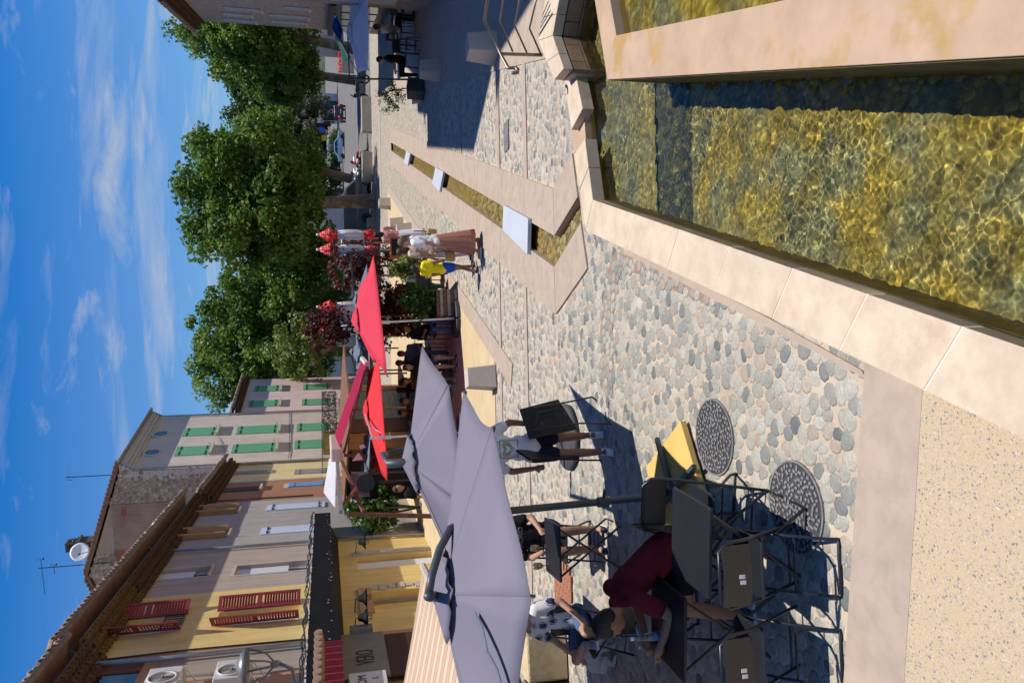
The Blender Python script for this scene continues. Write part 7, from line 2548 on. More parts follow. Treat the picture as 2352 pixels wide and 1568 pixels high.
def human(label, loc, rz, J, skin, hair, wear, scale=1.0, vox=0.014, fat=1.0, group=None, hair_style='short', sleeves=True):
    J = {k: Vector(v) for k, v in J.items()}
    t = thing('person', label, 'person', loc, rz, group)
    t.scale = (scale,) * 3
    b = MB()
    fdir = J['face'].normalized(); hd = J['hd']
    zq = Vector((0, 0, 1)); side = fdir.cross(zq).normalized(); up = side.cross(fdir)
    R = Matrix((side, fdir, up)).transposed()
    HP = lambda x, y, z: hd + R @ Vector((x, y, z))
    b.ball(hd, (.074, .094, .112), 16, 12, R)
    b.ball(HP(0, .028, -.055), (.056, .064, .062), 12, 8, R)
    b.ball(HP(0, .098, -.02), (.013, .02, .024), 8, 6, R)
    for s in (-1, 1):
        b.ball(HP(s * .074, -.005, -.012), (.012, .022, .032), 8, 6, R)
    cap(b, J['nck'] - (J['hd'] - J['nck']) * .2, hd + up * -.05, .056, .052)
    def torso(mb_, k, sh=True):
        th = (J['chs'] - J['wst']).normalized()
        s_ = (J['sR'] - J['sL']).normalized(); f_ = s_.cross(th) * -1
        Rm = Matrix((s_, th.cross(s_), th)).transposed()
        mb_.ball(J['chs'] + th * .02, (.155 * k, .108 * k, .17), 14, 10, Rm)
        mb_.ball(J['wst'], (.135 * k * fat, .102 * k * fat, .15), 14, 10, Rm)
        mb_.ball(J['pel'], (.158 * k * fat, .118 * k * fat, .13), 14, 10, Rm)
        cap(mb_, J['sL'], J['sR'], .062 * k, .062 * k)
        cap(mb_, J['chs'] + th * .06, J['nck'], .085 * k, .058 * k)
        cap(mb_, J['chs'], J['wst'], .112 * k, .112 * k * fat); cap(mb_, J['wst'], J['pel'], .115 * k * fat, .122 * k * fat)
    torso(b, 1.0)
    for s in 'LR':
        cap(b, J['s' + s], J['e' + s], .052, .041); cap(b, J['e' + s], J['w' + s], .04, .029)
        cap(b, J['h' + s], J['k' + s], .083 * (0.5 + 0.5 * fat), .055); cap(b, J['k' + s], J['k' + s].lerp(J['a' + s], .35), .053, .055); cap(b, J['k' + s].lerp(J['a' + s], .35), J['a' + s], .054, .036)
        cap(b, J['a' + s] + Vector((0, 0, -.03)), J['t' + s], .04, .03)
        # hand: palm, four bent fingers, thumb
        w, e = J['w' + s], J['e' + s]
        d = (w - e).normalized(); sx = -1 if s == 'L' else 1
        q = d.cross(Vector((0, 1, 0.001))); q = q.normalized() if q.length > .05 else Vector((1, 0, 0))
        nrm = q.cross(d).normalized()
        cap(b, w, w + d * .07, .026, .034, 8)
        for k, (off, ln) in enumerate(((-.028, .062), (-.010, .072), (.010, .068), (.027, .052))):
            p0 = w + d * .085 + q * off; p1 = p0 + d * ln * .55; p2 = p1 + (d * .55 + nrm * .55 ) * ln * .6
            cap(b, p0 - d * .02, p1, .0105, .010, 6); cap(b, p1, p2, .010, .0085, 6)
        cap(b, w + d * .03 + q * .02 * sx, w + d * .075 + q * .055 * sx + nrm * .015, .013, .010, 6)
    solid(b, 'body', skin, t, vox, 4)
    # eyes and mouth
    e = MB()
    for s in (-1, 1):
        e.ball(HP(s * .03, .0885, .012), (.011, .008, .006), 8, 6, R)
    e.build('eyes', m_eye, t)
    e = MB(); e.ball(HP(0, .089, -.062), (.022, .008, .006), 8, 6, R); e.build('mouth', mat_lip, t)
    h = MB()
    h.ball(HP(0, -.014, .036), (.084, .098, .092), 14, 10, R)
    h.ball(HP(0, -.045, -.005), (.078, .066, .085), 12, 8, R)
    if hair_style == 'long':
        h.ball(HP(0, -.075, -.07), (.075, .045, .12), 12, 8, R); h.ball(HP(-.06, -.03, -.06), (.028, .05, .09), 8, 6, R); h.ball(HP(.06, -.03, -.06), (.028, .05, .09), 8, 6, R)
    if hair_style == 'pony':
        h.ball(HP(0, -.1, .03), (.035, .045, .035), 8, 6, R); cap(h, HP(0, -.12, .02), HP(0, -.14, -.14), .03, .016, 8)
    solid(h, 'hair', hair, t, 0.012, 3)
    for (kind, material) in wear.items():
        g = MB()
        if kind.startswith(('shirt', 'tshirt')):
            torso(g, 1.12)
            for s in 'LR':
                f = .62 if kind == 'tshirt' else .95
                cap(g, J['s' + s], J['s' + s].lerp(J['e' + s], f), .068, .066 if kind == 'tshirt' else .05)
            solid(g, 'shirt', material, t, vox, 6)
        elif kind in ('shorts', 'trousers', 'jeans'):
            g.ball(J['pel'], (.168 * fat, .13 * fat, .12), 14, 10)
            for s in 'LR':
                if kind == 'shorts':
                    cap(g, J['h' + s], J['h' + s].lerp(J['k' + s], .62), .098 * (0.5 + 0.5 * fat), .088)
                else:
                    cap(g, J['h' + s], J['k' + s], .094 * (0.5 + 0.5 * fat), .068); cap(g, J['k' + s], J['a' + s], .066, .05)
            solid(g, kind, material, t, vox, 5)
        elif kind == 'skirt':
            V, F = [], []
            K = 44
            for i in range(9):
                f = i / 8
                z = J['pel'].z + .12 - f * (J['pel'].z + .12 - .16)
                rx, ry = .135 + .055 * f ** .7, .11 + .10 * f ** .8
                for k in range(K):
                    a = 2 * PI * k / K
                    w_ = 1 + (.02 + .06 * f) * math.sin(11 * a + 2 * f)
                    V.append((rx * w_ * math.cos(a), ry * w_ * math.sin(a) + .05 * f * math.sin(a), z))
            for i in range(8):
                for k in range(K):
                    F.append((i * K + k, (i + 1) * K + k, (i + 1) * K + (k + 1) % K, i * K + (k + 1) % K))
            o = g.add(V, F).build('skirt', material, t, smooth=True); sd = o.modifiers.new('t', 'SOLIDIFY'); sd.thickness = .006
        elif kind == 'shoes':
            for s in 'LR':
                g = MB(); a, p = J['a' + s], J['t' + s]
                d = (p - a); d.z = 0; d.normalize()
                g.ball(a + Vector((0, 0, -.025)) + d * .0, (.048, .055, .045), 10, 7); cap(g, a + Vector((0, 0, -.045)), p, .042, .036, 8)
                o = solid(g, 'shoe', material, t, .01, 4)
                q = MB(); c_ = (a + d * .05); q.box((c_.x, c_.y, min(a.z - .07, p.z - .02)), (.085, .25, .02), math.atan2(d.y, d.x) - PI / 2); q.build('shoe_sole', m_label, o)
    return t


mat_lip = mat('lips', (0.30, 0.11, 0.09), rough=0.5, bump=0)
m_white_tee = cloth('white_tee', (0.74, 0.74, 0.80))
m_navy = cloth('navy_cloth', (0.016, 0.02, 0.04))
m_black_c = cloth('black_cloth', (0.012, 0.012, 0.014))
m_maroon = cloth('maroon_cloth', (0.115, 0.010, 0.017))
m_yellow_c = cloth('yellow_jersey', (0.85, 0.70, 0.02))
m_blue_c = cloth('royal_blue_cloth', (0.02, 0.10, 0.52))
m_rose = cloth('dusty_rose_cloth', (0.36, 0.165, 0.125))
m_pink_c = cloth('pink_cloth', (0.62, 0.27, 0.25))
m_denim = cloth('denim', (0.07, 0.13, 0.24))
m_grey_c = cloth('grey_green_cloth', (0.07, 0.085, 0.075))
m_pale_c = cloth('pale_shirt', (0.45, 0.40, 0.45))
m_brown_c = cloth('brown_cloth', (0.08, 0.045, 0.03))
m_floral = mat('leaf_print', (0.62, 0.60, 0.62), rough=0.9, bump=0)


def floral(m, bg, ink, scale):
    nt = m.node_tree; N, L = nt.nodes, nt.links
    b = N['Principled BSDF']; tc = N.new('ShaderNodeTexCoord')
    v = N.new('ShaderNodeTexVoronoi'); v.inputs['Scale'].default_value = scale; L.new(tc.outputs['Object'], v.inputs['Vector'])
    w = N.new('ShaderNodeTexWave'); w.inputs['Scale'].default_value = scale * 2.2; w.inputs['Distortion'].default_value = 9; w.inputs['Detail'].default_value = 1; L.new(tc.outputs['Object'], w.inputs['Vector'])
    ml = N.new('ShaderNodeMath'); ml.operation = 'MULTIPLY_ADD'; ml.inputs[1].default_value = 0.24; L.new(w.outputs['Fac'], ml.inputs[0]); L.new(v.outputs['Distance'], ml.inputs[2])
    lt = N.new('ShaderNodeMath'); lt.operation = 'LESS_THAN'; lt.inputs[1].default_value = 0.5; L.new(ml.outputs[0], lt.inputs[0])
    mx = N.new('ShaderNodeMix'); mx.data_type = 'RGBA'; mx.inputs['A'].default_value = (*bg, 1); mx.inputs['B'].default_value = (*ink, 1)
    L.new(lt.outputs[0], mx.inputs['Factor']); L.new(mx.outputs['Result'], b.inputs['Base Color'])


floral(m_floral, (0.62, 0.60, 0.63), (0.02, 0.035, 0.12), 8)
m_floral2 = mat('flower_print', (0.5, 0.4, 0.3), rough=0.9, bump=0)
floral(m_floral2, (0.50, 0.42, 0.33), (0.42, 0.12, 0.14), 16)
m_trainer = mat('white_trainer', (0.70, 0.70, 0.68), rough=0.6)
m_shoe_d = mat('dark_shoe', (0.03, 0.03, 0.035), rough=0.6)

# the man carrying tables: walks towards the camera
fp = G(1398, 1016)
carrier = human('person in white print tee and dark shorts carrying a folded table on each side', (fp.x - 0.02, fp.y + 0.08, 0.012), PI + 0.1,
                dict(STAND, sL=(-.18, -.01, 1.39), eL=(-.30, -.05, 1.14), wL=(-.27, .1, .93), sR=(.18, -.01, 1.39), eR=(.27, -.06, 1.13), wR=(.24, .08, .92),
                     kL=(-.1, -.02, .50), aL=(-.1, -.22, .13), tL=(-.105, -.09, .03), kR=(.09, .06, .49), aR=(.09, .1, .09), tR=(.1, .25, .035), hd=(0, .06, 1.57), face=(0.1, 1, -.35)),
                m_skin_t, m_hair_d, dict(tshirt=m_white_tee, shorts=m_navy, shoes=m_trainer), 0.97, 0.01)
pr = MB()
m_gold = mat('gold_print', (0.32, 0.27, 0.17), rough=0.7)
hp_ = [(0.055 * (16 * math.sin(a) ** 3) / 16, 0.124, 1.22 + 0.05 * (13 * math.cos(a) - 5 * math.cos(2 * a) - 2 * math.cos(3 * a) - math.cos(4 * a)) / 16) for a in np.linspace(0, 2 * PI, 30)[:-1]]
pr.tube(hp_, .007, 5, closed=True)
pr.tube([(x * 1.5, y + .002, 1.22 + (z - 1.22) * 1.5) for x, y, z in hp_], .005, 5, closed=True)
for (a, b) in (((-.1, .122, 1.31), (.1, .122, 1.31)), ((-.1, .118, 1.1), (.1, .118, 1.1)), ((-.1, .12, 1.31), (-.1, .118, 1.1)), ((.1, .12, 1.31), (.1, .118, 1.1))):
    pr.tube([a, b], .006, 5)
stuff(pr.build('shirt_print', m_gold, carrier))
wt = MB(); wt.lathe([(.034, -.012), (.036, 0), (.034, .012)], 12); o = wt.build('wristwatch', m_blackpl, carrier); o.location = (-.272, .075, .955)


def carried_table(label, pts, legs, Y):
    t = thing('carried_table', label, 'table', (fp.x, fp.y, 0.5), 0, 'folded tables being carried')
    o = Vector(t.location)
    P = [AT(x, y, Y + d) - o for x, y, d in pts]
    n = (P[1] - P[0]).cross(P[3] - P[0]).normalized() * 0.026
    a = MB(); a.extrude(P, n); a.build('tabletop', m_tabletop, t, bevel=0.006)
    for l in legs:
        a = MB(); a.tube([AT(x, y, Y + d) - o for x, y, d in l], 0.0105, 7); a.build('leg', m_chair, t)
    return t


c3 = crop(1700, 1252, 1.49)
c3d = lambda x, y, d: (*c3(x, y), d)
carried_table('folded dark table carried under the right arm, its underside facing out', [c3d(80, 190, 0.1), c3d(275, 140, 0.15), c3d(372, 290, -0.02), c3d(130, 340, -0.1)],
              [[c3d(130, 300, -.12), c3d(380, 262, -.08), c3d(522, 262, -.06)], [c3d(150, 185, -.02), c3d(300, 160, .05), c3d(445, 130, .06)], [c3d(150, 285, -.12), c3d(175, 210, -.05), c3d(270, 190, -.0), c3d(310, 225, -.08), c3d(300, 245, -.1)],
               [c3d(445, 130, .06), c3d(470, 150, .04)], [c3d(505, 230, -.06), c3d(540, 270, -.06)]], fp.y - 0.08)
carried_table('folded dark table carried edge-on under the left arm', [c3d(62, 392, -0.2), c3d(390, 408, 0.15), c3d(380, 438, -0.2), c3d(130, 440, -0.35)],
              [[c3d(240, 438, -.2), c3d(380, 447, -.15), c3d(495, 448, -.1)], [c3d(300, 402, .1), c3d(415, 408, .1)]], fp.y + 0.1)

# boy in yellow and woman in white, walking away along the terrace
bp = G(1100, 616)
boy = human('boy in bright yellow jersey and blue shorts walking beside the woman', (bp.x, bp.y, 0.014), -0.9, dict(STAND, kL=(-.09, .1, .5), aL=(-.09, .17, .1), tL=(-.1, .31, .05), kR=(.09, -.03, .5), aR=(.09, -.2, .12), tR=(.1, -.06, .03), face=(0.3, 1, -.1)),
            m_skin_t, m_hair_d, dict(tshirt=m_yellow_c, shorts=m_blue_c, shoes=m_shoe_d), 0.82, 0.013)
wp = G(1108, 556)
woman = human('woman in white blouse and long dusty rose skirt with a straw bag', (wp.x, wp.y, 0.014), 1.2, dict(STAND, eR=(.2, .05, 1.12), wR=(.12, .22, .96), kL=(-.08, .1, .5), aL=(-.08, .16, .1), tL=(-.09, .3, .05)),
              m_skin, m_hair_l, dict(skirt=m_rose, tshirt=m_white_tee, shoes=mat('sandal_leather', (0.42, 0.22, 0.14))), 0.99, 0.013, hair_style='pony')
for (dx, dy, lab) in ((-0.26, 0.1, 'woven straw bag hanging on the far side of the woman in white'), (0.24, 0.25, 'straw shoulder bag behind the woman in white')):
    bg = thing('straw_bag', lab, 'bag', (wp.x + dx, wp.y + dy, 0.55 if dx < 0 else 0.9), 0.4 if dx < 0 else 1.4, 'straw bags')
    a = MB(); a.bx(-.13, .13, -.05, .05, 0, .2); a.build('bag_body', mat('straw', (0.42, 0.28, 0.10), rough=0.9, var=0.2, scale=40), bg, bevel=0.03)
    a = MB(); a.tube([(-.1, 0, .19), (-.07, 0, .45), (.07, 0, .45), (.1, 0, .19)], .01, 6); a.build('bag_handle', m_rust_sh, bg)
p = AT(1085, 578, wp.y + 1.1)
human('woman in flower print top half hidden by the woman in white', (p.x, p.y, 0.014), 0.9, STAND, m_skin, m_hair_b, dict(tshirt=m_floral2, trousers=m_pale_c, shoes=m_shoe_d), 0.95, 0.016, hair_style='long')
p = AT(960, 540, 23.5)
human('woman in pink top and white skirt standing behind the chalkboards', (p.x, p.y, 0.014), 0.3, dict(STAND, eR=(.28, .1, 1.2), wR=(.3, .3, 1.05)), m_skin, m_hair_d, dict(tshirt=m_pink_c, skirt=m_white_tee, shoes=m_shoe_d), 0.97, 0.018, hair_style='long')

# man in maroon leaning over the table
human('man in maroon tee leaning forward over the dark tables', (*FIX(-1.55, 5.52), 0.0), PI / 2 + 0.12,
      dict(SIT, wst=(0, .06, .65), chs=(.02, .20, .83), nck=(.02, .36, .98), hd=(.02, .50, 1.05), sL=(-.18, .30, .92), sR=(.2, .29, .95), eL=(-.26, .42, .70), wL=(-.16, .62, .74), eR=(.26, .45, .74), wR=(.1, .62, .755),
           kL=(-.12, .42, .53), kR=(.12, .44, .53), aL=(-.12, .50, .1), aR=(.12, .55, .1), tL=(-.13, .64, .035), tR=(.13, .69, .035), face=(0.15, 1, -.75)),
      m_skin_t, m_hair_d, dict(tshirt=m_maroon, shorts=m_black_c, shoes=mat('navy_trainer', (0.02, 0.04, 0.08), rough=0.6)), 1.06, 0.009, fat=1.1)
# person with leaf print shirt, leg crossed
human('seated person in navy leaf print shirt and denim shorts with one ankle on the knee', (*FIX(-2.95, 8.02), 0.0), PI - 0.5,
      dict(SIT, kL=(-.2, .40, .56), aL=(-.2, .36, .12), tL=(-.2, .5, .05), kR=(.22, .38, .60), aR=(-.12, .48, .60), tR=(-.2, .56, .52), eL=(-.27, .0, .74), wL=(-.24, .2, .6), eR=(.3, .02, .74), wR=(.42, .16, .52)),
      m_skin, m_hair_b, dict(tshirt=m_floral, shorts=m_denim, shoes=mat('blue_trainer', (0.12, 0.2, 0.34), rough=0.6)), 1.0, 0.011)
irn = human('seated man in black tee with pale band lettering, behind the beer glasses', (*FIX(-2.3, 8.98), 0.0), PI + 0.05, dict(SIT), m_skin, m_hair_d, dict(tshirt=m_black_c, shorts=m_black_c, shoes=m_shoe_d), 1.03, 0.012, fat=1.1)
tx = text_obj('MADRID', 0.075, mat('faded_print', (0.22, 0.22, 0.22), rough=0.8, bump=0), 'shirt_lettering', irn)
tx.rotation_euler = (rad(90), 0, PI); tx.location = (0, .112, .90)

# people sitting in the dark under the red parasols, and their chairs
rgp = random.Random(17)
seats = [(811, 20.6, 'person in a denim blue shirt sitting under the pink parasol edge', m_denim, m_hair_d), (832, 21.2, 'person in dark clothes sitting beside the blue shirt', m_black_c, m_hair_d), (876, 20.4, 'person in brown clothes below the scarlet canopy tip', m_brown_c, m_hair_b),
         (895, 21.0, 'long haired person in black below the scarlet canopy', m_black_c, m_hair_d), (919, 20.2, 'person in grey green top left of the long haired one', m_grey_c, m_hair_d), (946, 20.8, 'person in brown at the left end of the shaded row', m_brown_c, m_hair_d),
         (757, 19.6, 'person in black sitting behind the silver mast', m_black_c, m_hair_d), (700, 19.8, 'person in dark blue sitting behind the planter bush', m_navy, m_hair_b)]
m_dkchair = mat('dark_cafe_chair', (0.03, 0.025, 0.022), rough=0.5)


def cafe_chair(label, x, y, rz, group='dark cafe chairs'):
    t = thing('cafe_chair', label, 'chair', (x, y, 0.014), rz, group)
    a = MB(); a.bx(-.21, .21, -.21, .21, .43, .46); a.build('seat', m_dkchair, t, bevel=0.01)
    a = MB(); a.tube([(-.19, -.2, .0), (-.2, -.22, .46), (-.2, -.27, .86), (.2, -.27, .86), (.2, -.22, .46), (.19, -.2, 0)], .012, 6); a.build('back_frame', m_dkchair, t)
    a = MB(); a.extrude([(-.19, -.255, .6), (.19, -.255, .6), (.19, -.27, .84), (-.19, -.27, .84)], (0, .015, 0)); a.build('backrest', m_dkchair, t)
    for s in (-.19, .19):
        a = MB(); a.tube([(s, .19, .44), (s, .21, 0)], .012, 6); a.build('leg', m_dkchair, t)
    return t


for k, (py, Y, lab, mm, hh) in enumerate(seats):
    p = AT(950, py, Y)
    rz = rgp.choice((0.3, 2.6, 3.4, -0.4, 1.7)) if k > 1 else 2.9
    human(lab, (p.x, p.y, 0.02), rz, SIT, m_skin_t, hh, dict(shirt=mm, trousers=m_navy if k % 2 else m_denim, shoes=m_shoe_d), 1.0, 0.02, group='people seated in the parasol shade', hair_style='long' if k == 3 else 'short')
    cafe_chair('dark cafe chair under the ' + lab.replace('person in', 'sitter in').split(' sitting')[0].split(' below')[0], p.x, p.y, rz)
# two people nearer with lit legs
p = G(1053, 842)
human('person in dark top and blue shorts with a sunlit shin at the shade edge', (p.x, p.y + 0.45, 0.014), PI + 0.3, SIT, m_skin, m_hair_b, dict(shirt=m_black_c, shorts=m_denim, shoes=m_shoe_d), 1.0, 0.016, group='people seated in the parasol shade')
cafe_chair('dark cafe chair under the sitter with the sunlit shin', p.x, p.y + 0.45, PI + 0.3)
p = G(1046, 872)
human('person in olive skirt and grey trainers at the shade edge', (p.x, p.y + 0.5, 0.014), PI - 0.2, SIT, m_skin, m_hair_d, dict(shirt=m_brown_c, shorts=m_grey_c, shoes=mat('grey_trainer', (0.4, 0.4, 0.4), rough=0.6)), 1.0, 0.016, group='people seated in the parasol shade')
cafe_chair('dark cafe chair under the sitter with grey trainers', p.x, p.y + 0.5, PI - 0.2)
p = AT(955, 652, 20.2)
human('man in grey green shirt seen from behind, sitting right of the slatted planter', (p.x, p.y, 0.014), 0.3, dict(SIT, chs=(0, .06, .86), nck=(0, .14, 1.03), hd=(0, .22, 1.14), sL=(-.175, .08, .97), sR=(.175, .08, .97)), m_skin, m_hair_b, dict(shirt=m_grey_c, jeans=m_denim, shoes=m_shoe_d), 1.02, 0.016)
cafe_chair('dark cafe chair under the man seen from behind', p.x, p.y, 0.3)
for (py, Y, lab) in ((845, 19.8, 'dark cafe table between the sunlit shin and the olive skirt'), (905, 20.3, 'dark cafe table in front of the long haired person'), (720, 20.3, 'dark cafe table behind the slatted planter')):
    p = AT(980, py, Y)
    t = thing('cafe_table', lab, 'table', (p.x, p.y, 0.014), 0, 'dark cafe tables')
    a = MB(); a.lathe([(.35, .72), (.35, .745)], 20); a.build('tabletop', m_dkchair, t)
    a = MB(); a.lathe([(.2, 0), (.2, .02), (.03, .04), (.03, .72)], 12); a.build('pedestal', m_dkchair, t)
p = AT(960, 1120, 17.8)
human('waiter in black tee standing in the doorway of the dark bar', (p.x, p.y, 0.014), PI + 0.8, STAND, m_skin, m_hair_b, dict(tshirt=m_black_c, trousers=m_black_c, shoes=m_shoe_d), 1.0, 0.018)

# right-hand cafe: two men at a table in the shade
for (px, rz, lab, mm) in (((966, 134), 1.3, 'man in black jacket sitting at the shaded right-hand cafe table', m_black_c), ((955, 62), -1.5, 'man in pale shirt sitting opposite the black jacket in the shade', m_pale_c)):
    p = G(*px)
    human(lab, (p.x, p.y + 0.3, 0.02), rz, SIT, m_skin, m_hair_d, dict(shirt=mm, trousers=m_black_c, shoes=m_shoe_d), 1.05, 0.016)
    cafe_chair('dark cafe chair under the ' + lab.split(' sitting')[0], p.x, p.y + 0.3, rz, 'cafe chairs on the right')
for (px, rz, lab) in (((968, 100), 3.0, 'dark cafe chair between the two men, back to the camera'), ((960, 30), 2.2, 'dark cafe chair at the right picture edge, turned aside'), ((956, 8), 0.4, 'dark cafe chair nearest the black shop front'), ((944, 90), 0.2, 'dark cafe chair on the far side of the shaded table')):
    p = G(*px); cafe_chair(lab, p.x, p.y + 0.2, rz, 'cafe chairs on the right')
p = G(958, 98)
t = thing('cafe_table', 'dark cafe table between the man in black jacket and the pale shirt', 'table', (p.x, p.y + 0.3, 0.014))
a = MB(); a.bx(-.35, .35, -.35, .35, .72, .745); a.build('tabletop', m_dkchair, t)
a = MB(); a.lathe([(.22, 0), (.22, .02), (.03, .04), (.03, .72)], 12); a.build('pedestal', m_dkchair, t)
p = G(955, 28)
t = thing('cafe_table', 'dark cafe table behind the pale shirt at the right picture edge', 'table', (p.x, p.y + 0.3, 0.014))
a = MB(); a.bx(-.35, .35, -.35, .35, .72, .745); a.build('tabletop', m_dkchair, t)
a = MB(); a.lathe([(.22, 0), (.22, .02), (.03, .04), (.03, .72)], 12); a.build('pedestal', m_dkchair, t)

# white dog sitting beside the leaf print shirt
p = G(1418, 1508)
dg_ = thing('dog', 'small white dog sitting with a dark red collar by the leaf print shirt', 'dog', (p.x + 0.02, p.y + 0.1, 0.012), -1.9)
m_fur = mat('white_fur', (0.50, 0.47, 0.44), rough=0.95, var=0.12, scale=30, bump=0.6, bscale=120, col2=(0.35, 0.3, 0.26), mscale=4, mix=(0.55, 0.7))
d = MB()
d.ball((0, -.10, .17), (.11, .15, .16), 12, 9); d.ball((0, .04, .27), (.092, .11, .15), 12, 9); cap(d, (0, .07, .36), (0, .12, .47), .07, .06)
d.ball((0, .15, .51), (.066, .075, .062), 12, 8); cap(d, (0, .19, .495), (0, .265, .475), .042, .028)
for s in (-1, 1):
    cap(d, (s * .055, .09, .26), (s * .06, .12, .03), .036, .024); cap(d, (s * .06, .12, .025), (s * .06, .16, .018), .024, .02)
    cap(d, (s * .09, -.12, .15), (s * .12, .02, .14), .07, .045); cap(d, (s * .12, .02, .14), (s * .11, -.08, .04), .04, .025); cap(d, (s * .11, -.08, .03), (s * .11, .04, .02), .024, .02)
    cap(d, (s * .05, .13, .555), (s * .062, .125, .62), .026, .008)
cap(d, (0, -.24, .07), (.12, -.3, .04), .03, .015)
solid(d, 'body', m_fur, dg_, .011, 3)
d = MB(); d.ball((0, .292, .482), (.014, .012, .012), 8, 6); d.build('nose', m_eye, dg_)
d = MB(); d.ball((-.03, .212, .525), .009, 8, 6); d.ball((.03, .212, .525), .009, 8, 6); d.build('eyes', m_eye, dg_)
d = MB(); d.tube([(.073 * math.cos(a), .1 + .073 * math.sin(a), .415 + .02 * math.sin(a)) for a in np.linspace(0, 2 * PI, 17)[:-1]], .011, 6, closed=True); d.build('collar', m_red_sh, dg_)
# ------------------------------------------------------------------ vehicles far off
m_tyre = mat('tyre', (0.02, 0.02, 0.02), rough=0.9)
m_rim = mat('alloy_rim', (0.45, 0.46, 0.48), rough=0.35, metal=0.8)
m_taillight = mat('tail_lamp', (0.6, 0.01, 0.01), rough=0.3)
_e = m_taillight.node_tree.nodes['Principled BSDF']; _e.inputs['Emission Color'].default_value = (1, 0.02, 0.02, 1); _e.inputs['Emission Strength'].default_value = 1.2


def car(label, loc, rz, paint, prof, glass, W=1.7, wheels=((0.75, 0.31), (-0.75 + 2.5, 0.31)), cat='car', group=None, lit=False, name='parked_car'):
    """prof: side outline (x forward, z up) of the body; glass: list of side window outlines"""
    t = thing(name, label, cat, loc, rz, group)
    b = MB()
    n = len(prof)
    zmax = max(p[1] for p in prof)
    V = []
    for y in (-1, -.86, .86, 1):
        for (x, z) in prof:
            k = max(0, (z - zmax * 0.58) / (zmax * 0.42)) * 0.16
            inset = 0.03 if abs(y) == 1 else 0
            zz = z if abs(y) < 1 else z - 0.02 * (z > zmax * .5)
            V.append((x * (1 - 0.012 * (abs(y) == 1)), y * W / 2 * (1 - k), zz))
    F = []
    for r in range(3):
        for i in range(n):
            j = (i + 1) % n
            F.append((r * n + i, r * n + j, (r + 1) * n + j, (r + 1) * n + i))
    F.append(tuple(range(n - 1, -1, -1))); F.append(tuple(range(3 * n, 4 * n)))
    b.add(V, F)
    b.build('body', paint, t, bevel=0.03)
    for s in (-1, 1):
        for gpts in glass:
            g = MB(); pts = []
            for (x, z) in gpts:
                k = max(0, (z - zmax * 0.58) / (zmax * 0.42)) * 0.16
                pts.append((x, s * (W / 2 * (1 - k) + 0.004), z))
            g.extrude(pts, (0, s * 0.008, 0)); g.build('window', m_glass, t)
    xr = [p for p in prof]
    for (x, r) in wheels:
        for s in (-1, 1):
            w = MB(); w.lathe([(r * .6, -.1), (r * .94, -.1), (r, -.06), (r, .06), (r * .94, .1), (r * .6, .1)], 20); w.xf(Matrix.Rotation(rad(90), 4, 'X')); o = w.build('wheel', m_tyre, t, smooth=False); o.location = (x, s * (W / 2 - .09), r)
            w = MB(); w.lathe([(r * .62, -.1), (r * .62, .102), (r * .2, .09)], 14); w.xf(Matrix.Rotation(rad(90) * s * -1, 4, 'X')); q = w.build('rim', m_rim, o)
    return t


SEDAN = [(0, .28), (0.05, .62), (0.15, .86), (.75, .93), (1.35, 1.38), (2.6, 1.42), (3.25, .95), (4.05, .8), (4.2, .55), (4.2, .28)]
HATCH = [(0, .28), (-.02, .75), (.1, .98), (.35, 1.42), (1.8, 1.47), (2.6, 1.0), (3.6, .85), (3.8, .55), (3.8, .28)]
VAN = [(0, .3), (-.03, 1.0), (0.05, 1.78), (2.3, 1.82), (2.75, 1.66), (3.3, 1.05), (3.95, .88), (4.05, .55), (4.05, .3)]
m_p_black = mat('black_car_paint', (0.012, 0.013, 0.016), rough=0.2, var=0, bump=0, coat=0.6)
m_p_silver = mat('silver_car_paint', (0.42, 0.52, 0.64), rough=0.25, metal=0.4, var=0, bump=0, coat=0.6)
m_p_white = mat('white_car_paint', (0.78, 0.78, 0.78), rough=0.25, var=0, bump=0, coat=0.6)
m_p_grey = mat('slate_blue_van_paint', (0.11, 0.14, 0.19), rough=0.3, var=0, bump=0, coat=0.5)
p = G(794, 256)
cb_ = car('black hatchback driving away on the road with its brake lamps lit', (p.x, p.y, 0), PI / 2 - 0.1, m_p_black, HATCH, [[(.45, 1.02), (.55, 1.36), (1.7, 1.4), (2.35, 1.04)]], wheels=((.7, .31), (3.0, .31)), name='moving_car')
for (y, z, s) in ((-.7, .86, (.05, .2, .16)), (.7, .86, (.05, .2, .16)), (0, 1.36, (.05, .3, .06))):
    o = MB().box((0, 0, 0), s).build('brake_lamp', m_taillight, cb_); o.location = (-.02 if z < 1 else .3, y, z)
o = MB().box((.2, 0, 1.18), (.03, 1.2, .34), M=Matrix.Rotation(0.5, 3, 'Y')).build('rear_window', m_glass, cb_)
o = MB().box((-.045, 0, .62), (.02, .5, .11)).build('number_plate', m_white, cb_)
p = G(791.5, 345)
car('silver blue saloon parked by the round clipped bush', (p.x - 1.7, p.y, 0), -0.12, m_p_silver, SEDAN, [[(.95, .97), (1.42, 1.32), (1.95, 1.34), (1.95, .97)], [(2.0, .97), (2.0, 1.34), (2.55, 1.34), (3.05, .97)]], wheels=((.8, .31), (3.35, .31)))
q_ = spot(305, 135)
car('white van parked far off beside the road signs', (q_[0] - 1.0, q_[1], 0.35), PI / 2 + 0.4, m_p_white, VAN, [[(2.2, 1.1), (2.25, 1.62), (2.7, 1.55), (3.05, 1.1)]], wheels=((.8, .33), (3.3, .33)), cat='van', name='parked_van')
p = AT(861, 528, 51.5)
car('slate blue van parked behind the trunk of the forked plane', (p.x, p.y + 1, 0), 0.06, m_p_grey, VAN, [[(1.95, 1.08), (1.95, 1.6), (2.65, 1.56), (3.1, 1.08)]], wheels=((.75, .33), (3.2, .33)), cat='van', name='parked_van')
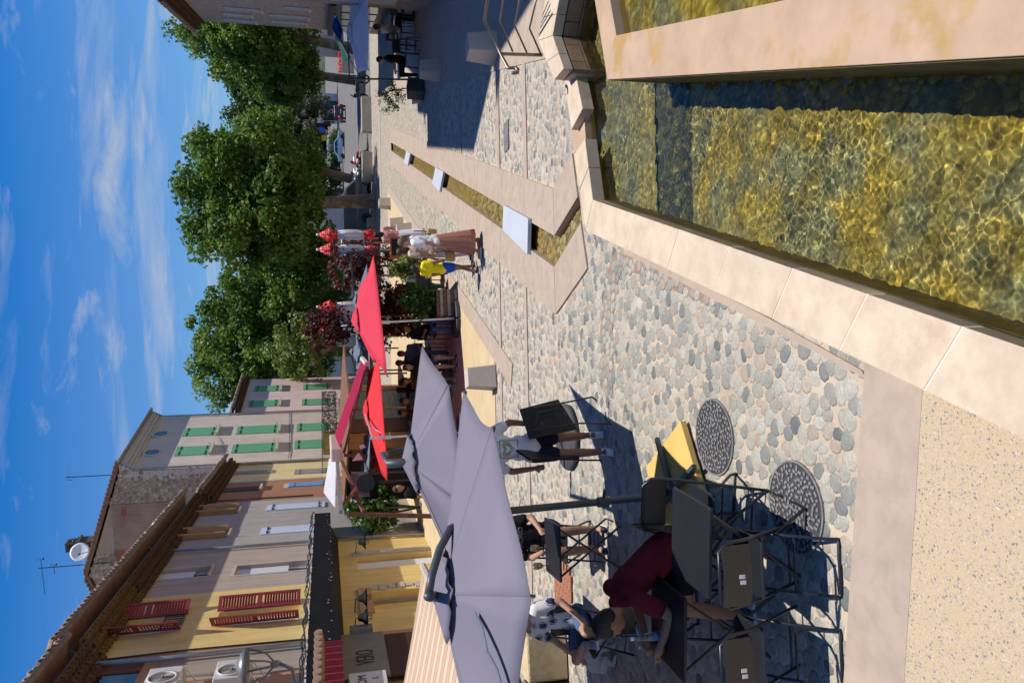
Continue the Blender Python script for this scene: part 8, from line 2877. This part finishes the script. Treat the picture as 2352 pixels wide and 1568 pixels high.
q_ = spot(560, 78)
car('white car parked behind the folded red parasols', (q_[0] - 2, q_[1], 0), 0.1, m_p_white, SEDAN, [[(.95, .97), (1.42, 1.32), (2.55, 1.34), (3.05, .97)]], wheels=((.8, .31), (3.35, .31)))
q_ = spot(660, 76)
car('pale car parked before the ochre building, behind the pink canopy', (q_[0] - 2, q_[1], 0), 0.1, m_p_silver, HATCH, [[(.45, 1.02), (.55, 1.36), (1.7, 1.4), (2.35, 1.04)]], wheels=((.7, .31), (3.0, .31)))


def motorbike(label, x, y, rz, paint, scooter=False):
    t = thing('motorcycle', label, 'motorcycle', (x, y, 0), rz, 'parked motorcycles')
    for (wx, nm) in ((-.65, 'rear_wheel'), (.68, 'front_wheel')):
        a = MB(); a.tube([(.28 * math.cos(k), 0, .28 * math.sin(k)) for k in np.linspace(0, 2 * PI, 19)[:-1]], .055, 6, closed=True); a.tube([(-.24, 0, 0), (.24, 0, 0)], .015, 4); a.tube([(0, 0, -.24), (0, 0, .24)], .015, 4); a.tube([(0, -.07, 0), (0, .07, 0)], .05, 8); o = a.build('wheel', m_tyre, t); o.location = (wx, 0, .33)
    a = MB(); a.ball((.1, 0, .78), (.3, .15, .14), 12, 8); a.ball((.5, 0, .85), (.16, .16, .22), 12, 8); a.ball((-.6, 0, .82), (.28, .12, .09), 12, 8); solid(a, 'fairing', paint, t, .03, 2)
    a = MB(); a.ball((-.3, 0, .84), (.34, .13, .07), 12, 8); a.build('saddle', m_blackpl, t, smooth=True)
    a = MB(); a.box((0, 0, .48), (.5, .26, .34)); a.tube([(-.65, .1, .33), (0, .1, .45)], .04, 6); a.tube([(-.75, .13, .4), (.1, .13, .3)], .045, 7); a.build('engine', m_castiron, t)
    a = MB(); a.tube([(.68, .07, .33), (.5, .07, 1.0)], .025, 6); a.tube([(.68, -.07, .33), (.5, -.07, 1.0)], .025, 6); a.tube([(.36, -.34, 1.05), (.48, 0, 1.02), (.36, .34, 1.05)], .018, 6); a.build('front_fork', m_rim, t)
    a = MB(); a.extrude([(.58, -.12, 1.0), (.58, .12, 1.0), (.44, .09, 1.25), (.44, -.09, 1.25)], (.01, 0, 0)); a.build('windscreen', m_glass, t)
    return t


m_p_red = mat('red_bike_paint', (0.45, 0.02, 0.02), rough=0.3, bump=0)
for (py, Y, rz, mm, lab) in ((362, 52.5, 1.9, m_p_red, 'red motorcycle parked behind the pale concrete block'), (384, 52.8, 2.1, m_p_white, 'white motorcycle parked behind the pale concrete block'), (405, 52.4, 1.7, m_p_white, 'white and black scooter at the left end of the motorcycle row'),
                            (425, 53, 2.0, m_p_black, 'black motorcycle next to the forked plane'), (200, 51.5, 2.4, m_p_black, 'black motorcycle in tree shade on the right')):
    q_ = spot(py, Y); motorbike(lab, q_[0], q_[1], rz, mm)
# road signs at the far end
for (py, Y, z, col, lab) in ((300, 132, 3.0, (0.05, 0.12, 0.5), 'blue parking sign on a post above the white van'), (318, 130, 2.6, (0.75, 0.5, 0.02), 'yellow sign on a post beside the round bush'), (278, 138, 3.3, (0.7, 0.75, 0.8), 'pale sign on a post beside the white shed')):
    q_ = spot(py, Y)
    t = thing('road_sign', lab, 'road sign', (q_[0], q_[1], 0))
    a = MB(); a.tube([(0, 0, 0), (0, 0, z)], .05, 6); a.build('post', m_rim, t)
    a = MB(); a.bx(-.45, .45, -.08, -.05, z - .5, z + .4); a.build('sign_plate', mat('sign_enamel', col, rough=0.5, bump=0), t)
# red flowers in boxes by the far pink house
q_ = spot(130, 75)
t = thing('flower_box', 'box of red geraniums under the right-hand plane trees', 'flower box', (q_[0], q_[1], 1.0))
a = MB(); a.bx(-1.4, 1.4, -.25, .25, -1.0, .1); a.build('planter_box', m_conc, t)
stuff(leaves('blossom', [(x, 0, .25, .3) for x in np.linspace(-1.3, 1.3, 9)], 40, .13, mat('red_petals', (0.75, 0.02, 0.02), bump=0), 77, t))
